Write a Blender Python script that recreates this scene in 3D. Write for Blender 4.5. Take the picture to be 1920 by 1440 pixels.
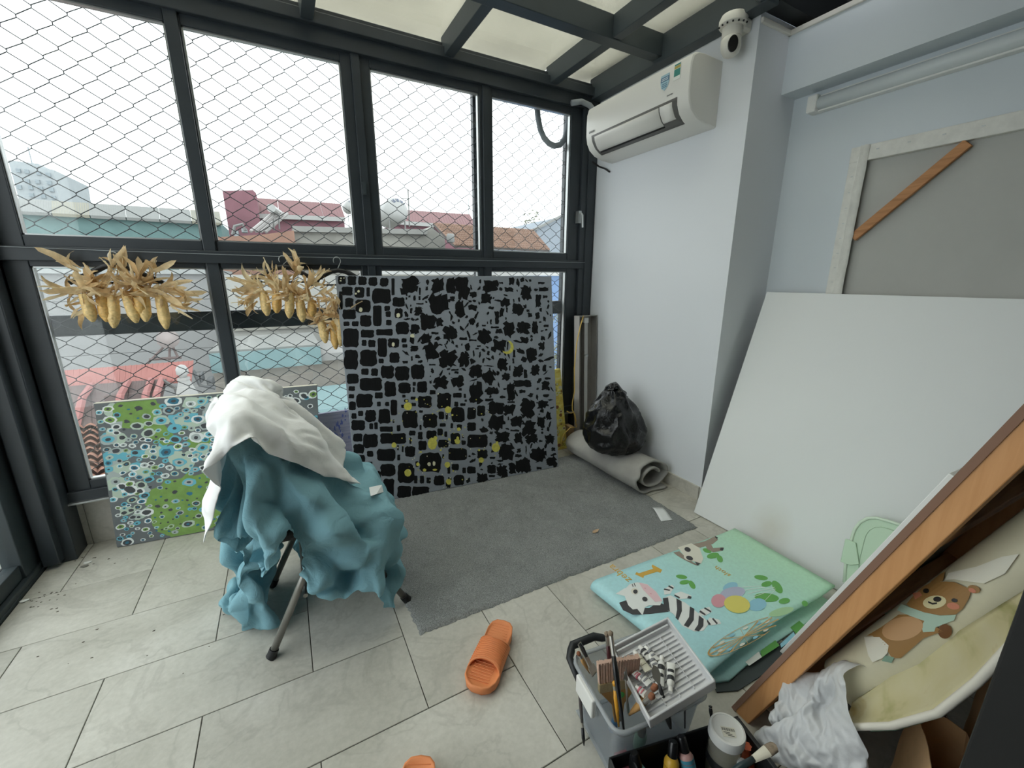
import bpy, bmesh, math, random, zlib, base64, struct
from mathutils import Vector, Matrix, Euler, noise
from math import sin, cos, pi, radians, sqrt, atan2

for o in list(bpy.data.objects):
    bpy.data.objects.remove(o)
SC = bpy.context.scene
COL = SC.collection
V = Vector

# ------------------------------------------------------------------ camera, sky, exposure
cam_d = bpy.data.cameras.new('camera')
cam = bpy.data.objects.new('camera', cam_d)
COL.objects.link(cam)
cam.location = (0.954, -2.177, 1.267)
cam.rotation_euler = (radians(75.67), radians(-0.065), radians(-28.607))
cam_d.sensor_width = 36.0
cam_d.lens = 775.68 / 1920 * 36.0
cam_d.clip_start = 0.02
cam_d.clip_end = 500
SC.camera = cam
SC.view_settings.view_transform = 'Standard'
SC.view_settings.look = 'None'
SC.view_settings.gamma = 1.0
SC.view_settings.exposure = 0.6
SC.view_settings.use_curve_mapping = False
w = bpy.data.worlds.new('overcast_sky')
SC.world = w
w.use_nodes = True
wn = w.node_tree
bg = wn.nodes['Background']
bg.inputs[0].default_value = (0.955, 0.98, 1.0, 1)
bg.inputs[1].default_value = 2.1
SC.cycles.max_bounces = 10
SC.cycles.diffuse_bounces = 5
SC.cycles.glossy_bounces = 4
SC.cycles.transparent_max_bounces = 16
SC.cycles.transmission_bounces = 6

FPX = 775.68
CAMPOS = V(cam.location)
CAMROT = Euler(cam.rotation_euler, 'XYZ').to_matrix()


def ray(u, v):
    return CAMROT @ V(((u - 960) / FPX, -(v - 720) / FPX, -1))


def at(u, v, axis, val):
    """a point of the photograph, put on the real plane it lies on (axis = val)"""
    d = ray(u, v)
    i = 'xyz'.index(axis)
    return CAMPOS + d * ((val - CAMPOS[i]) / d[i])


def at_plane(u, v, o, n):
    d = ray(u, v)
    o, n = V(o), V(n)
    return CAMPOS + d * ((o - CAMPOS).dot(n) / d.dot(n))


# ------------------------------------------------------------------ materials
def lin(c):
    if isinstance(c, str):
        c = [int(c[i:i + 2], 16) / 255 for i in (0, 2, 4)]
    return tuple(x / 12.92 if x <= 0.04045 else ((x + 0.055) / 1.055) ** 2.4 for x in c) + (1.0,)


class NT:
    def __init__(s, name):
        s.m = bpy.data.materials.new(name)
        s.m.use_nodes = True
        s.t = s.m.node_tree
        s.p = s.t.nodes['Principled BSDF']
        s.out = s.t.nodes['Material Output']

    def n(s, typ, **kw):
        nd = s.t.nodes.new(typ)
        for k, v in kw.items():
            if k.startswith('i_'):
                key = k[2:]
                key = int(key) if key.isdigit() else key.replace('_', ' ')
                nd.inputs[key].default_value = v
            else:
                setattr(nd, k, v)
        return nd

    def l(s, a, b):
        s.t.links.new(a, b)

    def mix(s, fac, a, b, blend='MIX'):
        nd = s.n('ShaderNodeMix', data_type='RGBA', blend_type=blend)
        for sock, val in ((nd.inputs[0], fac), (nd.inputs[6], a), (nd.inputs[7], b)):
            if hasattr(val, 'links'):
                s.l(val, sock)
            else:
                sock.default_value = val
        return nd.outputs[2]

    def ramp(s, src, stops):
        nd = s.n('ShaderNodeValToRGB')
        cr = nd.color_ramp
        while len(cr.elements) < len(stops):
            cr.elements.new(0.5)
        for e, (p, c) in zip(cr.elements, stops):
            e.position = p
            e.color = c if len(c) == 4 else tuple(c) + (1,)
        s.l(src, nd.inputs[0])
        return nd.outputs[0]

    def obj(s, scale=(1, 1, 1), rot=(0, 0, 0)):
        tc = s.n('ShaderNodeTexCoord')
        mp = s.n('ShaderNodeMapping')
        mp.inputs['Scale'].default_value = scale
        mp.inputs['Rotation'].default_value = rot
        s.l(tc.outputs['Object'], mp.inputs[0])
        return mp.outputs[0]

    def noise(s, vec, scale, detail=4, rough=0.5, dist=0.0):
        nd = s.n('ShaderNodeTexNoise')
        nd.inputs['Scale'].default_value = scale
        nd.inputs['Detail'].default_value = detail
        nd.inputs['Roughness'].default_value = rough
        nd.inputs['Distortion'].default_value = dist
        s.l(vec, nd.inputs['Vector'])
        return nd.outputs[0]

    def bump(s, h, strength=0.2, dist=0.01):
        nd = s.n('ShaderNodeBump')
        nd.inputs['Strength'].default_value = strength
        nd.inputs['Distance'].default_value = dist
        s.l(h, nd.inputs['Height'])
        s.l(nd.outputs[0], s.p.inputs['Normal'])


def mat(name, col, rough=0.5, metal=0.0, var=0.0, vscale=8.0, bump=0.0, bscale=60.0, spec=0.5, stretch=(1, 1, 1), bdist=0.005):
    k = NT(name)
    c = lin(col)
    k.p.inputs['Roughness'].default_value = rough
    k.p.inputs['Metallic'].default_value = metal
    k.p.inputs['Specular IOR Level'].default_value = spec
    k.p.inputs['Base Color'].default_value = c
    if var or bump:
        vec = k.obj(stretch)
    if var:
        f = k.noise(vec, vscale, 5, 0.6)
        lo = tuple(x * (1 - var) for x in c[:3]) + (1,)
        hi = tuple(min(1, x * (1 + var)) for x in c[:3]) + (1,)
        k.l(k.ramp(f, [(0.3, lo), (0.7, hi)]), k.p.inputs['Base Color'])
    if bump:
        k.bump(k.noise(vec, bscale, 3), bump, bdist)
    return k.m


def wood(name, col, dark, axis=0, scale=4.0, rough=0.55):
    k = NT(name)
    sc = [14, 14, 14]
    sc[axis] = 1.0
    vec = k.obj(tuple(sc))
    f = k.noise(vec, scale, 5, 0.6, 0.6)
    k.l(k.ramp(f, [(0.3, lin(dark)), (0.6, lin(col)), (0.85, lin(dark))]), k.p.inputs['Base Color'])
    k.p.inputs['Roughness'].default_value = rough
    k.bump(f, 0.08, 0.003)
    return k.m


def glass(name, tint=(0.95, 0.97, 0.97), gloss=0.06, haze=0.0, hazecol=(0.8, 0.82, 0.8), slab=False):
    k = NT(name)
    k.t.nodes.remove(k.p)
    tr = k.n('ShaderNodeBsdfTransparent')
    tr.inputs[0].default_value = tint + (1,)
    gl = k.n('ShaderNodeBsdfGlossy')
    gl.inputs['Roughness'].default_value = 0.02
    gl.inputs[0].default_value = (1, 1, 1, 1)
    if slab:
        lw = k.n('ShaderNodeFresnel')
        lw.inputs[0].default_value = 1.45
    else:
        fc = k.n('ShaderNodeLayerWeight')
        fc.inputs[0].default_value = .5
        pw = k.n('ShaderNodeMath', operation='POWER')
        pw.inputs[1].default_value = 5
        k.l(fc.outputs['Facing'], pw.inputs[0])
        lw = k.n('ShaderNodeMath', operation='MULTIPLY_ADD')
        lw.inputs[1].default_value = .9
        lw.inputs[2].default_value = .03
        k.l(pw.outputs[0], lw.inputs[0])
    mx = k.n('ShaderNodeMixShader')
    mul = k.n('ShaderNodeMath', operation='MULTIPLY')
    mul.inputs[1].default_value = gloss / 0.04
    mul.use_clamp = True
    k.l(lw.outputs[0], mul.inputs[0])
    k.l(mul.outputs[0], mx.inputs[0])
    k.l(tr.outputs[0], mx.inputs[1])
    k.l(gl.outputs[0], mx.inputs[2])
    res = mx.outputs[0]
    if haze:
        df = k.n('ShaderNodeBsdfTranslucent')
        df.inputs[0].default_value = hazecol + (1,)
        m2 = k.n('ShaderNodeMixShader')
        vec = k.obj()
        f = k.noise(vec, 2.2, 6, 0.65)
        g = k.noise(vec, 24, 4, 0.7)
        r1 = k.ramp(f, [(0.35, (haze * .75,) * 3), (0.75, (min(1, haze * 1.25),) * 3)])
        r2 = k.ramp(g, [(0.66, (0, 0, 0)), (0.8, (0.35,) * 3)])
        add = k.n('ShaderNodeMath', operation='ADD', use_clamp=True)
        k.l(r1, add.inputs[0])
        k.l(r2, add.inputs[1])
        k.l(add.outputs[0], m2.inputs[0])
        k.l(res, m2.inputs[1])
        k.l(df.outputs[0], m2.inputs[2])
        res = m2.outputs[0]
    k.l(res, k.out.inputs[0])
    return k.m


def sheetmat(name, col, rough=0.9, transl=0.25, var=0.0, vscale=6, bump=0.0, bscale=400, bdist=0.001, warp=0.0):
    """thin cloth, husk or film: part of the light comes through"""
    k = NT(name)
    c = lin(col)
    vec = k.obj()
    k.p.inputs['Roughness'].default_value = rough
    k.p.inputs['Base Color'].default_value = c
    csock = None
    if var:
        f = k.noise(vec, vscale, 5, 0.6)
        csock = k.ramp(f, [(0.3, tuple(x * (1 - var) for x in c[:3])), (0.7, tuple(min(1, x * (1 + var)) for x in c[:3]))])
        k.l(csock, k.p.inputs['Base Color'])
    if bump:
        k.bump(k.noise(vec, bscale, 3, .55, warp), bump, bdist)
    tl = k.n('ShaderNodeBsdfTranslucent')
    tl.inputs[0].default_value = c
    if csock:
        k.l(csock, tl.inputs[0])
    mx = k.n('ShaderNodeMixShader')
    mx.inputs[0].default_value = transl
    k.l(k.p.outputs[0], mx.inputs[1])
    k.l(tl.outputs[0], mx.inputs[2])
    k.l(mx.outputs[0], k.out.inputs[0])
    return k.m


# ------------------------------------------------------------------ mesh helper
class MB:
    def __init__(s):
        s.v, s.f, s.mi = [], [], []

    def add(s, vs, fs, mi=0):
        b = len(s.v)
        s.v += [tuple(x) for x in vs]
        s.f += [tuple(b + i for i in f) for f in fs]
        s.mi += [mi] * len(fs)
        return s

    def obox(s, o, a, b, c, mi=0):
        o, a, b, c = V(o), V(a), V(b), V(c)
        vs = [o, o + a, o + a + b, o + b, o + c, o + a + c, o + a + b + c, o + b + c]
        fs = [(0, 3, 2, 1), (4, 5, 6, 7), (0, 1, 5, 4), (1, 2, 6, 5), (2, 3, 7, 6), (3, 0, 4, 7)]
        if a.cross(b).dot(c) < 0:
            fs = [f[::-1] for f in fs]
        return s.add(vs, fs, mi)

    def box(s, x0, x1, y0, y1, z0, z1, mi=0):
        return s.obox((x0, y0, z0), (x1 - x0, 0, 0), (0, y1 - y0, 0), (0, 0, z1 - z0), mi)

    def tube(s, pts, r, n=8, mi=0, caps=True, flat=1.0, ref=None):
        pts = [V(p) for p in pts]
        rs = r if isinstance(r, (list, tuple)) else [r] * len(pts)
        vs, fs = [], []
        up = None
        for i, p in enumerate(pts):
            t = (pts[min(i + 1, len(pts) - 1)] - pts[max(i - 1, 0)]).normalized()
            if up is None:
                up = V(ref) if ref else (V((0, 0, 1)) if abs(t.z) < 0.9 else V((1, 0, 0)))
            up = (up - t * up.dot(t))
            if up.length < 1e-6:
                up = t.orthogonal()
            up.normalize()
            sd = t.cross(up)
            for k in range(n):
                a = 2 * pi * k / n
                vs.append(p + (sd * cos(a) + up * (sin(a) * flat)) * rs[i])
        for i in range(len(pts) - 1):
            for k in range(n):
                a, b = i * n + k, i * n + (k + 1) % n
                fs.append((a, b, b + n, a + n))
        if caps:
            fs.append(tuple(range(n))[::-1])
            fs.append(tuple((len(pts) - 1) * n + k for k in range(n)))
        return s.add(vs, fs, mi)

    def lathe(s, prof, n=24, M=None, mi=0, caps=True):
        M = M or Matrix()
        vs, fs = [], []
        for r, z in prof:
            for k in range(n):
                a = 2 * pi * k / n
                vs.append(M @ V((r * cos(a), r * sin(a), z)))
        for i in range(len(prof) - 1):
            for k in range(n):
                a, b = i * n + k, i * n + (k + 1) % n
                fs.append((a, b, b + n, a + n))
        if caps:
            fs.append(tuple(range(n))[::-1])
            fs.append(tuple((len(prof) - 1) * n + k for k in range(n)))
        return s.add(vs, fs, mi)

    def prism(s, pts, off, mi=0):
        pts = [V(p) for p in pts]
        off = V(off)
        n = len(pts)
        nv = V((0, 0, 0))
        for i in range(n):
            nv += pts[i].cross(pts[(i + 1) % n])
        vs = pts + [p + off for p in pts]
        fs = [tuple(range(n)), tuple(range(n, 2 * n))[::-1]] + [((i + 1) % n, i, i + n, (i + 1) % n + n) for i in range(n)]
        if nv.dot(off) > 0:
            fs = [f[::-1] for f in fs]
        return s.add(vs, fs, mi)

    def grid(s, rows, mi=0, wrap=False):
        n = len(rows[0])
        vs = [p for r in rows for p in r]
        fs = []
        for i in range(len(rows) - 1):
            for k in range(n if wrap else n - 1):
                a, b = i * n + k, i * n + (k + 1) % n
                fs.append((a, b, b + n, a + n))
        return s.add(vs, fs, mi)

    def mesh(s, name, mats, smooth=False):
        me = bpy.data.meshes.new(name)
        me.from_pydata(s.v, [], s.f)
        for m in (mats if isinstance(mats, (list, tuple)) else [mats]):
            me.materials.append(m)
        me.polygons.foreach_set('material_index', s.mi)
        me.polygons.foreach_set('use_smooth', [bool(smooth)] * len(s.f))
        me.update()
        return me

    def build(s, name, mats, parent=None, smooth=False, bevel=0.0, solid=0.0, sub=0, **tags):
        o = bpy.data.objects.new(name, s.mesh(name, mats, smooth))
        link(o, parent)
        if solid:
            md = o.modifiers.new('thickness', 'SOLIDIFY')
            md.thickness = solid
            md.offset = 0
        if bevel:
            md = o.modifiers.new('bevel', 'BEVEL')
            md.width = bevel
            md.segments = 2
            md.limit_method = 'ANGLE'
            md.angle_limit = radians(40)
        if sub:
            md = o.modifiers.new('subsurf', 'SUBSURF')
            md.levels = md.render_levels = sub
        if smooth == 'auto':
            sm = o.modifiers.new('sharp', 'EDGE_SPLIT')
            sm.split_angle = radians(35)
        tag(o, **tags)
        return o


def link(o, parent=None):
    COL.objects.link(o)
    if parent is not None:
        o.parent = parent
        mw = parent.matrix_basis.copy()
        q = parent.parent
        if q is not None:
            mw = q.matrix_basis @ parent.matrix_parent_inverse @ mw
        o.matrix_parent_inverse = mw.inverted()


def tag(o, label=None, cat=None, group=None, kind=None):
    for k, v in (('label', label), ('category', cat), ('group', group), ('kind', kind)):
        if v:
            o[k] = v
    return o


def thing(name, loc, label=None, cat=None, group=None, kind=None):
    o = bpy.data.objects.new(name, None)
    o.empty_display_size = 0.05
    o.location = loc
    COL.objects.link(o)
    return tag(o, label, cat, group, kind)


def text(name, s, size, mt, M, parent, ext=0.0003):
    cu = bpy.data.curves.new(name, 'FONT')
    cu.body = s
    cu.size = size
    cu.align_x = 'CENTER'
    cu.align_y = 'CENTER'
    cu.resolution_u = 2
    cu.extrude = ext
    t = bpy.data.objects.new(name, cu)
    COL.objects.link(t)
    bpy.context.view_layer.update()
    dg = bpy.context.evaluated_depsgraph_get()
    me = bpy.data.meshes.new_from_object(t.evaluated_get(dg))
    bpy.data.objects.remove(t)
    me.transform(M)
    me.materials.clear()
    me.materials.append(mt)
    o = bpy.data.objects.new(name, me)
    link(o, parent)
    return o


def frame(o, ex, ey):
    """matrix whose x axis is ex and whose y axis is as close to ey as possible"""
    ex = V(ex).normalized()
    ez = ex.cross(V(ey)).normalized()
    ey = ez.cross(ex)
    M = Matrix((ex, ey, ez)).transposed().to_4x4()
    M.translation = V(o)
    return M


def decal(name, polys, proj, mats, parent, cuts=0, up=(0, 0, 1)):
    """flat print: polygons in a 2-D layout laid on the surface that proj() gives"""
    bm = bmesh.new()
    up = V(up)
    kl = bm.verts.layers.float.new('order')
    for i, (pts, mi) in enumerate(polys):
        vs = [bm.verts.new((p[0], p[1], 0)) for p in pts]
        for v in vs:
            v[kl] = i * 0.4 / len(polys)
        f = bm.faces.new(vs)
        f.material_index = mi
    bm.normal_update()
    bmesh.ops.triangulate(bm, faces=bm.faces[:], ngon_method='EAR_CLIP')
    for _ in range(cuts):
        bmesh.ops.subdivide_edges(bm, edges=[e for e in bm.edges if e.calc_length() > 6], cuts=1)
        bmesh.ops.triangulate(bm, faces=bm.faces[:])
    for v in bm.verts:
        v.co = V(proj(v.co.x, v.co.y)) + up * (v[kl] * 0.001)
    me = bpy.data.meshes.new(name)
    bm.to_mesh(me)
    bm.free()
    for m in mats:
        me.materials.append(m)
    o = bpy.data.objects.new(name, me)
    link(o, parent)
    return o


def ellipse(cx, cy, a, b, rot=0.0, n=20, jit=0.0, rng=random):
    r = radians(rot)
    out = []
    for k in range(n):
        t = 2 * pi * k / n
        q = 1 + jit * (rng.random() - 0.5)
        x, y = a * cos(t) * q, b * sin(t) * q
        out.append((cx + x * cos(r) - y * sin(r), cy + x * sin(r) + y * cos(r)))
    return out


def fbm(p, sc=1.0):
    return noise.fractal(V(p) * sc, 1.0, 2.0, 4)


ALU = mat('black_aluminium', '2f353a', 0.42, 0.0, spec=0.5, var=0.12, vscale=6)
ALU2 = mat('dark_steel', '353d41', 0.5, 0.0, var=0.1, vscale=5)
SILV = mat('bare_aluminium', 'b9bcbb', 0.35, 0.8)
WALL = mat('white_wall_paint', 'dde0e4', 0.85, bump=0.12, bscale=180, bdist=0.001)
WALL2 = mat('pale_blue_wall_paint', 'd0d7dc', 0.85, bump=0.12, bscale=180, bdist=0.001)
WHITE = mat('white_plastic', 'e6e6e2', 0.35)
PANE = glass('window_glass', (0.93, 0.955, 0.95), 0.05)
ROOFG = glass('roof_glass', (0.90, 0.90, 0.82), 0.05, 0.10, (0.80, 0.78, 0.66), True)
RUB = mat('black_rubber', '17181a', 0.6)
#@@SETTING
# ------------------------------------------------------------------ setting: floor of herringbone tiles
def stone(name, a, b, c):
    k = NT(name)
    tc = k.n('ShaderNodeTexCoord')
    oi = k.n('ShaderNodeObjectInfo')
    mul = k.n('ShaderNodeVectorMath', operation='MULTIPLY_ADD')
    comb = k.n('ShaderNodeCombineXYZ')
    for i in range(3):
        k.l(oi.outputs['Random'], comb.inputs[i])
    mul.inputs[1].default_value = (37, 21, 53)
    k.l(comb.outputs[0], mul.inputs[0])
    k.l(tc.outputs['Object'], mul.inputs[2])
    vec = mul.outputs[0]
    big = k.noise(vec, 2.6, 6, 0.62, 0.5)
    fine = k.noise(vec, 60, 4, 0.6)
    vein = k.noise(vec, 3.2, 5, 0.55, 1.2)
    base = k.ramp(big, [(0.3, lin(a)), (0.55, lin(b)), (0.75, lin(c))])
    ln = k.ramp(vein, [(0.47, (0, 0, 0)), (0.495, (1, 1, 1)), (0.505, (1, 1, 1)), (0.53, (0, 0, 0))])
    vfac = k.n('ShaderNodeMath', operation='MULTIPLY')
    vfac.inputs[1].default_value = 0.22
    k.l(ln, vfac.inputs[0])
    c1 = k.mix(vfac.outputs[0], base, lin('8d8a80'))
    sp = k.ramp(fine, [(0.3, (0.90, 0.90, 0.89)), (0.7, (1.04, 1.04, 1.04))])
    c2 = k.mix(1.0, c1, sp, 'MULTIPLY')
    tint = k.ramp(oi.outputs['Random'], [(0, (0.94, 0.94, 0.94)), (1, (1.0, 1.0, 1.0))])
    c3 = k.mix(1.0, c2, tint, 'MULTIPLY')
    k.l(c3, k.p.inputs['Base Color'])
    k.p.inputs['Roughness'].default_value = 0.48
    k.bump(k.noise(vec, 18, 6, 0.65), 0.10, 0.004)
    return k.m


STONE = stone('grey_stone_tile', 'aeaba0', 'c2bfb5', 'cfccc3')
GROUT = mat('dark_grout', '4c4a45', 0.9)
fl = MB().box(-0.30, 3.36, -4.3, 0.40, -0.12, -0.003).build('floor', GROUT, kind='structure')
W_ = 0.3
GAP = 0.0014
tile_cache = {}


def tile(x0, x1, y0, y1, parent, z=0.0, nm='tile'):
    x0, x1, y0, y1 = x0 + GAP, x1 - GAP, y0 + GAP, y1 - GAP
    w_, h_ = round(x1 - x0, 4), round(y1 - y0, 4)
    if w_ < 0.01 or h_ < 0.01:
        return
    if (w_, h_) not in tile_cache:
        m = MB()
        e = 0.0012
        a, b = w_ / 2, h_ / 2
        vs = [(-a, -b, -.01), (a, -b, -.01), (a, b, -.01), (-a, b, -.01), (-a, -b, -e), (a, -b, -e), (a, b, -e), (-a, b, -e),
              (-a + e, -b + e, 0), (a - e, -b + e, 0), (a - e, b - e, 0), (-a + e, b - e, 0)]
        fs = [(8, 9, 10, 11)] + [(i, (i + 1) % 4, (i + 1) % 4 + 4, i + 4) for i in range(4)] + [(i + 4, (i + 1) % 4 + 4, (i + 1) % 4 + 8, i + 8) for i in range(4)]
        m.add(vs, fs)
        tile_cache[(w_, h_)] = m.mesh('tile', STONE)
    o = bpy.data.objects.new(nm, tile_cache[(w_, h_)])
    link(o, parent)
    o.location = ((x0 + x1) / 2, (y0 + y1) / 2, z)


XL, XR, YB, YF = -0.12, 3.33, -2.75, 0.372
for k in range(-3, 11):
    for m_ in range(-4, 6):
        x0 = (k - 1) * W_ + 1.2 * m_
        r = (max(x0, XL), min(x0 + 0.6, XR), max(-(k + 1) * W_, YB), min(-k * W_, YF))
        if r[0] < r[1] and r[2] < r[3]:
            tile(*r, fl)
for j in range(-2, 13):
    for m_ in range(-4, 6):
        yb = -j * W_ + 1.2 * m_
        r = (max(j * W_, XL), min((j + 1) * W_, XR), max(yb, YB), min(yb + 0.6, YF))
        if r[0] < r[1] and r[2] < r[3]:
            tile(*r, fl)

# curb below the windows, faced with tiles
curb = MB().box(-0.12, 2.98, 0.378, 0.52, -0.05, 0.243).build('wall_window', mat('mortar', '77736b', 0.9), kind='structure')
SKT = stone('skirting_tile', 'b0aca1', 'bebab0', 'cac6bc')
for x0, x1 in ((-0.108, 0.0), (0.0, 0.6), (0.6, 1.2), (1.2, 1.8), (1.8, 2.4), (2.4, 2.98)):
    MB().box(x0 + .001, x1 - .001, 0.368, 0.379, 0.0, 0.243).build('tile', SKT, curb, bevel=.001)
MB().box(-0.108, 2.98, 0.367, 0.47, 0.2435, 0.252).build('curb_cap', SKT, curb)

# wall with the air conditioner, column return, recessed wall, beam
wr = MB().box(2.98, 3.5, -0.78, 0.52, -0.1, 2.425).build('wall_right', WALL, kind='structure')
MB().box(3.33, 3.6, -2.4, -0.775, -0.1, 2.40).build('wall_recess', WALL2, kind='structure')
bm_ = MB().box(3.213, 3.5, -2.4, -0.778, 2.135, 2.385).build('trim_1', WALL2, kind='structure')
TRIMW = mat('cream_edge_trim', 'd6d3cb', 0.6)
MB().box(3.203, 3.5, -2.4, -0.776, 2.378, 2.40).box(2.985, 3.22, -0.792, -0.776, 2.378, 2.40).build('trim_2', TRIMW, kind='structure', bevel=.003)
b1 = MB().box(2.968, 2.981, -0.772, 0.36, 0.0, 0.082).build('baseboard_right', SKT, kind='structure', bevel=.002)
MB().box(2.968, 3.33, -0.792, -0.779, 0.0, 0.082).build('baseboard_column', SKT, kind='structure', bevel=.002)
MB().box(3.317, 3.331, -2.2, -0.792, 0.0, 0.082).build('baseboard_recess', SKT, kind='structure', bevel=.002)
# storeys of the house above the glass roof
MB().box(2.985, 3.6, -0.84, 0.36, 2.55, 6.0).build('wall_upper', mat('pale_render', 'b9c6d2', 0.9, var=.05, vscale=3), kind='structure')
MB().box(3.3, 3.6, -2.6, -0.86, 2.9, 6.0).build('wall_upper', bpy.data.materials['pale_render'], kind='structure')
# dark cavity above the recessed wall
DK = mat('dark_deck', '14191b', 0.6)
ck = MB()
ck.box(-0.5, 3.6, -4.4, -1.38, 2.62, 2.66)  # unseen ceiling, widened across the room to darken the doorway end
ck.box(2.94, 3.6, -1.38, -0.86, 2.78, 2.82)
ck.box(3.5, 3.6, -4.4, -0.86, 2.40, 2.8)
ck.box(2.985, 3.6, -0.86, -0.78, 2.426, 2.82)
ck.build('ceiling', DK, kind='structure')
rod = MB().tube([(3.16, -1.02, 2.41), (3.16, -1.02, 2.79)], .004, 6).build('trim_3', ALU2, kind='structure')
MB().tube([(3.19, -1.25, 2.41), (3.19, -1.25, 2.79)], .004, 6).build('trim_4', ALU2, kind='structure')
MB().box(3.0, 3.2, -1.12, -1.07, 2.72, 2.78).build('trim_5', ALU2, kind='structure')

# back of the room: wall with the doorway the photograph is taken from, and the room behind it
bw = MB()
bw.box(1.74, 3.4, -2.44, -2.30, -0.1, 2.62)
bw.box(-0.3, 1.74, -2.44, -2.30, 2.2, 2.62)
bw.build('wall_back', mat('grey_back_wall', '8f9296', .9), kind='structure')
rb = MB()
rb.box(-0.5, 3.6, -4.4, -4.3, -0.1, 2.62)
rb.box(-0.5, -0.3, -4.3, -2.2, -0.1, 2.62)
rb.box(3.4, 3.6, -4.3, -2.3, -0.1, 2.62)
rb.build('wall_behind', mat('dim_room_paint', '7d7f80', .9), kind='structure')
d2 = thing('door_2', (1.7, -2.15, 0), kind='structure')
DOOR_BLACK = mat('door_black', '0d0e10', .5)
MB().box(1.668, 1.745, -2.31, -2.105, 0.0, 2.2).build('post', DOOR_BLACK, d2, bevel=.003)
MB().box(1.745, 1.80, -2.30, -2.14, 0.0, 2.2).build('frame', DOOR_BLACK, d2, bevel=.003)

# ------------------------------------------------------------------ window wall
win = thing('window_1', (1.4, 0.36, 0.25), kind='structure')


def member(nm, x0, x1, z0, z1, y0=0.31, y1=0.41, m=None, bv=.003):
    return MB().box(x0, x1, y0, y1, z0, z1).build(nm, m or ALU, win, bevel=bv)


member('rail', -0.10, 2.98, 0.256, 0.305)
member('sill_strip', -0.07, 2.90, 0.249, 0.258, 0.292, 0.33, SILV, .001)
member('rail', -0.10, 2.98, 1.335, 1.392, 0.305)
member('rail', -0.10, 2.98, 2.352, 2.50, 0.30, 0.45)
member('rail', -0.10, 2.98, 2.42, 2.47, 0.27, 0.30)
member('jamb', -0.11, -0.02, 0.25, 2.48)
member('jamb', 2.855, 2.98, 0.0, 2.48, 0.307)
member('jamb', 2.90, 2.955, 0.25, 2.40, 0.297, 0.31)
member('mullion', 0.657, 0.706, 0.30, 2.36, 0.315)
member('mullion', 1.395, 1.437, 0.30, 2.36, 0.312)
member('mullion', 2.118, 2.165, 0.30, 2.36, 0.315)
# (glass x0, x1, sash outer x0, x1)
cols = ((0.060, 0.655, -0.02, 0.662), (0.712, 1.345, 0.702, 1.397), (1.487, 2.100, 1.435, 2.122), (2.185, 2.765, 2.160, 2.862))
lows = ((0.058, 0.652, -0.02, 0.660), (0.712, 1.365, 0.702, 1.397), (1.470, 2.080, 1.435, 2.122), (2.140, 2.765, 2.125, 2.862))


def sash(c, zg0, zg1, zo0, zo1):
    g0, g1, o0, o1 = c
    s = thing('sash', ((g0 + g1) / 2, 0.35, zg0))
    s.parent = win
    s.matrix_parent_inverse = Matrix.Translation(-V(win.location))
    y0, y1 = 0.328, 0.372
    MB().box(o0, g0, y0, y1, zo0, zo1).build('stile', ALU, s, bevel=.003)
    MB().box(g1, o1, y0, y1, zo0, zo1).build('stile', ALU, s, bevel=.003)
    MB().box(g0, g1, y0, y1, zo0, zg0).build('bottom_rail', ALU, s, bevel=.003)
    MB().box(g0, g1, y0, y1, zg1, zo1).build('top_rail', ALU, s, bevel=.003)
    bd = MB()
    e = .006
    bd.box(g0, g0 + e, .338, .362, zg0, zg1).box(g1 - e, g1, .338, .362, zg0, zg1).box(g0, g1, .338, .362, zg0, zg0 + e).box(g0, g1, .338, .362, zg1 - e, zg1)
    bd.build('gasket', SILV, s)
    MB().box(g0, g1, .349, .353, zg0, zg1).build('glass_pane', PANE, s)


for c in cols:
    sash(c, 1.437, 2.312, 1.388, 2.36)
for c in lows:
    sash(c, 0.345, 1.313, 0.30, 1.338)
hd = MB()
hd.box(2.826, 2.848, 0.290, 0.328, 1.64, 1.72)
hd.tube([(2.837, .292, 1.70), (2.837, .276, 1.70), (2.842, .27, 1.69), (2.846, .268, 1.61)], .007, 8)
hd.build('handle', SILV, win, smooth='auto')
hd = MB()
hd.box(1.40, 1.418, 0.296, 0.314, 1.70, 1.76)
hd.build('handle', ALU2, win)

# sliding door on the left with its track
dr = thing('door_1', (-0.16, -0.5, 0), kind='structure')
MB().box(-0.20, -0.02, 0.245, 0.366, 0.0, 2.5).build('post', ALU, dr, bevel=.004)
MB().box(-0.115, -0.06, 0.20, 0.25, 0.02, 2.45).build('post', ALU, dr, bevel=.003)
MB().box(-0.195, -0.135, 0.12, 0.245, 0.03, 2.42).build('stile', ALU2, dr, bevel=.003)
tr = MB()
tr.box(-0.30, -0.122, -2.3, 0.25, -0.01, 0.012)
tr.box(-0.145, -0.125, -2.3, 0.25, 0.012, 0.035)
tr.box(-0.205, -0.185, -2.3, 0.25, 0.012, 0.035)
tr.box(-0.275, -0.255, -2.3, 0.25, 0.012, 0.035)
tr.build('track', ALU2, dr, bevel=.002)
MB().box(-0.19, -0.145, -2.2, 0.12, 0.035, 0.10).build('bottom_rail', ALU2, dr, bevel=.003)
MB().box(-0.20, -0.12, -2.3, 0.25, 2.38, 2.5).build('top_rail', ALU, dr, bevel=.003)
MB().box(-0.172, -0.168, -2.2, 0.12, 0.10, 2.38).build('glass_pane', PANE, dr)
MB().box(-0.20, -0.12, -2.30, -2.2, 0.0, 2.5).build('post', ALU, dr)
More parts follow.
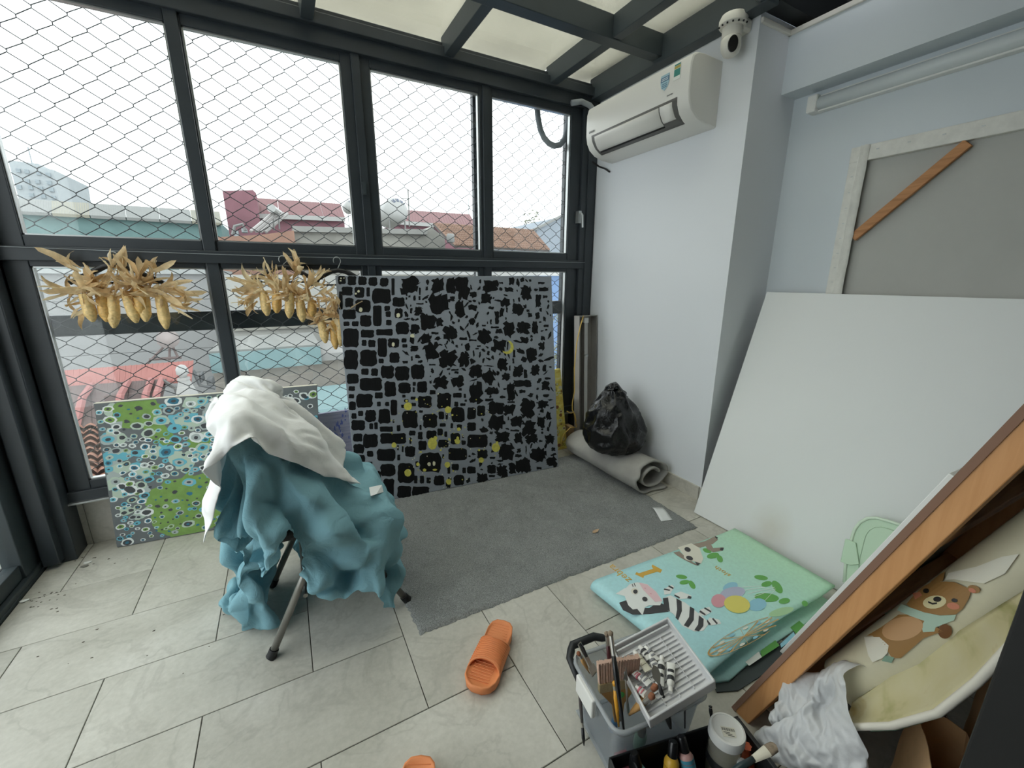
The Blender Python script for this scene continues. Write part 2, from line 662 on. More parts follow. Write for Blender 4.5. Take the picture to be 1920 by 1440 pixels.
# terrace outside the door
MB().box(-2.2, -0.30, -2.8, 0.36, -0.14, -0.02).build('floor_terrace', STONE, kind='structure')
MB().box(-2.2, -0.20, 0.37, 0.50, -0.14, 0.41).box(-2.3, -2.2, -2.8, 0.5, -0.14, 0.41).build('wall_terrace', mat('terrace_paint', 'd4d5d0', .9, var=.08, vscale=4), kind='structure')

# ------------------------------------------------------------------ glass roof
rf = thing('ceiling_glass', (1.4, -0.5, 2.43), kind='structure')
ST = ALU2


def beam(nm, *b, m=None):
    return MB().box(*b).build(nm, m or ST, rf, bevel=.003)


YEND = -1.40
xs = [-0.16, 0.545, 1.235, 1.93, 2.61]
for x1 in xs:
    beam('rafter', x1 - .055, x1, YEND, -0.287, 2.43, 2.53)
    beam('rafter', x1 - .055, x1, -0.217, 0.32, 2.43, 2.53)
for y1 in (-0.217, -0.90):
    beam('purlin', -0.2, 2.905, y1 - .07, y1, 2.425, 2.53)
beam('wall_beam', 2.90, 2.975, -0.86, 0.32, 2.405, 2.53)
pl = MB().prism([(2.89, -0.80, 2.43), (2.89, -0.83, 2.41), (2.89, -0.90, 2.43), (2.89, -0.91, 2.56), (2.89, -0.80, 2.56)], (.012, 0, 0))
pl.build('end_plate', ST, rf)
MB().tube([(2.893, -.845, 2.49), (2.882, -.845, 2.49)], .012, 10).build('bolt_hole', RUB, rf)  # black disc standing in for the dark of a bolt hole
for yy in (-0.217, -0.287):
    pass
for i in range(len(xs)):
    gx0 = xs[i]
    gx1 = (xs[i + 1] - .055) if i + 1 < len(xs) else 2.985
    for gy0, gy1 in ((-0.217, 0.42), (-0.90, -0.287), (YEND, -0.97)):
        MB().box(gx0 - .02, gx1 + .02, gy0 - .03, gy1 + .03, 2.532, 2.540).build('glass_pane', ROOFG, rf)
# grey insulated pipes that run down on and beside the roof
PIPE = mat('grey_pipe_wrap', '8b9096', 0.85, var=.15, vscale=20, bump=.3, bscale=70)
MB().tube([(2.90, -.9, 2.60), (2.925, -.35, 2.61), (2.93, .0, 2.60), (2.91, .25, 2.585), (2.8, .40, 2.60)], .032, 10).build(
    'insulated_pipe', PIPE, smooth=True, label='grey wrapped pipe bundle lying on the glass roof along the house wall', cat='pipe')
pts = [(2.55, .425, 2.48), (2.553, .425, 2.38), (2.565, .425, 2.29), (2.585, .425, 2.22), (2.615, .425, 2.175), (2.655, .425, 2.147), (2.70, .425, 2.138), (2.745, .425, 2.15), (2.78, .425, 2.19), (2.80, .425, 2.25), (2.812, .425, 2.34), (2.82, .425, 2.48)]
MB().tube(pts, .019, 10).build('hanging_hose', PIPE, smooth=True, label='grey corrugated hose hanging in a loop outside the upper corner window', cat='hose')
MB().tube([(2.73, .285, 2.355), (2.80, .275, 2.372), (2.865, .27, 2.36), (2.905, .24, 2.30), (2.945, .17, 2.27)], .017, 10).build(
    'refrigerant_pipe', mat('pipe_tape', '8f9498', .8), smooth=True, label='short grey taped pipe bending from the roof frame into the air conditioner', cat='pipe')

# ------------------------------------------------------------------ security mesh outside the glass
WIRE = mat('mesh_wire', '4a4d50', 0.6)
ms = thing('wire_mesh', (1.4, 0.47, 0.2), 'diamond wire security mesh stretched outside all the windows', 'mesh')
P2 = 0.0432
half_cell = 0.052
nst = int((2.86 + 0.05) / half_cell)
zs0, zs1 = 0.24, 2.46
nz = int((zs1 - zs0) / P2)
for ph in (0, 1):
    m = MB()
    pts = []
    sgn = 1 if ph == 0 else -1
    for i in range(nz + 1):
        q = sgn * (1 if i % 2 == 0 else -1)
        z = zs0 + i * P2
        x = q * half_cell / 2
        yo = 0.0022 * (1 if ph else -1)
        pts.append((x * 1.0, yo, z - .0045))
        pts.append((x * 1.06, -yo * 1.0, z + .0045))
    m.tube(pts, 0.0019, 4)
    me = m.mesh('wire', WIRE)
    for i in range(nst + 1):
        if i % 2 == ph:
            o = bpy.data.objects.new('wire', me)
            link(o, ms)
            o.location = (-0.02 + i * half_cell, 0.47, 0)
MB().box(-0.1, 2.9, .49, .53, 1.003, 1.10).build('grille_bar', ALU, ms, bevel=.004)
for x0 in (-0.06, 0.66, 1.385, 2.13, 2.84):
    MB().box(x0, x0 + .04, .49, .53, .2, 2.5).build('grille_post', ALU, ms, bevel=.004)
# ------------------------------------------------------------------ the roofs of the town outside
GZ = -9.0
MB().box(-160, 220, 0.6, 260, GZ - .3, GZ).build('ground', mat('street_ground', '8b8b88', .95, var=.1, vscale=.3), kind='structure')


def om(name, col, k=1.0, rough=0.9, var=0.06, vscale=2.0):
    c = [(x * .92 + h_ * .08) * k * .47 for x, h_ in zip(lin(col)[:3], (.62, .66, .68))]  # pale distance haze mixed into the colour itself, then darkened overall
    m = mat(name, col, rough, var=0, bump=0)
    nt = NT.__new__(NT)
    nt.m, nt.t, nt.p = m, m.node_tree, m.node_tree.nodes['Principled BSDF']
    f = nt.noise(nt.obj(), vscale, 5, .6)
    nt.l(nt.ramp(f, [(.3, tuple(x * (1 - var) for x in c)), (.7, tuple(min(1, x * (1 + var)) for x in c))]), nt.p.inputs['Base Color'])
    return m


def face(pts, y):
    return [at(u, v, 'y', y) for u, v in pts]


def down(pts, z=GZ):
    """outline of a facade carried down to the street"""
    a, b = pts[0], pts[-1]
    return pts + [V((b.x, b.y, z)), V((a.x, a.y, z))]


def slab(q, th):
    q = [V(p) for p in q]
    n = (q[1] - q[0]).cross(q[3] - q[0]).normalized()
    if n.z > 0:
        n = -n
    return MB().prism(q, n * th)


def lerp(a, b, t):
    return V(a) * (1 - t) + V(b) * t


def roof_panels(nm, q, n, m, parent, th=.06, ribs=0, mods=None):
    """sloped roof q = (top left, top right, bottom right, bottom left) made of n sheets with raised seams"""
    tl, tr, br, bl = [V(p) for p in q]
    for i in range(n):
        a, b = i / n + .002, (i + 1) / n - .002
        slab([lerp(tl, tr, a), lerp(tl, tr, b), lerp(bl, br, b), lerp(bl, br, a)], th).build(nm, (mods or [m])[i % len(mods or [m])], parent)
    if ribs:
        up = (tr - tl).cross(bl - tl).normalized()
        if up.z < 0:
            up = -up
        r = MB()
        wv = (tr - tl) / ribs * .22
        for i in range(ribs + 1):
            t = i / ribs
            a, b = lerp(tl, tr, t), lerp(bl, br, t)
            r.obox(a - wv / 2, wv, b - a, up * (wv.length * .5))
        o = r.build('rib', m, parent)
        o['kind'] = 'stuff'


O_WH = om('far_white_render', 'ccd6da', 1.0)
O_WIN = om('far_window', 'a8b8c0', 1.0)
t = thing('office_tower', at(60, 380, 'y', 60), 'pale multi-storey building far off beyond the green shed', 'building')
p = face([(15, 300), (72, 307), (76, 315), (100, 318), (112, 385)], 60)
MB().prism(down(p), (0, 9, 0)).build('wall', O_WH, t)
for u, v in ((35, 320), (51, 322), (73, 325), (91, 328), (52, 340), (71, 341), (93, 343), (37, 351), (58, 352), (77, 354), (97, 356), (60, 366), (82, 368), (101, 371)):
    a, b = at(u - 5, v - 4, 'y', 59.95), at(u + 5, v + 4, 'y', 59.95)
    MB().box(a.x, b.x, 59.8, 60.02, b.z, a.z).build('window', O_WIN, t)
q = at(60, 306, 'y', 62)
MB().tube([q, q + V((0, 0, 1.5))], .05, 5).build('antenna', O_WIN, t)

t = thing('warehouse', at(230, 440, 'y', 24), 'long green walled shed with a pale sheet roof', 'shed')
GREEN = om('green_sheet_wall', '7ba3a1', 1.0, var=.1)
p = face([(20, 395), (413, 417), (426, 452)], 24)
MB().prism(down([p[0], p[1]]), (0, 4, 0)).build('wall', GREEN, t)
RO1, RO2 = om('cream_roof_sheet', 'e3dfc6', .62), om('grey_roof_sheet', 'd2d6d2', .62)
a, b = face([(20, 395), (416, 418)], 23.7), face([(20, 371), (412, 397)], 28.5)
roof_panels('roof_sheet', (b[0], b[1], a[1], a[0]), 6, RO2, t, .12, 90, [RO2, RO1, RO2, RO2, RO2, RO1])

MAR, MAR2 = om('maroon_render', 'a9707c', 1.0, var=.12, vscale=1), om('maroon_roof', 'c98e90', .62)
GUT = om('white_gutter', 'dcdcd8', 1.0)
t = thing('maroon_house', at(530, 425, 'y', 30), 'dusty maroon house with a square tower and long red roof', 'building')
p = face([(417, 358), (474, 356), (480, 362)], 30)
MB().prism(down(p), (0, 4, 0)).build('tower', MAR, t)
a, b = face([(478, 400), (646, 407)], 31), face([(478, 371), (637, 382)], 36)
roof_panels('roof_sheet', (b[0], b[1], a[1], a[0]), 4, MAR2, t, .1, 30)
MB().obox(a[0] - V((0, .15, .30)), a[1] - a[0], (0, .15, 0), (0, 0, .28)).build('gutter', GUT, t)
MB().prism(down([a[0] + V((0, .3, -.2)), a[1] + V((0, .3, -.2))]), (0, 5, 0)).build('wall', MAR, t)
t = thing('red_roof_house', at(830, 430, 'y', 32), 'house with a plain red roof to the right of the round water tanks', 'building')
a, b = face([(740, 413), (892, 424)], 32), face([(740, 392), (880, 402)], 38)
roof_panels('roof_sheet', (b[0], b[1], a[1], a[0]), 4, MAR2, t, .1, 28)
MB().obox(a[0] - V((0, .15, .30)), a[1] - a[0], (0, .15, 0), (0, 0, .28)).build('gutter', GUT, t)
MB().prism(down([a[0] + V((0, .3, -.2)), a[1] + V((0, .3, -.2))]), (0, 5, 0)).build('wall', MAR, t)

# round steel water tanks on the concrete wall
STEEL = om('tank_steel', 'd2d3d0', 1.0, .45)
BLUEB = om('tank_letter_blue', '7f88a0', 1.0)
LEG = om('tank_leg', 'a5a6a3', 1.0)


def tank(u, v, rpx, y, label):
    c = at(u, v, 'y', y)
    r = (at(u + rpx, v, 'y', y) - at(u - rpx, v, 'y', y)).length / 2
    t = thing('water_tank', c - V((0, 0, r * 1.25)), label, 'water tank', 'water tanks on the far roof')
    M = Matrix.Translation(c) @ Matrix.Rotation(radians(80), 4, 'X') @ Matrix.Rotation(radians(12), 4, 'Y')
    prof = [(0.02 * r, r * .62), (r * .5, r * .55), (r * .85, r * .36), (r * .98, r * .12), (r, 0), (r, -r * 1.6), (r * .8, -r * 2.0), (0.02, -r * 2.2)]
    MB().lathe(prof, 24, M).build('drum', STEEL, t, smooth=True)
    lt = MB()
    for k in range(-3, 4):
        a = radians(90 + k * 15)
        for rr in (.58, .72):
            zz = .50 if rr < .6 else .42
            pt = M @ V((r * rr * cos(a), r * rr * sin(a), r * zz))
            rad = (M.to_3x3() @ V((cos(a), sin(a), -.5))).normalized()
            tan = (M.to_3x3() @ V((-sin(a), cos(a), 0))).normalized()
            lt.obox(pt - tan * r * .07 - rad * r * .05, tan * r * (.05 if k % 2 else .12), rad * r * .13, rad.cross(tan) * r * .04)
    lt.build('lettering', BLUEB, t)['kind'] = 'stuff'
    for sx in (-.6, .6):
        MB().tube([c + V((sx * r, -.1 * r, -.5 * r)), V((c.x + sx * r * 1.1, c.y - .1 * r, at(690, 424, 'y', 16.5).z))], r * .06, 6).build('leg', LEG, t)


tank(743, 395, 23, 20, 'round steel tank whose whole face shows, right of the thick mullion')
tank(703, 398, 17, 22.5, 'steel tank half hidden by the thick mullion on its left')
tank(658, 386, 11, 21, 'smallest steel tank, left of the thick mullion')
t = thing('tv_aerial', at(770, 425, 'y', 21), 'thin rooftop aerial mast beside the round steel tank', 'aerial')
q = at(768, 425, 'y', 21)
MB().tube([q, at(765, 355, 'y', 21)], .035, 5).build('mast', LEG, t)
MB().tube([at(752, 372, 'y', 21), at(767, 373, 'y', 21)], .02, 5).build('crossbar', LEG, t)
t = thing('tv_aerial', at(879, 402, 'y', 33), 'thin aerial mast at the right end of the red roof', 'aerial')
MB().tube([at(879, 402, 'y', 33), at(879, 372, 'y', 33)], .035, 5).build('mast', LEG, t)

# solar water heater on the roof in front of the maroon house
t = thing('solar_water_heater', at(500, 432, 'y', 18), 'slanted solar water heater with a white drum before the maroon house', 'water heater')
a, b = at(515, 397, 'y', 18), at(470, 434, 'y', 17)
TUBE = om('solar_tube', 'c9c3c0', 1.0, .4)
for k in range(4):
    off = V((.16 * k, .25 * k, .02 * k))
    MB().tube([a + off, b + off], .055, 6).build('tube', TUBE, t)
c = at(514, 394, 'y', 18)
MB().tube([c - V((.1, .5, 0)), c + V((.2, 1.2, 0))], .16, 12).build('drum', STEEL, t)
for u, v, uu, vv in ((522, 400, 524, 430), (500, 418, 502, 434), (512, 405, 514, 432)):
    MB().tube([at(u, v, 'y', 18), at(uu, vv, 'y', 18)], .03, 5).build('leg', LEG, t)
t = thing('roof_pump', at(445, 436, 'y', 18), 'small clutter of pump and white box on the brick parapet', 'pump')
for u0, v0, u1, v1 in ((437, 432, 448, 444), (452, 428, 464, 436)):
    a, b = at(u0, v0, 'y', 18), at(u1, v1, 'y', 18)
    MB().box(a.x, b.x, 18, 18.4, b.z, a.z).build('box', O_WH, t, bevel=.02)
MB().tube([at(436, 440, 'y', 18), at(440, 424, 'y', 18), at(455, 420, 'y', 18), at(460, 432, 'y', 18)], .06, 6).build('pipe', LEG, t)

CONC = om('stained_concrete', 'b9b7ad', 1.0, var=.16, vscale=1.2)
BRI = om('orange_brick', 'bd8f78', 1.0, var=.14, vscale=3)
t = MB().prism(down(face([(400, 445), (490, 440), (551, 432)], 16)), (0, .3, 0)).build('brick_parapet', BRI)
tag(t, 'orange brick parapet below the solar heater', 'parapet')
t = thing('concrete_building', at(690, 440, 'y', 16.5), 'stained grey concrete building under the round tanks', 'building')
MB().prism(down(face([(548, 428), (665, 426), (700, 430), (800, 434), (811, 424), (818, 434), (834, 440)], 16.5)), (0, 7, 0)).build('wall', CONC, t)
a, b = face([(548, 423), (800, 430)], 16.4)
MB().obox(a - V((0, .1, .22)), b - a, (0, .5, 0), (0, 0, .2)).build('coping', om('pale_coping', 'b4b4ae', 1.0), t)

# tiled hip roof on the right
TER = om('old_clay_tile', 'c79b80', .72, var=.22, vscale=2.5)
t = thing('tiled_roof_house', at(930, 460, 'y', 13), 'house with a weathered clay tile roof seen past the right mullions', 'building')
tl, tr = at(812, 418, 'y', 15.5), at(1000, 431, 'y', 15.5)
bl, br = at(852, 459, 'y', 12.8), at(1031, 468, 'y', 12.8)
up = (tr - tl).cross(bl - tl).normalized()
up = up if up.z > 0 else -up
rows, colsn = 11, 40
tm = MB()
for i in range(rows):
    for j in range(colsn):
        t0, t1 = i / rows, (i + 1) / rows + .02
        s0, s1 = j / colsn, (j + .86) / colsn
        a = lerp(lerp(tl, tr, s0), lerp(bl, br, s0), t0)
        b = lerp(lerp(tl, tr, s1), lerp(bl, br, s1), t0)
        c = lerp(lerp(tl, tr, s0), lerp(bl, br, s0), t1)
        d = lerp(lerp(tl, tr, s1), lerp(bl, br, s1), t1)
        e = (a + b) / 2 + up * .035
        f = (c + d) / 2 + up * .075
        tm.add([a, b, d, c, e, f], [(0, 4, 5, 3), (4, 1, 2, 5), (3, 5, 2), (0, 1, 4)])
o = tm.build('roof_tiles', TER, t)
o['kind'] = 'stuff'
slab([tl, tr, br, bl], .1).build('roof_deck', om('dark_eave', '6c625c', 1.0), t)
wl = down([bl + V((.3, .4, -.1)), br + V((-.4, .4, -.1))])
MB().prism(wl, (0, 3, 0)).build('wall', om('plain_grey_wall', '9fa09e', 1.0), t)  # wall in one even mid grey
for k in range(10):
    q = lerp(wl[0], wl[1], (k + .5) / 10)
    MB().tube([q - V((0, .05, .1)), q - V((0, .05, 1.2))], .03, 5).build('bar', GUT, t)
MB().lathe([(.1, 0), (.14, .02), (.14, .26), (.11, .3)], 12, Matrix.Translation(at(845, 455, 'y', 12.5))).build('rooftop_barrel', LEG, t, smooth=True)

t = thing('blue_grey_building', at(1040, 470, 'y', 19), 'hazy blue grey building beside the right window frame', 'building')
MB().prism(down(face([(1006, 428), (1030, 412), (1062, 404), (1085, 404)], 19)), (0, 6, 0)).build('wall', om('blue_grey_sheet', 'aebac6', 1.0), t)
MB().obox(at(1004, 432, 'y', 18.8), at(1060, 404, 'y', 18.8) - at(1004, 432, 'y', 18.8), (0, .3, 0), (0, 0, .12)).build('gutter', LEG, t)
t = thing('lamp_pole', at(1055, 475, 'y', 9), 'cream street pole close to the right window edge', 'pole')
MB().tube([V((at(1057, 475, 'y', 9).x, 9, GZ)), at(1057, 475, 'y', 9), at(1060, 400, 'y', 9)], .035, 6).build('pole', om('cream_paint', 'd8d3bd', 1.0), t)
MB().tube([at(1060, 402, 'y', 9), at(1054, 398, 'y', 9)], .03, 6).build('arm', om('cream_paint', 'd8d3bd', 1.0), t)
LEAF = [om('leaf_a', 'a3a98c', .8), om('leaf_b', '8f9a72', .8), om('leaf_c', 'b5b79c', .8)]


def leafy(nm, label, cat, c, r, n, seed, lm, squash=1.0, sz=.18):
    rng = random.Random(seed)
    t = thing(nm, c - V((0, 0, r)), label, cat)
    m = MB()
    for _ in range(n):
        d = V((rng.gauss(0, 1), rng.gauss(0, 1), rng.gauss(0, 1))).normalized() * (r * rng.random() ** .5)
        d.z *= squash
        p = c + d
        e = V((rng.gauss(0, 1), rng.gauss(0, 1), rng.gauss(0, 1))).normalized() * r * sz
        f = e.orthogonal().normalized() * r * sz * .45
        m.add([p - e, p - f, p + e, p + f], [(0, 1, 2, 3)], rng.randrange(len(lm)))
    o = m.build('foliage', lm, t)
    o['kind'] = 'stuff'
    MB().tube([c - V((0, 0, r * .9)), V((c.x, c.y, GZ if r > .7 else c.z - r * 3))], r * .08, 6).build('stem', om('bark', '77695a', 1.0), t)


leafy('palm_tree', 'hazy ragged tree top above the clay tile roof', 'tree', at(997, 425, 'y', 27.5), 1.0, 160, 3, LEAF, 1.2)
leafy('shrub', 'green shrub peeping over the top edge of the black painting', 'shrub', at(880, 518, 'y', 11.6), .8, 260, 4, LEAF, .5)
leafy('potted_plant', 'green plant against the blue wall by the corner window', 'plant', at(1047, 596, 'y', 5.6), .18, 90, 5, LEAF)
leafy('potted_plant', 'taller leafy plant low down against the blue wall', 'plant', at(1045, 668, 'y', 5.4), .25, 140, 6, LEAF, 1.6)

t = thing('blue_house', at(1040, 560, 'y', 6), 'bright blue painted house wall beside the corner window', 'building')
a, b = at(1012, 517, 'y', 6), at(1110, 517, 'y', 6)
MB().box(a.x, b.x, 6, 8, GZ, a.z).build('wall', om('blue_house_paint', '7ba0d2', 1.0, var=.04), t)
MB().box(a.x - .1, b.x, 5.9, 8, a.z, a.z + .12).build('coping', GUT, t)
t = thing('cream_wall_building', at(950, 520, 'y', 8.5), 'low cream building behind the top of the black painting', 'building')
a, b = at(690, 513, 'y', 9), at(1013, 518, 'y', 9)
MB().box(a.x, b.x, 9, 10.3, GZ, a.z - .02).build('wall', om('cream_render', 'd9d5c8', 1.0), t)
MB().box(a.x, b.x, 8.9, 10.3, a.z - .02, a.z + .08).build('coping', GUT, t)

# grey sheet wall and pale slab roofs just below
t = thing('grey_sheet_building', at(240, 600, 'y', 11), 'wide plain grey sheet clad building behind the corn', 'building')
a, b = at(-60, 512, 'y', 11), at(415, 512, 'y', 11)
n = 9
for i in range(n):
    z1 = a.z - i * .62
    MB().box(a.x, b.x, 11, 11.05, z1 - .61, z1).build('panel', om('grey_cladding', 'b4b5b4', 1.0, var=.04), t)
MB().box(a.x, b.x, 11.05, 14, GZ, a.z).build('wall', om('grey_cladding', 'a9abab', 1.0), t)
MB().box(a.x, b.x, 10.9, 14, a.z, a.z + .1).build('coping', om('grey_coping', 'c8ccca', 1.0), t)
for u in (352, 368):
    q = at(u, 508, 'y', 11.5)
    MB().lathe([(.16, 0), (.17, .03), (.17, .55), (.1, .62)], 12, Matrix.Translation(q - V((0, 0, .3)))).build('vent_drum', STEEL, t, smooth=True)
t = thing('white_building', at(540, 560, 'y', 10.5), 'whitewashed building behind the middle corn bunches', 'building')
a, b = at(419, 515, 'y', 10.5), at(700, 513, 'y', 10.5)
MB().box(a.x, b.x, 10.5, 12.5, GZ, a.z).build('wall', om('whitewash', 'd2d2cb', 1.0, var=.06), t)
MB().box(a.x, b.x, 10.4, 12.5, at(500, 618, 'y', 10.4).z, at(500, 612, 'y', 10.4).z).build('ledge', om('beige_ledge', 'b9b7ab', 1.0), t)  # ledge in an even grey beige, darker than the whitewash
t = thing('slab_roof_house', at(500, 680, 'y', 7), 'flat pale roofed house with a teal fascia and stained wall', 'building')
TEAL = om('teal_fascia', '8fb2b4', 1.0)
zt = at(500, 652, 'y', 7).z
a, b = at(390, 652, 'y', 7), at(600, 652, 'y', 7)
MB().box(a.x, b.x, 7, 9.2, zt - .1, zt).build('roof_slab', om('pale_slab', 'd8dad4', .55), t)
MB().box(a.x, b.x, 6.93, 7.02, at(500, 690, 'y', 7).z, zt - .04).build('fascia', TEAL, t)
a2, b2 = at(398, 690, 'y', 7.2), at(720, 690, 'y', 7.2)
MB().box(a2.x, b2.x, 7.2, 9, GZ, a2.z).build('wall', om('rain_stained_wall', 'bdb6ab', 1.0, var=.2, vscale=1.6), t)
MB().box(b.x, b2.x, 7.0, 9, zt - .35, zt - .2).build('side_roof', om('grey_sheet', 'b7b6b2', 1.0), t)
t = thing('teal_ledge', at(620, 775, 'y', 5), 'teal metal ledge seen just above the small purple painting', 'ledge')
a, b = at(575, 768, 'y', 5), at(760, 766, 'y', 5)
MB().box(a.x, b.x, 4.9, 6.5, a.z - .15, a.z).build('edge_strip', TEAL, t)
MB().box(a.x, b.x, 4.95, 6.5, GZ, a.z - .15).build('wall', om('pale_wall', 'c7c2b6', 1.0), t)

# red corrugated roof, brown skylight sheets, orange tiles, white vent
RED, RED2 = om('red_corrugated', 'd98a80', .8, var=.08), om('red_beam', 'd98c86', .8)
BRN = om('brown_sheet', '8a716c', .75, var=.08)
t = thing('red_roof_shed', at(240, 720, 'y', 6), 'shed with a red corrugated ridge and brown sheets between red ribs', 'shed')
tl, tr, br, bl = at(90, 697, 'y', 6.4), at(362, 676, 'y', 6.4), at(358, 712, 'y', 5.9), at(90, 727, 'y', 5.9)
roof_panels('ridge_sheet', (tl, tr, br, bl), 2, RED, t, .05, 26)
q = (at(90, 727, 'y', 5.9), at(312, 710, 'y', 5.9), at(290, 800, 'y', 4.5), at(110, 806, 'y', 4.5))
roof_panels('brown_sheet', q, 3, BRN, t, .04, 40)
for ua, va, ub, vb in ((172, 722, 140, 806), (240, 716, 215, 800), (283, 712, 268, 798), (303, 711, 288, 798)):
    MB().tube([at(ua, va, 'y', 5.88), lerp(at(ua, va, 'y', 5.88), at(ub, vb, 'y', 4.48), .5) + V((0, 0, .10)), at(ub, vb, 'y', 4.48)], .045, 6).build('rib', RED2, t)
MB().box(tl.x, tr.x, 5.2, 6.6, GZ, at(90, 727, 'y', 5.9).z - .8).build('wall', CONC, t)
MB().tube([at(300, 711, 'y', 5.85), at(330, 728, 'y', 5.5), at(335, 745, 'y', 5.4)], .03, 6).build('gutter', om('dark_gutter', '6b6a66', 1.0), t)
t = thing('orange_tiled_roof', at(180, 850, 'y', 3.8), 'bright orange tiled roof low beside the left window stile', 'roof')
ORG = om('orange_tile', 'e39a78', .62, var=.12)
tl, tr, br, bl = at(130, 801, 'y', 4.6), at(330, 795, 'y', 4.6), at(330, 905, 'y', 3.1), at(130, 910, 'y', 3.1)
up = (tr - tl).cross(bl - tl).normalized()
up = up if up.z > 0 else -up
rn, cn = 9, 8
for i in range(rn):
    for j in range(cn):
        rows_ = []
        for q in (0, 1):
            tt = (i + q * 1.08) / rn
            r = []
            for k in range(5):
                s = (j + k / 4 * 1.0) / cn
                r.append(lerp(lerp(tl, tr, s), lerp(bl, br, s), tt) + up * (.05 * sin(pi * k / 4) + .05 * q))
            rows_.append(r)
        MB().grid(rows_).build('tile', ORG, t, smooth=True)
slab([tl - up * .04, tr - up * .04, br - up * .04, bl - up * .04], .06).build('roof_deck', om('brown_roof_deck', '9b5f4a', .8), t)  # deck in one even brown, darker than the tiles
t = thing('roof_vent', at(355, 745, 'y', 4.6), 'white metal chimney vent rising beside the red roof', 'vent')
c = at(352, 748, 'y', 4.6)
pr_ = (at(378, 748, 'y', 4.6) - at(326, 748, 'y', 4.6)).length / 2
h = (at(352, 712, 'y', 4.6) - c).length
VW = om('vent_white', 'd6d6d2', .9)
MB().lathe([(pr_ * 1.5, -h), (pr_, 0), (pr_ * .42, h)], 4, Matrix.Translation(c) @ Matrix.Rotation(radians(30), 4, 'Z')).build('hood', VW, t)
MB().lathe([(pr_ * .5, h), (pr_ * .5, h * 1.12), (pr_ * .38, h * 1.14)], 4, Matrix.Translation(c) @ Matrix.Rotation(radians(30), 4, 'Z')).build('collar', VW, t)
MB().lathe([(pr_ * .3, h * 1.12), (pr_ * .3, h * 1.25), (pr_ * .46, h * 1.3), (pr_ * .46, h * 1.55), (pr_ * .3, h * 1.72), (.01, h * 1.78)], 14, Matrix.Translation(c)).build('cowl', STEEL, t, smooth=True)
t = thing('satellite_dish', at(317, 665, 'y', 7), 'small round dish on a lattice stand behind the red roof', 'dish')
c = at(317, 637, 'y', 7)
MB().lathe([(.01, 0), (.09, .015), (.15, .05), (.16, .07)], 16, Matrix.Translation(c) @ Matrix.Rotation(radians(75), 4, 'X')).build('reflector', om('dish_pink', 'c9bcb8', 1.0), t, smooth=True, solid=.01)
for uu, vv in ((335, 672), (318, 676), (268, 690)):
    MB().tube([c + V((0, .03, -.02)), at(uu, vv, 'y', 7)], .02, 5).build('strut', om('rust_bar', '8d7a76', 1.0), t)
MB().tube([at(280, 674, 'y', 7), at(340, 670, 'y', 7)], .025, 5).build('strut', om('rust_bar', '8d7a76', 1.0), t)
t = thing('roof_clutter', at(395, 715, 'y', 6.5), 'small dark water pump and pipes beside the stained wall', 'pump')
for u0, v0, u1, v1 in ((386, 712, 400, 726), (372, 702, 380, 718)):
    a, b = at(u0, v0, 'y', 6.6), at(u1, v1, 'y', 6.6)
    MB().box(a.x, b.x, 6.6, 6.9, b.z, a.z).build('pump_body', om('pump_grey', '7d7f80', 1.0), t, bevel=.02)
MB().tube([at(362, 694, 'y', 6.6), at(375, 722, 'y', 6.6), at(404, 728, 'y', 6.6)], .03, 5).build('pipe', om('pump_grey', '7d7f80', 1.0), t)
# ------------------------------------------------------------------ air conditioner, camera, batten light
acm = mat('cream_white_plastic', 'e4e2dc', 0.32)
ac = thing('air_conditioner', (2.98, -0.22, 2.0), 'white split air conditioner unit high on the wall beside the windows', 'air conditioner')
PROF = [(0.0, 2.297), (.135, 2.302), (.185, 2.297), (.21, 2.282), (.220, 2.25), (.222, 2.19), (.220, 2.13), (.212, 2.09), (.190, 2.055), (.15, 2.027), (.09, 2.010), (0.0, 2.003)]
AX, AY0, AY1 = 2.979, -0.61, 0.163


def acp(k, off=0.0):
    i = min(int(k), len(PROF) - 2)
    f = k - i
    a, b = PROF[i], PROF[i + 1]
    d, z = a[0] + (b[0] - a[0]) * f, a[1] + (b[1] - a[1]) * f
    tx, tz = b[0] - a[0], b[1] - a[1]
    L = sqrt(tx * tx + tz * tz)
    return AX - (d + -tz / L * off), z + tx / L * off


m = MB()
rows = []
ys = [AY0, AY0 + .004, AY0 + .012, AY1 - .012, AY1 - .004, AY1]
ins = [.010, .003, 0, 0, .003, .010]
for y, q in zip(ys, ins):
    rows.append([(AX - max(0, d - q), y, 2.155 + (z - 2.155) * (1 - q * 4)) for d, z in PROF])
m.grid(rows)
m.add(rows[0], [tuple(range(len(PROF)))[::-1]])
m.add(rows[-1], [tuple(range(len(PROF)))])
m.build('body', acm, ac, smooth='auto')


def acstrip(nm, k0, k1, y0, y1, off, mt, skew=0.0):
    rows = []
    for i in range(9):
        k = k0 + (k1 - k0) * i / 8
        x, z = acp(k, off)
        rows.append([(x, y0 + skew * i / 8, z), (x, y1 - skew * i / 8, z)])
    return MB().grid(rows).build(nm, mt, ac, smooth=True, solid=.002)


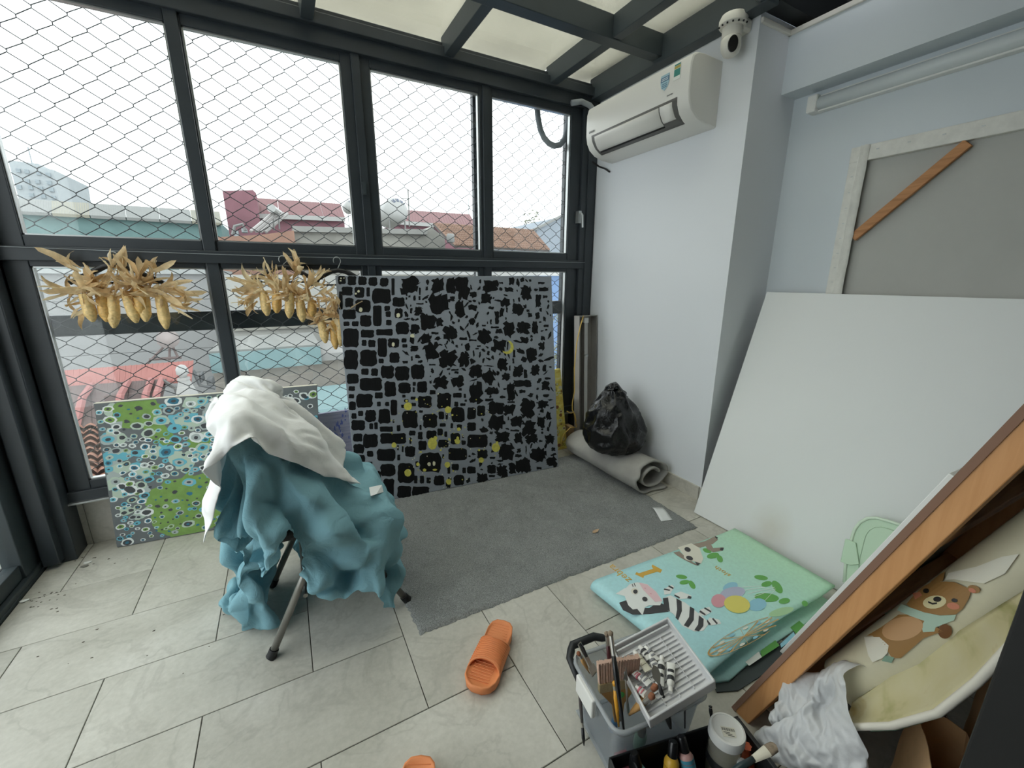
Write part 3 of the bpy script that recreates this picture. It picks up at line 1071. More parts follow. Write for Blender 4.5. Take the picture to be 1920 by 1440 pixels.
acstrip('vent_frame', 6.15, 9.2, -0.545, 0.105, .0015, mat('vent_grey', '6d6c6a', .5), .01)
acstrip('louver', 6.45, 8.55, -0.43, 0.075, .0045, acm)
acstrip('sensor_panel', 6.45, 8.3, -0.515, -0.437, .0045, acm)
acstrip('louver_gap', 8.62, 8.78, -0.43, 0.075, .004, RUB)
INK = mat('print_ink', '4d4f52', .6)
x, z = acp(5.75, .002)
text('brand_lettering', 'DAIKIN', .017, INK, frame((x, .10, z), (0, -1, 0), (0, 0, 1)), ac)
text('inverter_lettering', 'inverter', .012, INK, frame((acp(5.7, .002)[0], -.50, acp(5.7, .002)[1]), (0, -1, 0), (0, 0, 1)), ac)
x, z = acp(4.4, .002)
lab = MB().box(x - .001, x, -.555, -.515, 2.20, 2.268, 0).box(x - .0015, x - .001, -.553, -.517, 2.215, 2.245, 1).box(x - .0015, x - .001, -.553, -.517, 2.247, 2.259, 2).box(x - .0015, x - .001, -.553, -.517, 2.260, 2.266, 1)
o = lab.build('energy_label', [mat('label_paper', 'e9ece6', .5), mat('label_green', '3d8a80', .5), mat('label_yellow', 'b9a95c', .5)], ac)
o['label'] = 'small green energy label'
SKY = [mat('sticker_white', 'dbe6ea', .4), mat('sticker_blue', '5d7f98', .4), mat('sticker_pale', 'a9c9d4', .4)]
sh = MB()
cy, cz, xx = -.462, 2.213, x - .0005
out = [(-.026, .034), (.026, .034), (.027, .0), (.020, -.022), (0, -.036), (-.020, -.022), (-.027, 0)]
sh.prism([(xx, cy - a, cz + b) for a, b in out], (-.001, 0, 0), 2)
sh.box(xx - .002, xx - .001, cy - .026, cy + .026, cz + .004, cz + .024, 1)
for a in (.010, .017):
    sh.box(xx - .0026, xx - .002, cy - .02, cy + .02, cz + a - .0015, cz + a + .0015, 0)
for b in (-.006, -.014, -.021):
    sh.box(xx - .002, xx - .001, cy - .015, cy + .015, cz + b - .0015, cz + b + .0015, 1)
o = sh.build('shield_sticker', SKY, ac)
o['label'] = 'pale blue shield sticker'
MB().tube([(2.972, .165, 1.955), (2.965, .20, 1.98), (2.94, .24, 2.0), (2.90, .262, 2.03)], .006, 6).build('cable', RUB, None, label='short black cable running from under the air conditioner to the window frame', cat='cable')

cm = thing('security_camera', (2.95, -.70, 2.42), 'small white dome camera on a bracket at the column top', 'camera')
CW = mat('camera_white', 'dcd9d0', .4)
MB().box(2.925, 2.981, -.745, -.66, 2.355, 2.41).build('bracket', CW, cm, bevel=.012)
MB().lathe([(.02, 2.425), (.052, 2.422), (.06, 2.405), (.06, 2.385), (.052, 2.375), (.02, 2.372)], 24, Matrix.Translation((2.905, -.70, 0))).build('base_disc', CW, cm, smooth='auto')
MB().lathe([(.02, 2.378), (.043, 2.375), (.043, 2.335), (.03, 2.33)], 24, Matrix.Translation((2.905, -.70, 0))).build('neck', CW, cm, smooth='auto')
aim = Matrix.Translation((2.90, -.702, 2.315)) @ Matrix.Rotation(radians(-10), 4, 'X')
MB().lathe([(.005, .028), (.030, .026), (.041, .015), (.043, 0), (.042, -.025), (.034, -.047), (.018, -.058), (.003, -.060)], 24, aim).build('head', CW, cm, smooth=True)
d = V((-.62, -.75, -.25)).normalized()
Mf = frame(V((2.90, -.702, 2.300)) + d * .037, d.cross(V((0, 0, 1))), (0, 0, 1))
pl = []
for k in range(20):
    a = 2 * pi * k / 20
    pl.append(Mf @ V((.021 * cos(a), .034 * sin(a) + .004, 0)))
MB().prism(pl, d * .0135).build('lens_face', mat('lens_black', '0c0d0f', .3), cm, bevel=.002)
MB().lathe([(.002, 0), (.008, 0), (.009, .003)], 14, Mf @ Matrix.Translation((0, .012, .0135))).build('lens', mat('lens_glass', '22252b', .35), cm)
dots = MB()
for k in range(7):
    a = radians(150 + k * 22)
    dots.tube([(2.905 + .0615 * cos(a), -.70 + .0615 * sin(a), 2.378), (2.905 + .0605 * cos(a), -.70 + .0605 * sin(a), 2.372)], .004, 5)
o = dots.build('vent_slots', RUB, cm)
o['kind'] = 'stuff'

bt = thing('batten_light', (3.32, -1.45, 2.04), 'white slim ceiling batten lamp fixed below the wall beam', 'lamp')
MB().box(3.295, 3.332, -2.10, -.885, 2.036, 2.106).build('tray', WHITE, bt, bevel=.004)
MB().tube([(3.302, -2.085, 2.073), (3.302, -.92, 2.071)], .033, 14, flat=.9).build('diffuser', mat('milky_diffuser', 'd3d9da', .4), bt, smooth=True)
for y0, y1 in ((-.92, -.876), (-2.11, -2.08)):
    MB().box(3.266, 3.333, y0, y1, 2.034, 2.109).build('end_cap', WHITE, bt, bevel=.008)

# ------------------------------------------------------------------ canvases
LIN = mat('primed_canvas', 'e3e4e1', .9, var=.02, vscale=3, bump=.15, bscale=500, bdist=.0006)
LINB = mat('raw_canvas_back', 'b3b3ae', .95, var=.04, vscale=4, bump=.2, bscale=400, bdist=.0008)
PINE = wood('pine_stretcher', 'd19a62', 'b77f49', 2)
PINEX = wood('pine_crossbar', 'c48d58', 'a5713f', 0)

# big white canvas
A = V((2.83, -.855, .004))
E1 = V((.03, -1, 0)).normalized()
U1 = V((.400, .012, 1.195))
N1 = E1.cross(U1).normalized()
if N1.x > 0:
    N1 = -N1
wc = thing('blank_canvas', A, 'big blank white canvas leaning on the recessed wall, top edge level', 'canvas')
k = NT('stained_white_canvas')
vec = k.obj()
f = k.noise(vec, 3, 5, .6)
g = k.noise(vec, 5.5, 4, .6, .3)
sep = k.n('ShaderNodeSeparateXYZ')
k.l(vec, sep.inputs[0])
dx = k.n('ShaderNodeVectorMath', operation='DISTANCE')
mp = k.n('ShaderNodeMapping')
mp.inputs['Scale'].default_value = (0, 7, 5)
k.l(vec, mp.inputs[0])
dx.inputs[1].default_value = (0, -1.235 * 7, .10 * 5)
k.l(mp.outputs[0], dx.inputs[0])
st = k.ramp(dx.outputs['Value'], [(.15, (.55, .55, .55)), (.75, (0, 0, 0))])
mm = k.n('ShaderNodeMath', operation='MULTIPLY')
k.l(st, mm.inputs[0])
k.l(g, mm.inputs[1])
c1 = k.mix(mm.outputs[0], lin('e2e4e3'), lin('b9a98a'))
k.l(c1, k.p.inputs['Base Color'])
k.p.inputs['Roughness'].default_value = .75
k.bump(k.noise(vec, 350, 3), .12, .0006)
MB().obox(A, E1 * 1.0, U1, -N1 * .036).build('canvas_face', k.m, wc, bevel=.003)
MB().obox(A + E1 * .01 - N1 * .037, E1 * .88, U1 * .04, -N1 * .006).build('stretcher_bar', PINE, wc)
MB().obox(A + E1 * .01 - N1 * .037 + U1 * .955, E1 * .88, U1 * .04, -N1 * .006).build('stretcher_bar', PINE, wc)

# canvas seen from behind on the wall above it
uc = thing('turned_canvas', (3.3, -1.6, 0), 'tall canvas turned face to the wall showing grey back and corner brace', 'canvas')
MB().box(3.309, 3.316, -2.10, -1.10, 0.01, 1.83).build('canvas_back', LINB, uc)
WRAP = mat('folded_canvas_wrap', 'd9d8d2', .9, var=.08, vscale=25, bump=.5, bscale=60, bdist=.002)
MB().box(3.285, 3.318, -1.147, -1.095, 0.0, 1.832).build('stretcher_bar', WRAP, uc, bevel=.003)
rows = []
for i in range(60):
    z = 1.835 - i * .031
    rows.append([(3.284, -1.128, z), (3.272 + .003 * noise.noise((0, 0, z * 30)), -1.136, z), (3.281, -1.145, z), (3.268, -1.152, z), (3.281, -1.166 - .004 * noise.noise((3, 0, z * 40)), z)])
MB().grid(rows).build('canvas_fold', WRAP, uc, smooth=True)
MB().box(3.283, 3.319, -2.10, -1.095, 1.772, 1.835).build('stretcher_bar', WRAP, uc, bevel=.003)
MB().obox((3.284, -1.150, 1.462), (0, -.315, .315), (0, -.026, -.026), (.018, 0, 0)).build('corner_brace', wood('brace_pine', 'b98250', '9b6839', 1), uc, bevel=.002)
sm = MB()
for i in range(9):
    sm.box(3.2835, 3.285, -1.121, -1.112, 1.25 + i * .066, 1.253 + i * .066)
    sm.box(3.2815, 3.283, -1.2 - i * .105, -1.19 - i * .105, 1.808, 1.812)
o = sm.build('staples', SILV, uc)
o['kind'] = 'stuff'

# canvas with bare wooden stretcher, turned away, leaning on the back wall
B = V((2.011, -1.646, .003))
EW = V((.999, -.044, 0)).normalized()
UW = V((-.014, -.328, .944)).normalized()
NW = V((.0415, .944, .329)).normalized()
LW = 1.50
WWID = .84
ow = thing('wooden_frame_canvas', B, 'canvas on a bare orange wood stretcher leaning back toward the doorway', 'canvas')
PX = wood('stretcher_side', 'd49c66', 'c88f58', 2, 3)
MB().obox(B, EW * .045, UW * LW, NW * -.046).build('stretcher_bar', PX, ow, bevel=.002)
MB().obox(B + EW * (WWID - .045), EW * .045, UW * LW, NW * -.046).build('stretcher_bar', PX, ow, bevel=.002)
for s0, w_ in ((0.0, .06), (.36, .05), (.78, .05), (1.2, .05)):
    MB().obox(B + EW * .045 + UW * s0 - NW * .006, EW * (WWID - .09), UW * w_, NW * -.036).build('crossbar', PINEX, ow, bevel=.002)
MB().obox(B - EW * .002, EW * (WWID + .004), UW * LW, NW * .004).build('canvas_sheet', mat('back_of_canvas', '8e8a7c', .95, var=.05), ow)
MB().obox(B - EW * .0035 + NW * .006, EW * .003, UW * LW, NW * -.013).build('canvas_hem', mat('brown_hem', '8a6a58', .9), ow)
# second white canvas behind it
B2 = at_plane(1540, 1140, B + NW * .058, NW)
T2 = at_plane(1780, 888, B + NW * .058, NW)
d2_ = (T2 - B2).normalized()
o2 = B2 - d2_ * (B2.z / d2_.z) + V((0, 0, .004))
e2 = (EW - d2_ * EW.dot(d2_)).normalized()
w2 = thing('small_blank_canvas', o2, 'smaller white canvas slipped behind the wooden stretcher, only its edge showing', 'canvas')
MB().obox(o2, e2 * .42, d2_ * (T2 - o2).length, NW * -.020).build('canvas_face', LIN, w2, bevel=.002)
MB().obox(o2 - NW * .0205 + e2 * .003, e2 * .035, d2_ * ((T2 - o2).length - .005), NW * -.006).build('stretcher_bar', PINE, w2)

# mint plastic lid leaning on the big white canvas
MINT = mat('mint_plastic', 'b9d3b7', .4, bump=.1, bscale=30)
mo = A + N1 * .075


def mp_(u, v):
    return at_plane(u, v, mo, N1)


ml = thing('plastic_cover', mp_(1640, 1080), 'pale mint plastic cover with a side latch leaning on the big white canvas', 'cover')
out = [(1583, 1092), (1586, 1054), (1592, 1030), (1598, 1006), (1603, 992), (1612, 980), (1626, 972), (1643, 971), (1666, 977), (1690, 985), (1712, 1000), (1722, 1020), (1700, 1100)]
op = [mp_(*q) for q in out]
zmin = min(p.z for p in op)
MB().prism(op, -N1 * .006).build('plate', MINT, ml)
MB().tube(op + [op[0]], .006, 8).build('rim', mat('mint_rim', 'cfe0cb', .4), ml, smooth=True)
inn = [lerp(p, (op[3] + op[9] + op[11] + op[12]) / 4, .30) for p in op]
MB().tube(inn + [inn[0]], .0022, 6).build('inner_ridge', MINT, ml, smooth=True)
lt = [mp_(*q) for q in ((1577, 1053), (1586, 1010), (1597, 1014), (1606, 1018), (1612, 1058), (1596, 1060))]
MB().prism([p + N1 * .008 for p in lt], -N1 * .016).build('latch', MINT, ml, bevel=.002)
low = [mp_(1583, 1092), mp_(1700, 1100)]
MB().prism([low[0], low[1], V((low[1].x - .05, low[1].y, .004)), V((low[0].x - .05, low[0].y, .004))], -N1 * .006).build('skirt', MINT, ml)

# ------------------------------------------------------------------ paintings along the window
PT = NT('thick_black_paint')
vec = PT.obj((60, 6, 3))
PT.l(PT.ramp(PT.noise(vec, 6, 4), [(.3, lin('060607')), (.75, lin('141518'))]), PT.p.inputs['Base Color'])
PT.p.inputs['Roughness'].default_value = .55
PT.p.inputs['Specular IOR Level'].default_value = .25
BLACKP = PT.m
GREYP = mat('slate_grey_paint', '8a9098', .8, var=.07, vscale=14, bump=.15, bscale=80)
YELP = mat('yellow_paint', 'c9c25a', .7, var=.2, vscale=60)
CREP = mat('cream_paint_dab', 'd5d2b4', .7)
bo = V((1.195, .085, .012))
be = V((1.295, -.117, 0))
bu = V((.022, .175, 1.268))
bn = be.cross(bu).normalized()
bn = bn if bn.y < 0 else -bn
bp = thing('black_painting', bo, 'large square painting of black blocks on grey with yellow dots', 'painting')
MB().obox(bo, be, bu, -bn * .03).build('canvas', GREYP, bp, bevel=.002)
rng = random.Random(7)


def onb(x, y):
    return at_plane(620 + x / 3.2, 500 + y / 3.2, bo, bn) + bn * .0007


def onb2(x, y):
    return at_plane(620 + x / 3.2, 500 + y / 3.2, bo, bn) + bn * .0014


def inside(x, y, mg=4):
    p = at_plane(620 + x / 3.2, 500 + y / 3.2, bo, bn) - bo
    s = p.dot(be) / be.length_squared
    t_ = p.dot(bu) / bu.length_squared
    return .004 < s < .996 and .004 < t_ < .996


BL = '''45,58,90,105 103,57,152,110 165,60,215,110 228,65,280,115 296,68,345,118 68,120,130,172 143,122,202,185 215,125,235,178 252,132,360,218 365,72,383,170
50,150,72,255 87,188,135,242 150,200,238,275 322,235,355,265 372,185,442,240 72,258,150,315 178,292,242,358 255,235,305,355 330,268,360,302 384,252,430,308
77,330,113,355 128,328,167,357 333,320,365,352 392,332,468,405 75,375,168,482 183,378,258,425 275,375,370,412 187,440,215,475 225,440,268,482 345,430,410,485
425,430,455,455 283,430,337,540 82,500,162,615 178,502,275,595 355,515,412,575 288,552,318,580 430,465,460,485 98,645,167,700 183,612,227,648 243,612,283,655
303,595,378,668 388,598,470,680 484,588,560,672 108,718,145,745 178,668,305,742 325,690,390,778 408,697,478,760 492,692,510,715 520,690,578,755 108,765,140,790
155,765,250,845 265,755,312,790 110,810,150,860 360,800,398,890 278,810,300,838 525,778,605,845 640,760,720,850 735,758,785,785 742,810,765,840 125,880,155,912
165,865,195,895 208,862,270,930 288,855,355,940 432,865,520,965 555,885,638,965 725,845,800,930 648,870,680,915 125,922,205,980 232,940,255,975 262,935,282,975
296,960,372,990 655,940,690,960 135,1002,190,1048 198,1005,280,1085 300,1000,450,1060 575,985,635,1035 640,972,672,1012 720,1000,775,1065 820,935,870,985 138,1065,200,1120
218,1105,255,1140 278,1095,385,1165 448,1078,505,1140 528,1045,575,1100 645,1040,705,1085 150,1130,205,1170 225,1170,250,1190 300,1185,385,1255 402,1180,500,1295 535,1118,660,1230
707,1090,815,1160 245,1225,300,1290 318,1275,380,1410 400,1315,480,1385 490,1320,590,1380 500,1255,520,1300 535,1255,560,1300 575,1265,600,1300 620,1255,680,1310 740,1250,800,1310
820,845,870,915 880,835,925,895 820,1010,940,1085 880,1100,940,1150 820,1200,870,1240 940,1190,990,1240 160,1190,215,1260 165,1280,230,1345 250,1310,300,1400 240,1400,300,1440'''
BM = '''945,812,1040,880 1145,800,1220,905 1155,930,1225,1010 1235,900,1285,960 1010,1060,1095,1150 1200,1090,1285,1165 1000,1195,1060,1260 1070,1180,1110,1240 1120,1150,1190,1230
915,625,985,700 1005,550,1060,620 1095,595,1150,655 1200,590,1250,650 1180,490,1230,570 970,440,1050,505 890,380,960,460 680,360,755,440 770,515,830,595 835,590,905,660
1145,120,1200,195 600,170,710,270 750,205,800,300 540,285,630,380 560,460,640,560 660,505,750,600 425,65,525,155 610,75,680,155 700,70,750,160 760,70,830,190 915,90,1000,150
1225,170,1262,240 1250,455,1285,500 1120,330,1190,400 1040,330,1100,420 1060,700,1100,800 505,240,550,290 545,400,600,460 475,350,530,400 905,160,960,220 985,270,1010,345
1090,220,1150,290 1210,330,1240,400 620,660,700,730 725,660,800,720 930,725,1010,765 1100,680,1200,720 1030,640,1075,680 1085,900,1150,960 1100,1000,1150,1060 880,1240,940,1290
950,900,1040,975 1040,830,1100,890 1240,800,1300,850 1270,690,1310,740 830,700,905,820 1170,1010,1240,1060 990,990,1070,1050 1150,1160,1200,1230 1290,1140,1350,1200 1290,1010,1340,1060'''


def ragged(x0, y0, x1, y1, j, nn=5):
    pts = []
    w_, h_ = x1 - x0, y1 - y0
    r = min(w_, h_) * .16
    for k in range(nn):
        pts.append((x0 + r + (w_ - 2 * r) * k / (nn - 1), y0))
    for k in range(nn):
        pts.append((x1, y0 + r + (h_ - 2 * r) * k / (nn - 1)))
    for k in range(nn):
        pts.append((x1 - r - (w_ - 2 * r) * k / (nn - 1), y1))
    for k in range(nn):
        pts.append((x0, y1 - r - (h_ - 2 * r) * k / (nn - 1)))
    m_ = min(w_, h_) * j
    cx, cy = (x0 + x1) / 2, (y0 + y1) / 2
    return [(cx + (p[0] - cx) * 1.03 + rng.uniform(-m_, m_), cy + (p[1] - cy) * 1.03 + rng.uniform(-m_, m_)) for p in pts]


polys, boxes = [], []
for src, j in ((BL, .045), (BM, .17)):
    for tok in src.split():
        q = [float(v_) for v_ in tok.split(',')]
        if inside((q[0] + q[2]) / 2, (q[1] + q[3]) / 2):
            boxes.append(q)
            polys.append((ragged(*q, j, 5 if j < .1 else 6), 0))
for _ in range(9000):
    x, y = rng.uniform(40, 1350), rng.uniform(55, 1420)
    messy = (x > 420 and y < 720) or x > 820
    w_, h_ = (rng.uniform(8, 55), rng.uniform(8, 50)) if messy else (rng.uniform(10, 40), rng.uniform(12, 45))
    q = (x - w_ / 2, y - h_ / 2, x + w_ / 2, y + h_ / 2)
    g_ = 5 if messy else 8
    if not (inside(q[0], q[1]) and inside(q[2], q[3]) and inside(q[0], q[3]) and inside(q[2], q[1])):
        continue
    if any(q[0] < b[2] + g_ and q[2] > b[0] - g_ and q[1] < b[3] + g_ and q[3] > b[1] - g_ for b in boxes):
        continue
    boxes.append(q)
    if messy:
        if rng.random() < .45:
            a = rng.uniform(-60, 60) if rng.random() < .6 else rng.uniform(60, 120)
            polys.append((ellipse(x, y, max(w_, h_) * .55, min(w_, h_) * .32 + 1.5, a, 12, .7, rng), 0))
        else:
            polys.append((ragged(*q, .2, 4), 0))
    else:
        polys.append((ragged(*q, .07, 4), 0))
    if len(polys) > 640:
        break
o = decal('black_blocks', polys, onb, [BLACKP], bp, 0, bn)
o['kind'] = 'stuff'
dots = []
for x, y, a, b in ((463, 838, 24, 24), (705, 858, 20, 20), (515, 797, 8, 8), (610, 1062, 28, 36), (628, 1028, 12, 12), (760, 1048, 16, 17), (762, 1028, 8, 9), (990, 1085, 25, 27), (998, 1055, 8, 8), (380, 1070, 15, 16), (903, 1160, 16, 16), (890, 1100, 7, 7),
                   (700, 1188, 17, 18), (463, 1236, 21, 22), (768, 975, 11, 11), (708, 1290, 16, 18), (523, 1185, 10, 11), (563, 1220, 11, 9), (455, 805, 8, 6), (730, 890, 6, 6), (660, 1100, 6, 6), (625, 1218, 14, 6), (540, 1112, 8, 5), (735, 1225, 5, 5), (710, 1035, 5, 7)):
    dots.append((ellipse(x, y, a, b, 0, 18, .12, rng), 0))
dots.append(([(1062, 442), (1080, 448), (1093, 464), (1098, 486), (1092, 508), (1076, 522), (1055, 525), (1036, 516), (1030, 504), (1046, 510), (1062, 508), (1074, 498), (1080, 482), (1076, 462)], 0))
for x, y, a, b in ((180, 258, 10, 15), (405, 292, 11, 13), (375, 467, 9, 13), (167, 148, 8, 8), (151, 162, 6, 6), (490, 415, 13, 12), (62, 70, 4, 5), (80, 68, 4, 4), (60, 85, 6, 4), (590, 1185, 10, 12), (620, 1180, 8, 14)):
    dots.append((ellipse(x, y, a, b, 0, 12, .3, rng), 1))
for _ in range(90):
    cx, cy = rng.choice([(400, 930), (600, 850), (720, 900), (720, 1100), (880, 880), (520, 1190), (720, 1250), (480, 1070), (900, 1110), (760, 1000)])
    x, y = rng.gauss(cx, 45), rng.gauss(cy, 50)
    dots.append((ellipse(x, y, rng.uniform(2, 4.5), rng.uniform(2, 4.5), 0, 7), rng.randrange(2)))
o = decal('yellow_dots', dots, onb2, [YELP, CREP], bp, 0, bn)
o['kind'] = 'stuff'
o['label'] = 'splashes and dots of yellow paint'

# ring painting on the left
ro, re_, ru = V((.112, .268, .003)), V((.905, -.108, 0)), V((.045, .012, .716))
rnn = re_.cross(ru).normalized()
rnn = rnn if rnn.y < 0 else -rnn
rp = thing('ring_painting', ro, 'painting of white and turquoise rings on grey and green, left of the draped chair', 'painting')
MB().obox(ro, re_, ru, -rnn * .022).build('canvas', [mat('charcoal_paint', '6b7072', .8, var=.12, vscale=9)], rp, bevel=.0015)


def onr(l):
    return lambda s, t_: ro + re_ * s + ru * t_ + rnn * l


RM = [mat('leaf_green_paint', '7a9c52', .8, var=.12, vscale=30), mat('ring_white', 'e3e8e6', .75), mat('ring_turquoise', '6bb6c8', .75), mat('ring_grey', 'adb8b6', .75),
      mat('ring_pale_green', 'b9cab9', .75), mat('ring_dark', '46494c', .75), mat('ring_deep_blue', '35728a', .75)]


def clampst(p):
    return [(min(.996, max(.004, x)), min(.996, max(.004, y))) for x, y in p]


gp = [(clampst(ellipse(.17, .93, .10, .11, -30, 26, .35, rng)), 0), (clampst(ellipse(.23, .80, .05, .13, 20, 22, .4, rng)), 0), (clampst(ellipse(.33, .22, .17, .24, 0, 30, .3, rng)), 0),
      (clampst(ellipse(.42, .35, .11, .10, 0, 24, .3, rng)), 0), (clampst(ellipse(.41, .67, .05, .05, 0, 18, .4, rng)), 0), (clampst(ellipse(.27, .09, .10, .08, 0, 18, .3, rng)), 0)]
o = decal('green_patches', gp, onr(.0005), RM, rp, 0, rnn)
wash = []
for _ in range(150):
    s, t_ = rng.uniform(.02, .70), rng.uniform(.20, .97)
    if (.08 < s < .28 and t_ > .72) or (.15 < s < .52 and t_ < .45) or s > .56:
        continue
    wash.append((clampst(ellipse(s, t_, rng.uniform(.02, .05), rng.uniform(.02, .05), rng.uniform(0, 90), 12, .4, rng)), rng.choice([3, 4, 4, 2])))
o = decal('grey_wash', wash, onr(.0004), RM, rp, 0, rnn * .2)
o['kind'] = 'stuff'
placed = []


def dens(s, t_):
    if s > .60:
        return .12
    if s < .14 and t_ < .14:
        return .3
    if .15 < s < .50 and t_ < .45:
        return .45
    return 1.0


rings = [[] for _ in range(3)]
for _ in range(9000):
    s, t_ = rng.uniform(.015, .985), rng.uniform(.02, .98)
    if rng.random() > dens(s, t_):
        continue
    r = rng.choice([.013, .015, .018, .021, .025, .029, .034]) * (0.8 if t_ < .3 else 1.0)
    if any((s - a) ** 2 + ((t_ - b) * .79) ** 2 < (.86 * (r + c)) ** 2 for a, b, c in placed):
        continue
    placed.append((s, t_, r))
    onG = (.16 < s < .50 and t_ < .44) or (.09 < s < .27 and t_ > .74)
    q = rng.random()
    if onG and q < .55:
        rings[0].append((clampst(ellipse(s, t_, r * .5, r * .45, rng.uniform(0, 180), 9, .5, rng)), 5 if q < .3 else 6))
        continue
    ocol = 1 if q < .46 else (2 if q < .64 else (3 if q < .78 else 4))
    rot = rng.uniform(0, 180)
    rings[0].append((clampst(ellipse(s, t_, r, r * 1.15, rot, 14, .22, rng)), ocol))
    icol = rng.choice([5, 5, 2, 3, 6, 0])
    rings[1].append((clampst(ellipse(s, t_, r * .66, r * .74, rot, 12, .25, rng)), icol))
    rings[2].append((clampst(ellipse(s, t_, r * .30, r * .34, rot, 8, .35, rng)), 5 if icol != 5 else rng.choice([5, 5, 6])))
for s, t_, r in ((.93, .93, .024), (.89, .90, .022), (.86, .94, .012), (.84, .93, .013), (.80, .84, .013), (.09, .40, .035), (.06, .43, .022), (.13, .38, .02)):
    rings[0].append((clampst(ellipse(s, t_, r, r * 1.2, 30, 14, .25, rng)), 1))
    rings[1].append((clampst(ellipse(s, t_, r * .6, r * .8, 30, 12, .25, rng)), 5))
for i, nm in enumerate(('paint_rings', 'ring_centres', 'ring_cores')):
    o = decal(nm, rings[i], onr(.0011 + i * .0006), RM, rp, 0, rnn)
    o['kind'] = 'stuff'
MB().obox(ro + ru + rnn * -.0225, re_, ru * .003, rnn * .0225).build('raw_top_edge', mat('raw_edge', 'd8d4c4', .9), rp)

# purple painting between them
po, pe, pu = V((1.01, .285, .003)), V((.42, 0, 0)), V((.006, .008, .520))
pn = V((0, -1, .015)).normalized()
pp = thing('purple_painting', po, 'small violet grey painting half hidden behind the big black one', 'painting')
PG = NT('violet_brushwork')
vec = PG.obj((2, 2, 30))
PG.l(PG.ramp(PG.noise(vec, 3, 5, .6), [(.3, lin('80829a')), (.5, lin('9a9aae')), (.7, lin('a5a2b2'))]), PG.p.inputs['Base Color'])
PG.p.inputs['Roughness'].default_value = .8
MB().obox(po, pe, pu, (0, .02, 0)).build('canvas', PG.m, pp, bevel=.0015)
sp = []
for _ in range(150):
    u_ = rng.choice([590, 600, 612, 622, 634, 646])
    v0 = 830 if u_ < 605 else (815 if u_ < 640 else 790)
    x, y = rng.gauss(u_, 4), rng.uniform(v0 - (25 if u_ > 630 else 10), 890)
    sp.append((ellipse(x, y, rng.uniform(.8, 2.2), rng.uniform(1.5, 5), 0, 7, .4, rng), 0 if rng.random() < .85 else 1))
o = decal('violet_flecks', sp, lambda u, v: at_plane(u, v, po, pn) + pn * .0012, [mat('violet_paint', '5f6aa6', .8), mat('pale_violet', 'b9bcd8', .8)], pp, 0, pn)
o['kind'] = 'stuff'

# narrow yellow painting
yo, ye, yu = V((2.47, .228, .003)), V((.275, -.012, 0)), V((-.062, .035, .622))
yn = ye.cross(yu).normalized()
yn = yn if yn.y < 0 else -yn
yp = thing('yellow_painting', yo, 'narrow yellow and brown painting standing behind the right edge of the black one', 'painting')
YG = NT('yellow_brushwork')
vec = YG.obj()
f1 = YG.noise(vec, 11, 6, .7, 1.5)
f2 = YG.noise(vec, 24, 5, .7, 2.0)
b_ = YG.ramp(f1, [(.3, lin('c09a62')), (.43, lin('dcc45a')), (.55, lin('ecdf78')), (.72, lin('efe8b0'))])
c_ = YG.mix(YG.ramp(f2, [(.60, (0, 0, 0)), (.68, (1, 1, 1))]), b_, lin('efe8c6'))
YG.l(c_, YG.p.inputs['Base Color'])
YG.p.inputs['Roughness'].default_value = .8
MB().obox(yo, ye, yu, (0, .02, 0)).build('canvas', YG.m, yp, bevel=.0015)
sp = []
for _ in range(40):
    s, t_ = rng.uniform(.6, .97), rng.uniform(.03, .97)
    sp.append((ellipse(s, t_, .05, .022, 0, 12, .3, rng), rng.randrange(3)))
    sp.append((ellipse(s, t_, .03, .012, 0, 10, .3, rng), rng.randrange(3)))
o = decal('paint_swirls', [(clampst(p), i) for p, i in sp], lambda s, t_: yo + ye * s + yu * t_ + yn * .0008, [YELP, CREP, mat('ochre_paint', '94663e', .8)], yp, 0, yn)
o['kind'] = 'stuff'
# ------------------------------------------------------------------ dried corn on clothes hangers
HUSK = [sheetmat('dry_husk', 'dcc49b', .8, .40, .22, 30), sheetmat('pale_husk', 'e8d6b0', .8, .45, .15, 30), sheetmat('tan_husk', 'c9aa7c', .8, .35, .2, 30)]
COB = mat('dried_kernels', 'd8ae66', .5, var=.28, vscale=90)
COB2 = mat('pale_kernels', 'e2c386', .5, var=.25, vscale=80)
HANG = mat('black_hanger_plastic', '1b1b1d', .45)
rng = random.Random(21)


def cob_mesh(seed, m):
    r_ = random.Random(seed)
    nr, nl = 14, 26
    rows = []
    for i in range(nl * 2 + 1):
        t_ = i / (nl * 2)
        rad = .0205 * (min(1, (1.02 - t_) * 3.2)) ** .55 * (1 - .12 * (1 - t_) ** 4)
        rad = max(rad, .002)
        row = []
        for k in range(nr * 2):
            a = 2 * pi * k / (nr * 2) + .12 * sin(t_ * 3 + seed)
            groove = .0017 if k % 2 == 0 else 0
            dent = .0010 if i % 2 == 0 else 0
            miss = .0022 if (noise.noise((k * .9, i * .35, seed * 3.1)) > .42) else 0
            q = rad - groove - dent - miss
            row.append((q * cos(a), q * sin(a), -t_ * .155))
        rows.append(row)
    return MB().grid(rows, wrap=True).mesh('cob', m, True)


COBS = [cob_mesh(i, COB if i % 2 else COB2) for i in range(3)]


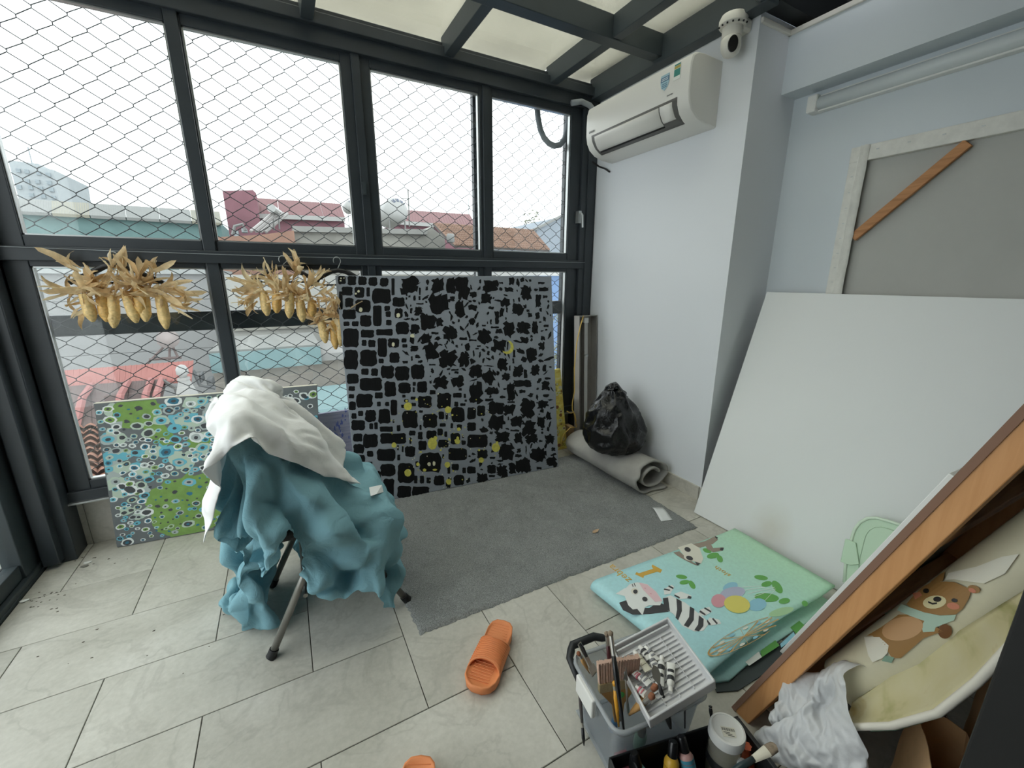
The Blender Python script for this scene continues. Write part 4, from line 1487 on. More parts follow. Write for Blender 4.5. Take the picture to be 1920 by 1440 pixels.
def husk_mesh(seed):
    r_ = random.Random(seed)
    L = r_.uniform(.10, .175)
    w_ = r_.uniform(.006, .017)
    bend = r_.uniform(-1.6, 2.8)
    tw = r_.uniform(-3.2, 3.2)
    n = 9
    p, d = V((0, 0, 0)), V((1, 0, 0))
    rows = []
    for i in range(n):
        t_ = i / (n - 1)
        wd = w_ * (.35 + 2.2 * t_ * (1 - t_) ** .8) * (1 if t_ < .98 else .2)
        a = tw * t_
        sd = V((0, cos(a), sin(a)))
        up = V((0, -sin(a), cos(a)))
        c = .35 * wd
        rip = .003 * sin(t_ * 17 + seed)
        rows.append([p + sd * wd + up * (c + rip), p + sd * wd * .35, p - sd * wd * .35, p - sd * wd + up * (c - rip)])
        d = (Matrix.Rotation(bend / n * (.4 + 1.6 * t_), 3, 'Y') @ d)
        p = p + d * (L / (n - 1))
    return MB().grid(rows).mesh('husk', HUSK[seed % 3], True)


HUSKS = [husk_mesh(i) for i in range(14)]


def rot_to(d, roll):
    d = V(d).normalized()
    q = V((1, 0, 0)).rotation_difference(d).to_matrix().to_4x4()
    return q @ Matrix.Rotation(roll, 4, 'X')


def bunch(label, y, cobs, tufts, nh, spread):
    tops = [(at(*a, 'y', y + rng.uniform(-.018, .018)), at(*b, 'y', y - .01)) for a, b in cobs]
    base = sum((a for a, b in tops), V((0, 0, 0))) / len(tops)
    t = thing('corn_bunch', base, label, 'dried corn', 'dried corn bunches on the window rail')
    for i, (a, b) in enumerate(tops):
        dn = (b - a)
        o = bpy.data.objects.new('cob', COBS[i % 3])
        link(o, t)
        q = V((0, 0, -1)).rotation_difference(dn.normalized()).to_matrix().to_4x4()
        sc = dn.length / .155
        o.matrix_basis = Matrix.Translation(a) @ q @ Matrix.Rotation(rng.uniform(0, 6), 4, 'Z') @ Matrix.Diagonal((1.12, 1.12, sc, 1))

    def hk(p, d, s):
        o = bpy.data.objects.new('husk', rng.choice(HUSKS))
        link(o, t)
        o.matrix_basis = Matrix.Translation(p) @ rot_to(d, rng.uniform(-pi, pi)) @ Matrix.Scale(s, 4)
    for a, b in tops:
        for k in range(nh):
            ang = rng.uniform(0, 2 * pi)
            d = V((cos(ang) * .9, sin(ang) * .30 - .15, rng.uniform(-.35, 1.0)))
            hk(a + V((rng.uniform(-.012, .012), rng.uniform(-.02, .0), rng.uniform(-.012, .03))), d, rng.uniform(.7, 1.1))
        for k in range(2):       # husks hugging the cob top
            hk(a + V((0, -.012, .012)), V((rng.uniform(-.5, .5), -.28, -1)), rng.uniform(.32, .5))
    for (u, v, dx_, dz_, n, s) in tufts:
        c = at(u, v, 'y', y)
        for k in range(n):
            hk(c + V((rng.uniform(-.02, .02), rng.uniform(-.02, .02), rng.uniform(-.02, .02))), V((dx_ + rng.uniform(-.5, .5), rng.uniform(-.35, .2), dz_ + rng.uniform(-.55, .55))), s * rng.uniform(.7, 1.1))
    return t


def c6(*q):
    return tuple((90 + x / 6.857, 460 + yy / 6.857) for x, yy in zip(q[::2], q[1::2]))


def c7(*q):
    return tuple((430 + x / 6.858, 470 + yy / 6.858) for x, yy in zip(q[::2], q[1::2]))


bunch('dried corn bunch hanging farthest left on the window rail, six ears', .245,
      [c6(470, 620, 580, 985), c6(680, 620, 760, 985), c6(835, 640, 850, 1065), c6(1010, 620, 1140, 1000), c6(1165, 520, 1200, 900), c6(1230, 640, 1260, 985), c6(1440, 640, 1525, 1080)],
      [(150, 545, -1, .1, 9, 1.0), (165, 570, -1, -.4, 5, .8), (305, 545, 1, .1, 10, 1.0), (318, 565, 1, -.5, 9, .8), (150, 505, -.7, .5, 4, 1.0), (220, 505, .1, 1, 9, .7), (280, 520, .3, .7, 7, .8), (250, 535, 0, .6, 10, .8), (190, 540, -.2, .5, 10, .9)], 9, 1)
bunch('middle dried corn bunch on the window rail, beside the black clothes hanger end', .245,
      [c7(435, 520, 490, 840), c7(610, 540, 610, 805), c7(780, 540, 770, 870), c7(900, 600, 945, 920), c7(1065, 640, 1060, 850)],
      [(482, 540, -1, .2, 8, 1.0), (475, 560, -1, -.6, 12, .75), (560, 510, .1, .9, 10, .8), (585, 530, .6, .5, 8, .8), (540, 545, 0, .4, 12, .8), (510, 525, -.4, .7, 8, .8), (600, 545, .8, -.2, 6, .7)], 9, 1)
bunch('lowest dried corn bunch, half hidden behind the black painting', .282,
      [c7(1180, 900, 1240, 1190), c7(1330, 900, 1370, 1270), c7(1420, 880, 1430, 1230)],
      [(620, 580, .2, .9, 10, .7), (605, 595, -.6, -.2, 7, .6), (632, 590, .3, .8, 8, .7), (625, 610, 0, -.8, 10, .6), (640, 620, .2, -.7, 8, .7)], 6, 1)
cord = thing('clothes_line', (1.0, .30, 1.385), 'thin grey cord stretched along the middle window rail', 'cord')
MB().tube([(-.05, .297, 1.388), (.34, .293, 1.380), (1.0, .292, 1.372), (1.25, .292, 1.372), (2.9, .297, 1.378)], .0016, 6).build('strand', mat('grey_cord', '8a9094', .7), cord)


def hanger(u, v, ulow, vlow, w_, label, yaw, ends=True):
    hk = at(u, v, 'y', .288)
    nb = at(ulow, vlow, 'y', .275)
    t = thing('clothes_hanger', nb, label, 'hanger', 'clothes hangers on the window cord')
    pts = []
    c = V((nb.x, .288, 1.372 - .010))
    for k in range(14):
        a = radians(200 - k * 18) if u < ulow + 60 and not ends else radians(-20 + k * 18)
        pts.append(V((c.x + .018 * cos(a), .288, 1.356 + .020 * sin(a))))
    pts = [nb + V((0, 0, -.005)), nb + V((0, 0, .012))] + pts
    MB().tube(pts, .0018, 7).build('wire_hook', SILV, t, smooth=True)
    dx = V((cos(yaw), sin(yaw), 0))
    arm = [nb - dx * w_ + V((0, 0, -.075)), nb - dx * w_ * .55 + V((0, 0, -.035)), nb - dx * .035 + V((0, 0, -.006)), nb + V((0, 0, 0)), nb + dx * .035 + V((0, 0, -.006)), nb + dx * w_ * .55 + V((0, 0, -.035)), nb + dx * w_ + V((0, 0, -.075))]
    MB().tube(arm, [.009, .011, .012, .012, .012, .011, .009], 8, flat=.6, ref=(0, 1, 0)).build('shoulder_bar', HANG, t, smooth=True)
    MB().tube([arm[0] + V((.01, 0, 0)), arm[-1] - V((.01, 0, 0))], .005, 6).build('lower_bar', HANG, t)
    return t


hanger(212, 468, 214, 497, .155, 'black clothes hanger buried in the farthest left corn bunch', 0.0)
hanger(540, 480, 532, 500, .155, 'black clothes hanger buried in the middle corn bunch', 0.0)
hanger(637, 482, 634, 507, .16, 'black clothes hanger showing one bare shoulder beside the black painting', 0.0)

# ------------------------------------------------------------------ rug, paper, leaf, blanket roll, rubbish bag
RUGM = NT('grey_pile')
vec = RUGM.obj()
f = RUGM.noise(vec, 260, 3, .7)
g = RUGM.noise(vec, 9, 4, .6)
c1 = RUGM.ramp(f, [(.25, lin('626465')), (.5, lin('949695')), (.78, lin('bfc1c0'))])
c2 = RUGM.mix(1.0, c1, RUGM.ramp(g, [(.3, (.86, .86, .86)), (.7, (1.05, 1.05, 1.05))]), 'MULTIPLY')
RUGM.l(c2, RUGM.p.inputs['Base Color'])
RUGM.p.inputs['Roughness'].default_value = 1.0
RUGM.p.inputs['Specular IOR Level'].default_value = .05
RUGM.bump(f, .9, .006)
nx, ny = 150, 105
rows = []
cBL, cBR, cTR, cTL = V((1.255, -.928, 0)), V((2.728, -.962, 0)), V((2.775, .10, 0)), V((1.19, .10, 0))
rng = random.Random(4)
for j in range(ny + 1):
    r = []
    for i in range(nx + 1):
        p = lerp(lerp(cBL, cBR, i / nx), lerp(cTL, cTR, i / nx), j / ny)
        edge = min(i, nx - i, j, ny - j)
        fr = .0035
        p = p + V((rng.uniform(-fr, fr), rng.uniform(-fr, fr), (.0105 if edge > 0 else .001) + rng.uniform(-.0022, .0022)))
        if edge == 0:
            p += V((.004 * noise.noise((i * .2, j * .2, 1)), .006 * noise.noise((i * .2, j * .2, 5)), 0))
        r.append(p)
    rows.append(r)
o = MB().grid(rows).build('rug', RUGM.m, smooth=True)
tag(o, 'grey short pile rug lying on the tiled floor', 'rug')
PAPER = sheetmat('white_paper', 'e4e6e6', .7, .1)
pts = [at(*q, 'z', .0155) for q in ((1223, 952), (1242, 952), (1262, 974), (1240, 977))]
rows = []
for j in range(5):
    rows.append([lerp(lerp(pts[0], pts[1], i / 4), lerp(pts[3], pts[2], i / 4), j / 4) + V((0, 0, .004 * sin(j * 1.3) + .002)) for i in range(5)])
o = MB().grid(rows).build('paper_slip', PAPER, smooth=True, solid=.0006)
tag(o, 'small white slip of paper on the far right corner of the rug', 'paper')
c = at(1116, 997, 'z', .014)
pf = [V((c.x + x, c.y + y, c.z + z)) for x, y, z in ((-.022, -.004, .004), (-.008, .010, .001), (.012, .009, .004), (.024, -.002, .009), (.008, -.010, .003), (-.010, -.010, .001))]
o = MB().prism(pf, (0, 0, .0012)).build('dry_leaf', mat('dry_leaf_tan', 'b79a7c', .8))
tag(o, 'single tan dry leaf lying on the rug', 'leaf')
for u, v, col, lb in ((158, 1062, '77756e', 'white paint flake on the tiles nearest the low tiled curb'), (164, 1055, 'e8e8e4', 'second paint flake, touching the dark grit by the curb'), (45, 1127, 'e9e9e6', 'white paint flake beside the sliding door track')):
    c = at(u, v, 'z', .003)
    fp = [V((c.x + .014 * cos(a) * (1 + .4 * sin(3 * a)), c.y + .009 * sin(a), c.z)) for a in [k * pi / 4 for k in range(8)]]
    o = MB().prism(fp, (0, 0, .002)).build('paint_flake', mat('flake', col, .7))
    tag(o, lb, 'flake')

rng = random.Random(12)
gm = MB()
for _ in range(48):
    u, v = rng.choice(((rng.gauss(195, 35), rng.gauss(1052, 7)), (rng.uniform(30, 110), rng.uniform(1110, 1150)), (rng.uniform(60, 420), rng.uniform(1080, 1300))))
    c = at(u, v, 'z', .0005)
    if c.x < -.09 or c.y > .36:
        continue
    r = rng.uniform(.0012, .004)
    a0 = rng.uniform(0, 6)
    gm.prism([V((c.x + r * (1 + .5 * cos(3 * a)) * cos(a + a0), c.y + r * .6 * sin(a + a0), c.z)) for a in [k * pi / 3 for k in range(6)]], (0, 0, .0012))
o = gm.build('floor_grit', mat('dark_grit', '4a3f33', .9))
tag(o, 'scattered dark grit and crumbs on the tiles near the curb and door track', 'grit', kind='stuff')

# rolled blanket
FELT = mat('grey_blanket', 'a3a19c', .95, var=.12, vscale=7, bump=.4, bscale=220, bdist=.002, spec=.1)
ax0, ax1 = V((2.795, .13, 0)), V((2.80, -.60, 0))
ax1 = V((2.805, -.575, 0))
rows = []
NL = 34
prof = []
TURN = 1.8
for k in range(130):
    t_ = k / 129
    a = -pi / 2 + .6 - TURN * 2 * pi * t_
    r = 1 - .36 * t_ * TURN
    prof.append((r * cos(a), r * sin(a)))
for j in range(NL + 1):
    s = j / NL
    c = lerp(ax0, ax1, s)
    w_, h_ = .168 + .010 * s, .098 + .012 * s
    endr = 1.0 if .04 < s else .86
    row = []
    for i, (a, b) in enumerate(prof):
        slump = 1.0 + .05 * noise.noise((a * 2, b * 2, s * 4))
        x = a * w_ * slump * endr
        z = .102 + .010 * s + b * h_ * endr * (1.0 + .06 * noise.noise((a * 1.5, s * 3, 4)))
        z -= .018 * max(0, a) * (1 if b > 0 else 0)
        sh = .05 * (1 - i / 130) * s * noise.noise((a, b * 2, 9))
        row.append((c.x + x, c.y + sh + (.02 * a if s > .9 else 0), max(.014, z)))
    rows.append(row)
o = MB().grid(rows).build('rolled_blanket', FELT, smooth=True, solid=.011)
tag(o, 'grey felt blanket rolled up on the rug edge against the white wall', 'blanket')

# black rubbish bag on the blanket
BAGM = NT('black_plastic_film')
BAGM.p.inputs['Base Color'].default_value = lin('0d0e10')
BAGM.p.inputs['Roughness'].default_value = .22
BAGM.bump(BAGM.noise(BAGM.obj(), 26, 4, .6, 1.2), .5, .012)


def crumple(p, sc, amp, seed=0):
    q = V(p) * sc + V((seed * 7.3, seed * 3.1, seed))
    d_, pts_ = noise.voronoi(q)
    e_ = noise.voronoi(q * 2.1 + V((3, 5, 7)))[0]
    return amp * (.75 - 1.1 * min(.7, d_[1] - d_[0])) + amp * .30 * (.5 - min(.6, e_[1] - e_[0])) + amp * .9 * noise.noise(q * .45)


def bagmesh(prof, c, n, sc, amp, seed, squash=(1, 1), lean=(0, 0)):
    m = MB()
    rows = []
    zmax = prof[-1][1]
    for r, z in prof:
        row = []
        for k in range(n):
            a = 2 * pi * k / n
            d = V((cos(a) * squash[0], sin(a) * squash[1], 0))
            p = d * r + V((lean[0] * z / zmax, lean[1] * z / zmax, z))
            q = crumple(p, sc, amp, seed) * min(1, r * 12)
            fold = .08 * r * sin(a * 7 + z * 11 + 2 * noise.noise((z * 6, a, seed))) * max(0, (z / zmax - .5)) * 2
            p = p + d * (q - amp * .35 + fold)
            p.z += q * .4 * min(1, z * 12)
            row.append(c + p)
        rows.append(row)
    m.grid(rows, wrap=True)
    m.add(rows[0], [tuple(range(n))[::-1]])
    m.add(rows[-1], [tuple(range(n))])
    return m


def smoothprof(pts, n):
    out = []
    for i in range(n + 1):
        t_ = i / n * (len(pts) - 1)
        k = min(int(t_), len(pts) - 2)
        f = t_ - k
        p0, p1, p2, p3 = pts[max(k - 1, 0)], pts[k], pts[k + 1], pts[min(k + 2, len(pts) - 1)]
        out.append(tuple(.5 * (2 * p1[j] + (p2[j] - p0[j]) * f + (2 * p0[j] - 5 * p1[j] + 4 * p2[j] - p3[j]) * f * f + (3 * p1[j] - p0[j] - 3 * p2[j] + p3[j]) * f ** 3) for j in (0, 1)))
    return out


pr = smoothprof([(.05, .0), (.15, .012), (.205, .07), (.212, .15), (.185, .24), (.125, .33), (.075, .385), (.055, .41), (.03, .44)], 46)
bg_ = thing('rubbish_bag', (2.742, -.285, .17), 'shiny black rubbish bag sitting on the rolled grey blanket', 'bag')
bagmesh(pr, V((2.738, -.29, .185)), 110, 8, .055, 3, (.84, .80), (-.01, .02)).build('sack', BAGM.m, bg_, smooth=True)
ears = MB()
for k, (dx, dy, dz) in enumerate(((.05, -.02, -.03), (-.04, -.03, .02), (.01, -.05, -.06))):
    c = V((2.728, -.27, .585))
    rows = []
    for i in range(7):
        t_ = i / 6
        p = c + V((dx, dy, dz)) * t_ * 1.3
        w_ = .012 + .028 * t_
        rows.append([p + V((w_ * cos(k * 2), w_ * sin(k * 2), .015 * sin(t_ * 5))), p + V((0, 0, .012 * cos(t_ * 9))), p - V((w_ * cos(k * 2), w_ * sin(k * 2), .012 * sin(t_ * 4)))])
    ears.grid(rows)
o = ears.build('knot_flaps', BAGM.m, bg_, smooth=True, solid=.001)
o['kind'] = 'stuff'

# lamp trough, cable and carton in the corner
STL = mat('mirror_steel', 'a09d98', .3, .5, var=.15, vscale=4)
fx = thing('lamp_trough', (2.88, .22, 0), 'steel fluorescent lamp trough standing on end in the wall corner', 'lamp housing')
fo, fe, fu = V((2.806, .212, .004)), V((.162, 0, 0)), V((-.002, .060, 1.0))
fn = fe.cross(fu).normalized()
fn = fn if fn.y < 0 else -fn
MB().obox(fo, fe, fu, fn * .003).build('back_plate', STL, fx)
MB().obox(fo, fe * .02, fu, fn * .062).build('side_wall', STL, fx)
MB().obox(fo + fe * .98, fe * .02, fu, fn * .062).build('side_wall', STL, fx)
MB().obox(fo + fu * .994, fe, fu * .006, fn * .062).build('end_cap', STL, fx)
rg = [fo + fe * .34 + fn * .003, fo + fe * .42 + fn * .035, fo + fe * .60 + fn * .035, fo + fe * .68 + fn * .003]
MB().prism(rg, fu * .95).build('reflector_ridge', mat('bright_steel', 'b9b7b2', .2, .9), fx)
MB().obox(fo + fe * .40 + fu * .945 + fn * .004, fe * .24, fu * .04, fn * .035).build('lamp_holder', WHITE, fx, bevel=.003)
MB().obox(fo + fe * .44 + fu * .70 + fn * .035, fe * .14, fu * .012, fn * .012).build('clip', SILV, fx)
YC = mat('yellow_cable', 'd9b760', .5)
cp = [at(u, v, 'y', y) for u, v, y in ((1094, 592, .215), (1088, 612, .165), (1081, 645, .14), (1077, 690, .13), (1077, 735, .13), (1073, 757, .13), (1073, 768, .13), (1078, 778, .13), (1080, 790, .14))]
MB().tube(smooth3(cp) if False else cp, .004, 8).build('cable', YC, None, smooth=True, label='yellow cable hanging from the top of the steel lamp trough', cat='cable')
cp = [at(u, v, 'y', y) for u, v, y in ((1063, 771, .15), (1070, 775, .15), (1076, 773, .15), (1081, 801, .15), (1069, 802, .15), (1058, 813, .15), (1053, 828, .15), (1052, 836, .14))]
MB().tube(cp, .0035, 8).build('cable', YC, None, smooth=True, label='short loop of yellow cable lying low in front of the yellow painting', cat='cable')
cb = thing('carton', (2.79, .24, 0), 'small brown cardboard carton between the yellow painting and the steel trough', 'box')
MB().box(2.765, 2.803, .215, .29, .0, .17).build('carton_body', mat('corrugated_card', 'a58a66', .9, var=.08, vscale=10), cb, bevel=.002)

# ------------------------------------------------------------------ slippers
ORNG = mat('orange_foam', 'e08a55', .6, bump=.15, bscale=120, bdist=.001)
sl = thing('slipper', (1.437, -1.139, 0), 'orange foam slide slipper, whole, lying on the tiles in front of the rug', 'slipper', 'pair of orange slippers')


def soleoutline(sc=1.0):
    pts = []
    prof_ = [(-.132, .0), (-.128, .022), (-.115, .034), (-.09, .040), (-.05, .039), (0, .040), (.04, .045), (.075, .049), (.10, .046), (.12, .034), (.131, .015)]
    up = [(x, w_) for x, w_ in prof_]
    for x, w_ in up:
        pts.append((x * sc, w_ * sc * 1.13 + (.004 if x > 0 else 0)))
    for x, w_ in up[::-1]:
        if w_ > 0:
            pts.append((x * sc, -w_ * sc * 1.13 + (.004 if x > 0 else 0)))
    return pts


def slip_parts(parent):
    o_ = soleoutline()
    rows = []
    for z, s in ((0, .95), (.004, 1.0), (.022, 1.02), (.030, 1.02), (.031, .97), (.026, .93), (.024, .6), (.024, .05)):
        rows.append([(x * s, y * s, z + (.010 * max(0, -x / .13 - .3) if z > .01 else 0)) for x, y in o_])
    m = MB().grid(rows, wrap=True)
    m.add(rows[0], [tuple(range(len(o_)))])
    m.add(rows[-1], [tuple(range(len(o_)))[::-1]])
    a = m.build('sole', ORNG, parent, smooth=True)
    rows = []
    nA = 16
    for j in range(13):
        t_ = j / 12
        row = []
        for i in range(nA + 1):
            an = pi * i / nA
            x0 = -.040 + .012 * sin(an)
            x1 = .072 - .022 * sin(an)
            x = x0 + (x1 - x0) * t_
            hw = .051 + .003 * t_
            row.append((x, hw * cos(an) + .003, .020 + (.044 - .012 * t_) * sin(an) ** .8))
        rows.append(row)
    b = MB().grid(rows).build('strap', ORNG, parent, smooth=True, solid=.007)
    rg_ = MB()
    for j in range(12):
        t_ = (j + .7) / 12.5
        pts = []
        for i in range(2, nA - 1):
            an = pi * i / nA
            x0, x1 = -.040 + .012 * sin(an), .072 - .022 * sin(an)
            hw = .055 + .003 * t_
            pts.append((x0 + (x1 - x0) * t_, hw * cos(an) + .003, .0205 + (.048 - .012 * t_) * sin(an) ** .8))
        rg_.tube(pts, .0013, 5)
    c_ = rg_.build('strap_ribs', ORNG, b, smooth=True)
    c_['kind'] = 'stuff'
    rb_ = MB()
    for j in range(22):
        x = -.115 + j * .0105
        hw = .030 if x < -.08 else .034
        rb_.tube([(x, -hw, .0275 + .010 * max(0, -x / .13 - .3)), (x, hw, .0275 + .010 * max(0, -x / .13 - .3))], .0012, 5)
    d_ = rb_.build('footbed_ribs', ORNG, a)
    d_['kind'] = 'stuff'


def local_thing(t, fn, loc, rz):
    """build the parts of a thing round its own origin, then set the thing down"""
    t.location = (0, 0, 0)
    fn(t)
    t.location = loc
    t.rotation_euler = (0, 0, rz)


def dup(root, loc, rz, label, group=None):
    r = root.copy()
    COL.objects.link(r)
    r.location, r.rotation_euler = loc, (0, 0, rz)
    r['label'] = label
    if group:
        r['group'] = group
    for ch in root.children:
        c = ch.copy()
        COL.objects.link(c)
        c.parent = r
        for g in ch.children:
            d = g.copy()
            COL.objects.link(d)
            d.parent = c
    return r


toe, heel = at(893, 1300, 'z', 0), at(943, 1181, 'z', .01)
local_thing(sl, slip_parts, (toe + heel) / 2 + V((0, 0, .001)), atan2(toe.y - heel.y, toe.x - heel.x))
hl = at(790, 1426, 'z', .02)
an = radians(-118)
dup(sl, (hl.x + .133 * cos(an), hl.y + .133 * sin(an), .001), an, 'orange foam slide slipper of which only the heel tip shows, nearest the doorway')

# ------------------------------------------------------------------ folded play mat
def m1(x, y):
    return (1060 + x / 3.5556, 960 + y / 3.5556)


MT = NT('play_mat_print')
vec = MT.obj()
sep = MT.n('ShaderNodeSeparateXYZ')
MT.l(vec, sep.inputs[0])
mr = MT.n('ShaderNodeMapRange')
mr.inputs[1].default_value, mr.inputs[2].default_value = 2.15, 2.75
MT.l(sep.outputs[0], mr.inputs[0])
base = MT.mix(mr.outputs[0], lin('b0dfe4'), lin('b5dfbf'))
f = MT.noise(vec, 90, 2)
base = MT.mix(1.0, base, MT.ramp(f, [(.35, (.95, .95, .95)), (.65, (1.02, 1.02, 1.02))]), 'MULTIPLY')
MT.l(base, MT.p.inputs['Base Color'])
MT.p.inputs['Roughness'].default_value = .45
MT.bump(MT.noise(MT.obj((1, 1, 1)), 130, 1), .15, .001)
MATM = MT.m
ZT = .058
pm = thing('play_mat', (2.4, -1.28, 0), 'pastel play mat with animal prints folded on the floor before the blank canvas', 'mat')
cL, cT = at(*m1(212, 452), 'z', ZT), at(*m1(1130, 118), 'z', ZT)
cB, cR = at(*m1(985, 1048), 'z', ZT), at(*m1(1800, 478), 'z', ZT + .03)
FR = .029
nx, ny = 30, 22


def matpt(s, t_):
    p = lerp(lerp(cL, cT, s), lerp(cB, cR, s), t_)
    p = V((p.x, p.y, ZT))
    p.z += .05 * max(0, s - .86) ** 1.2 * 3 * (.3 + t_) - .004 * max(0, t_ - .85) * (1 - s) * 6
    p.y += .018 * sin(pi * s) * (t_ if t_ > .8 else 0)
    return p


rows = []
for j in range(ny + 1):
    t_ = j / ny
    row = []
    e0 = matpt(0, t_)
    dirx = (matpt(.1, t_) - e0)
    dirx.z = 0
    dirx.normalize()
    for i in range(14, 0, -1):           # lower sheet, right to left
        p = matpt(i / 14 * .97, t_)
        row.append(V((p.x, p.y - .030 * t_, .010)))
    for k in range(1, 9):                # fold
        a = -pi / 2 - pi * k / 9
        row.append(e0 + dirx * (FR * cos(a)) + V((0, 0, -(ZT - .034) + (.024) * sin(a))))
    for i in range(nx + 1):
        row.append(matpt(i / nx, t_))
    rows.append(row)
MB().grid(rows).build('mat_sheet', MATM, pm, smooth=True, solid=.009)
MC = [mat('print_white', 'e3e6e3', .5), mat('print_black', '3c3c3e', .5), mat('print_gold', 'cfa544', .5), mat('print_green', '64a852', .5), mat('print_pink', 'e4c3c8', .5), mat('print_yellow', 'dbd06a', .5),
      mat('print_lilac', 'b3b6cc', .5), mat('print_sky', '8fc3d6', .5), mat('print_taupe', '97897b', .5), mat('print_rose', 'd69aa3', .5), mat('print_cream', 'dfdccd', .5), mat('print_pale_green', 'a6cb9c', .5), mat('print_orange', 'c9a05e', .5)]
ly = [0]


def pj(l):
    def f_(x, y):
        p = at(*m1(x, y), 'z', ZT + .0052 + l)
        return p
    return f_


def el(x, y, a, b, r=0, n=18):
    return ellipse(x, y, a, b, r, n)


L0 = [([(580, 350), (645, 385), (635, 405), (612, 398), (525, 425), (520, 440), (465, 415), (475, 400), (490, 408), (585, 378), (575, 362)], 2),
      (el(775, 432, 38, 14, 8), 3), (el(795, 468, 34, 15, -8), 3), (el(845, 485, 32, 17, 55), 3), (el(1305, 437, 46, 16, 8), 3), (el(1342, 480, 36, 18, -12), 3), (el(1413, 500, 50, 26, 52), 3),
      (el(1342, 570, 82, 29, 5), 3), (el(1460, 593, 38, 19, -8), 3), (el(1597, 610, 22, 18, 40), 3), (el(945, 258, 30, 14, 20), 3), (el(985, 291, 42, 19, -10), 3), (el(1030, 312, 26, 18, 60), 3), (el(1440, 665, 85, 26, -14), 11),
      (el(1100, 500, 52, 30, -20), 7), (el(1280, 618, 62, 42, -10), 7),
      ([(720, 270), (760, 262), (800, 298), (850, 335), (895, 358), (862, 352), (800, 322), (745, 290)], 8), ([(845, 215), (930, 195), (1000, 160), (1018, 185), (985, 212), (900, 238), (868, 232)], 8),
      ([(930, 212), (965, 205), (985, 240), (1055, 236), (1050, 258), (985, 268), (945, 248)], 8),
      ([(358, 605), (400, 590), (440, 585), (452, 610), (430, 625), (470, 640), (560, 640), (620, 600), (655, 615), (690, 665), (560, 680), (450, 685), (385, 655)], 1),
      ([(650, 575), (700, 555), (800, 605), (900, 685), (962, 740), (920, 792), (860, 797), (780, 760), (720, 680), (660, 642)], 0),
      ([(655, 515), (710, 485), (727, 500), (700, 545), (660, 552)], 0), ([(725, 545), (770, 530), (842, 558), (830, 577), (760, 580)], 0), ([(885, 690), (900, 650), (960, 632), (977, 665), (930, 692)], 0), ([(942, 737), (960, 703), (1025, 718), (1040, 745), (970, 757)], 0)]
L1 = [(el(1115, 540, 85, 40, -10), 6), (el(1022, 592, 50, 45, 0), 9), ([(750, 235), (840, 208), (895, 240), (920, 310), (905, 345), (830, 322), (790, 290)], 10), ([(1000, 160), (1018, 170), (1012, 180), (998, 170)], 1), ([(1035, 237), (1057, 240), (1050, 258), (1030, 252)], 1),
      ([(400, 510), (430, 480), (480, 468), (545, 480), (605, 530), (648, 590), (632, 622), (560, 622), (520, 640), (450, 650), (420, 622), (395, 560)], 0), ([(335, 545), (400, 505), (402, 562)], 0), ([(475, 640), (515, 690), (532, 630)], 0),
      ([(650, 575), (685, 570), (697, 662), (660, 645)], 1), ([(740, 575), (775, 595), (777, 660), (752, 722), (735, 705), (745, 650)], 1), ([(830, 630), (860, 645), (856, 720), (820, 770), (790, 755), (825, 700)], 1), ([(890, 688), (922, 713), (920, 760), (890, 795), (860, 787), (885, 750)], 1),
      ([(660, 510), (700, 518), (695, 526), (655, 518)], 1), ([(690, 488), (722, 505), (716, 513), (685, 497)], 1), ([(730, 550), (765, 568), (760, 577), (725, 558)], 1), ([(820, 558), (842, 565), (836, 578), (812, 575)], 1), ([(930, 635), (973, 660), (968, 669), (925, 644)], 1),
      ([(900, 655), (936, 681), (930, 690), (893, 666)], 1), ([(945, 715), (972, 750), (957, 754), (945, 732)], 1), ([(985, 705), (1017, 741), (1008, 749), (978, 713)], 1)]
L2 = [(el(1145, 615, 88, 58, 10), 5), ([(490, 470), (545, 483), (605, 533), (646, 592), (600, 600), (560, 560), (520, 520)], 4), (el(462, 528, 24, 21, 20), 10), (el(815, 250, 22, 15, 20), 1), (el(822, 305, 34, 20, 20), 10), ([(862, 330), (900, 342), (880, 356)], 1),
      ([(447, 478), (455, 500), (450, 500), (443, 482)], 1), ([(460, 474), (470, 496), (465, 497), (456, 477)], 1)]
L3 = [(el(467, 530, 15, 14), 1), (el(530, 580, 18, 15, 20), 1), (el(828, 307, 24, 14, 20), 1), (el(532, 508, 6, 3, 20), 9), (el(570, 545, 6, 3, 20), 9)]
for a, b, c, d in ((1180, 500, 1300, 492), (1195, 520, 1330, 500), (1215, 545, 1395, 500), (1255, 565, 1400, 510), (1330, 590, 1400, 515)):
    L0.append(([(a, b), (c, d), (c, d + 3), (a, b + 3)], 0))
# ferris wheel
cw = (1190, 828)
for k in range(36):
    a0, a1 = 2 * pi * k / 36, 2 * pi * (k + 1) / 36

    def ew(a, s):
        x, y = 270 * s * cos(a), 62 * s * sin(a)
        r = radians(-27)
        return (cw[0] + x * cos(r) - y * sin(r), cw[1] + x * sin(r) + y * cos(r))
    if not (-.9 < cos(a0) and cos(a0) > .75):
        L1.append(([ew(a0, 1), ew(a1, 1), ew(a1, .95), ew(a0, .95)], 12))
    if k % 3 == 0:
        p, q = ew(a0, .95), cw
        L1.append(([p, (p[0] + 6, p[1] + 5), (q[0] + 3, q[1] + 2), q], 12))
    if k % 3 == 1:
        p = ew(a0, .72)
        L0.append((el(p[0], p[1], 20, 8, -27), 7 if k % 2 else 10))
for i, (L, nm) in enumerate(((L0, 'print_shapes'), (L1, 'print_shapes'), (L2, 'print_shapes'), (L3, 'print_shapes'))):
    o = decal(nm, L, pj(i * .0007), MC, pm)
    o['kind'] = 'stuff'
p0, p1 = at(*m1(402, 440), 'z', ZT + .0055), at(*m1(322, 375), 'z', ZT + .0055)
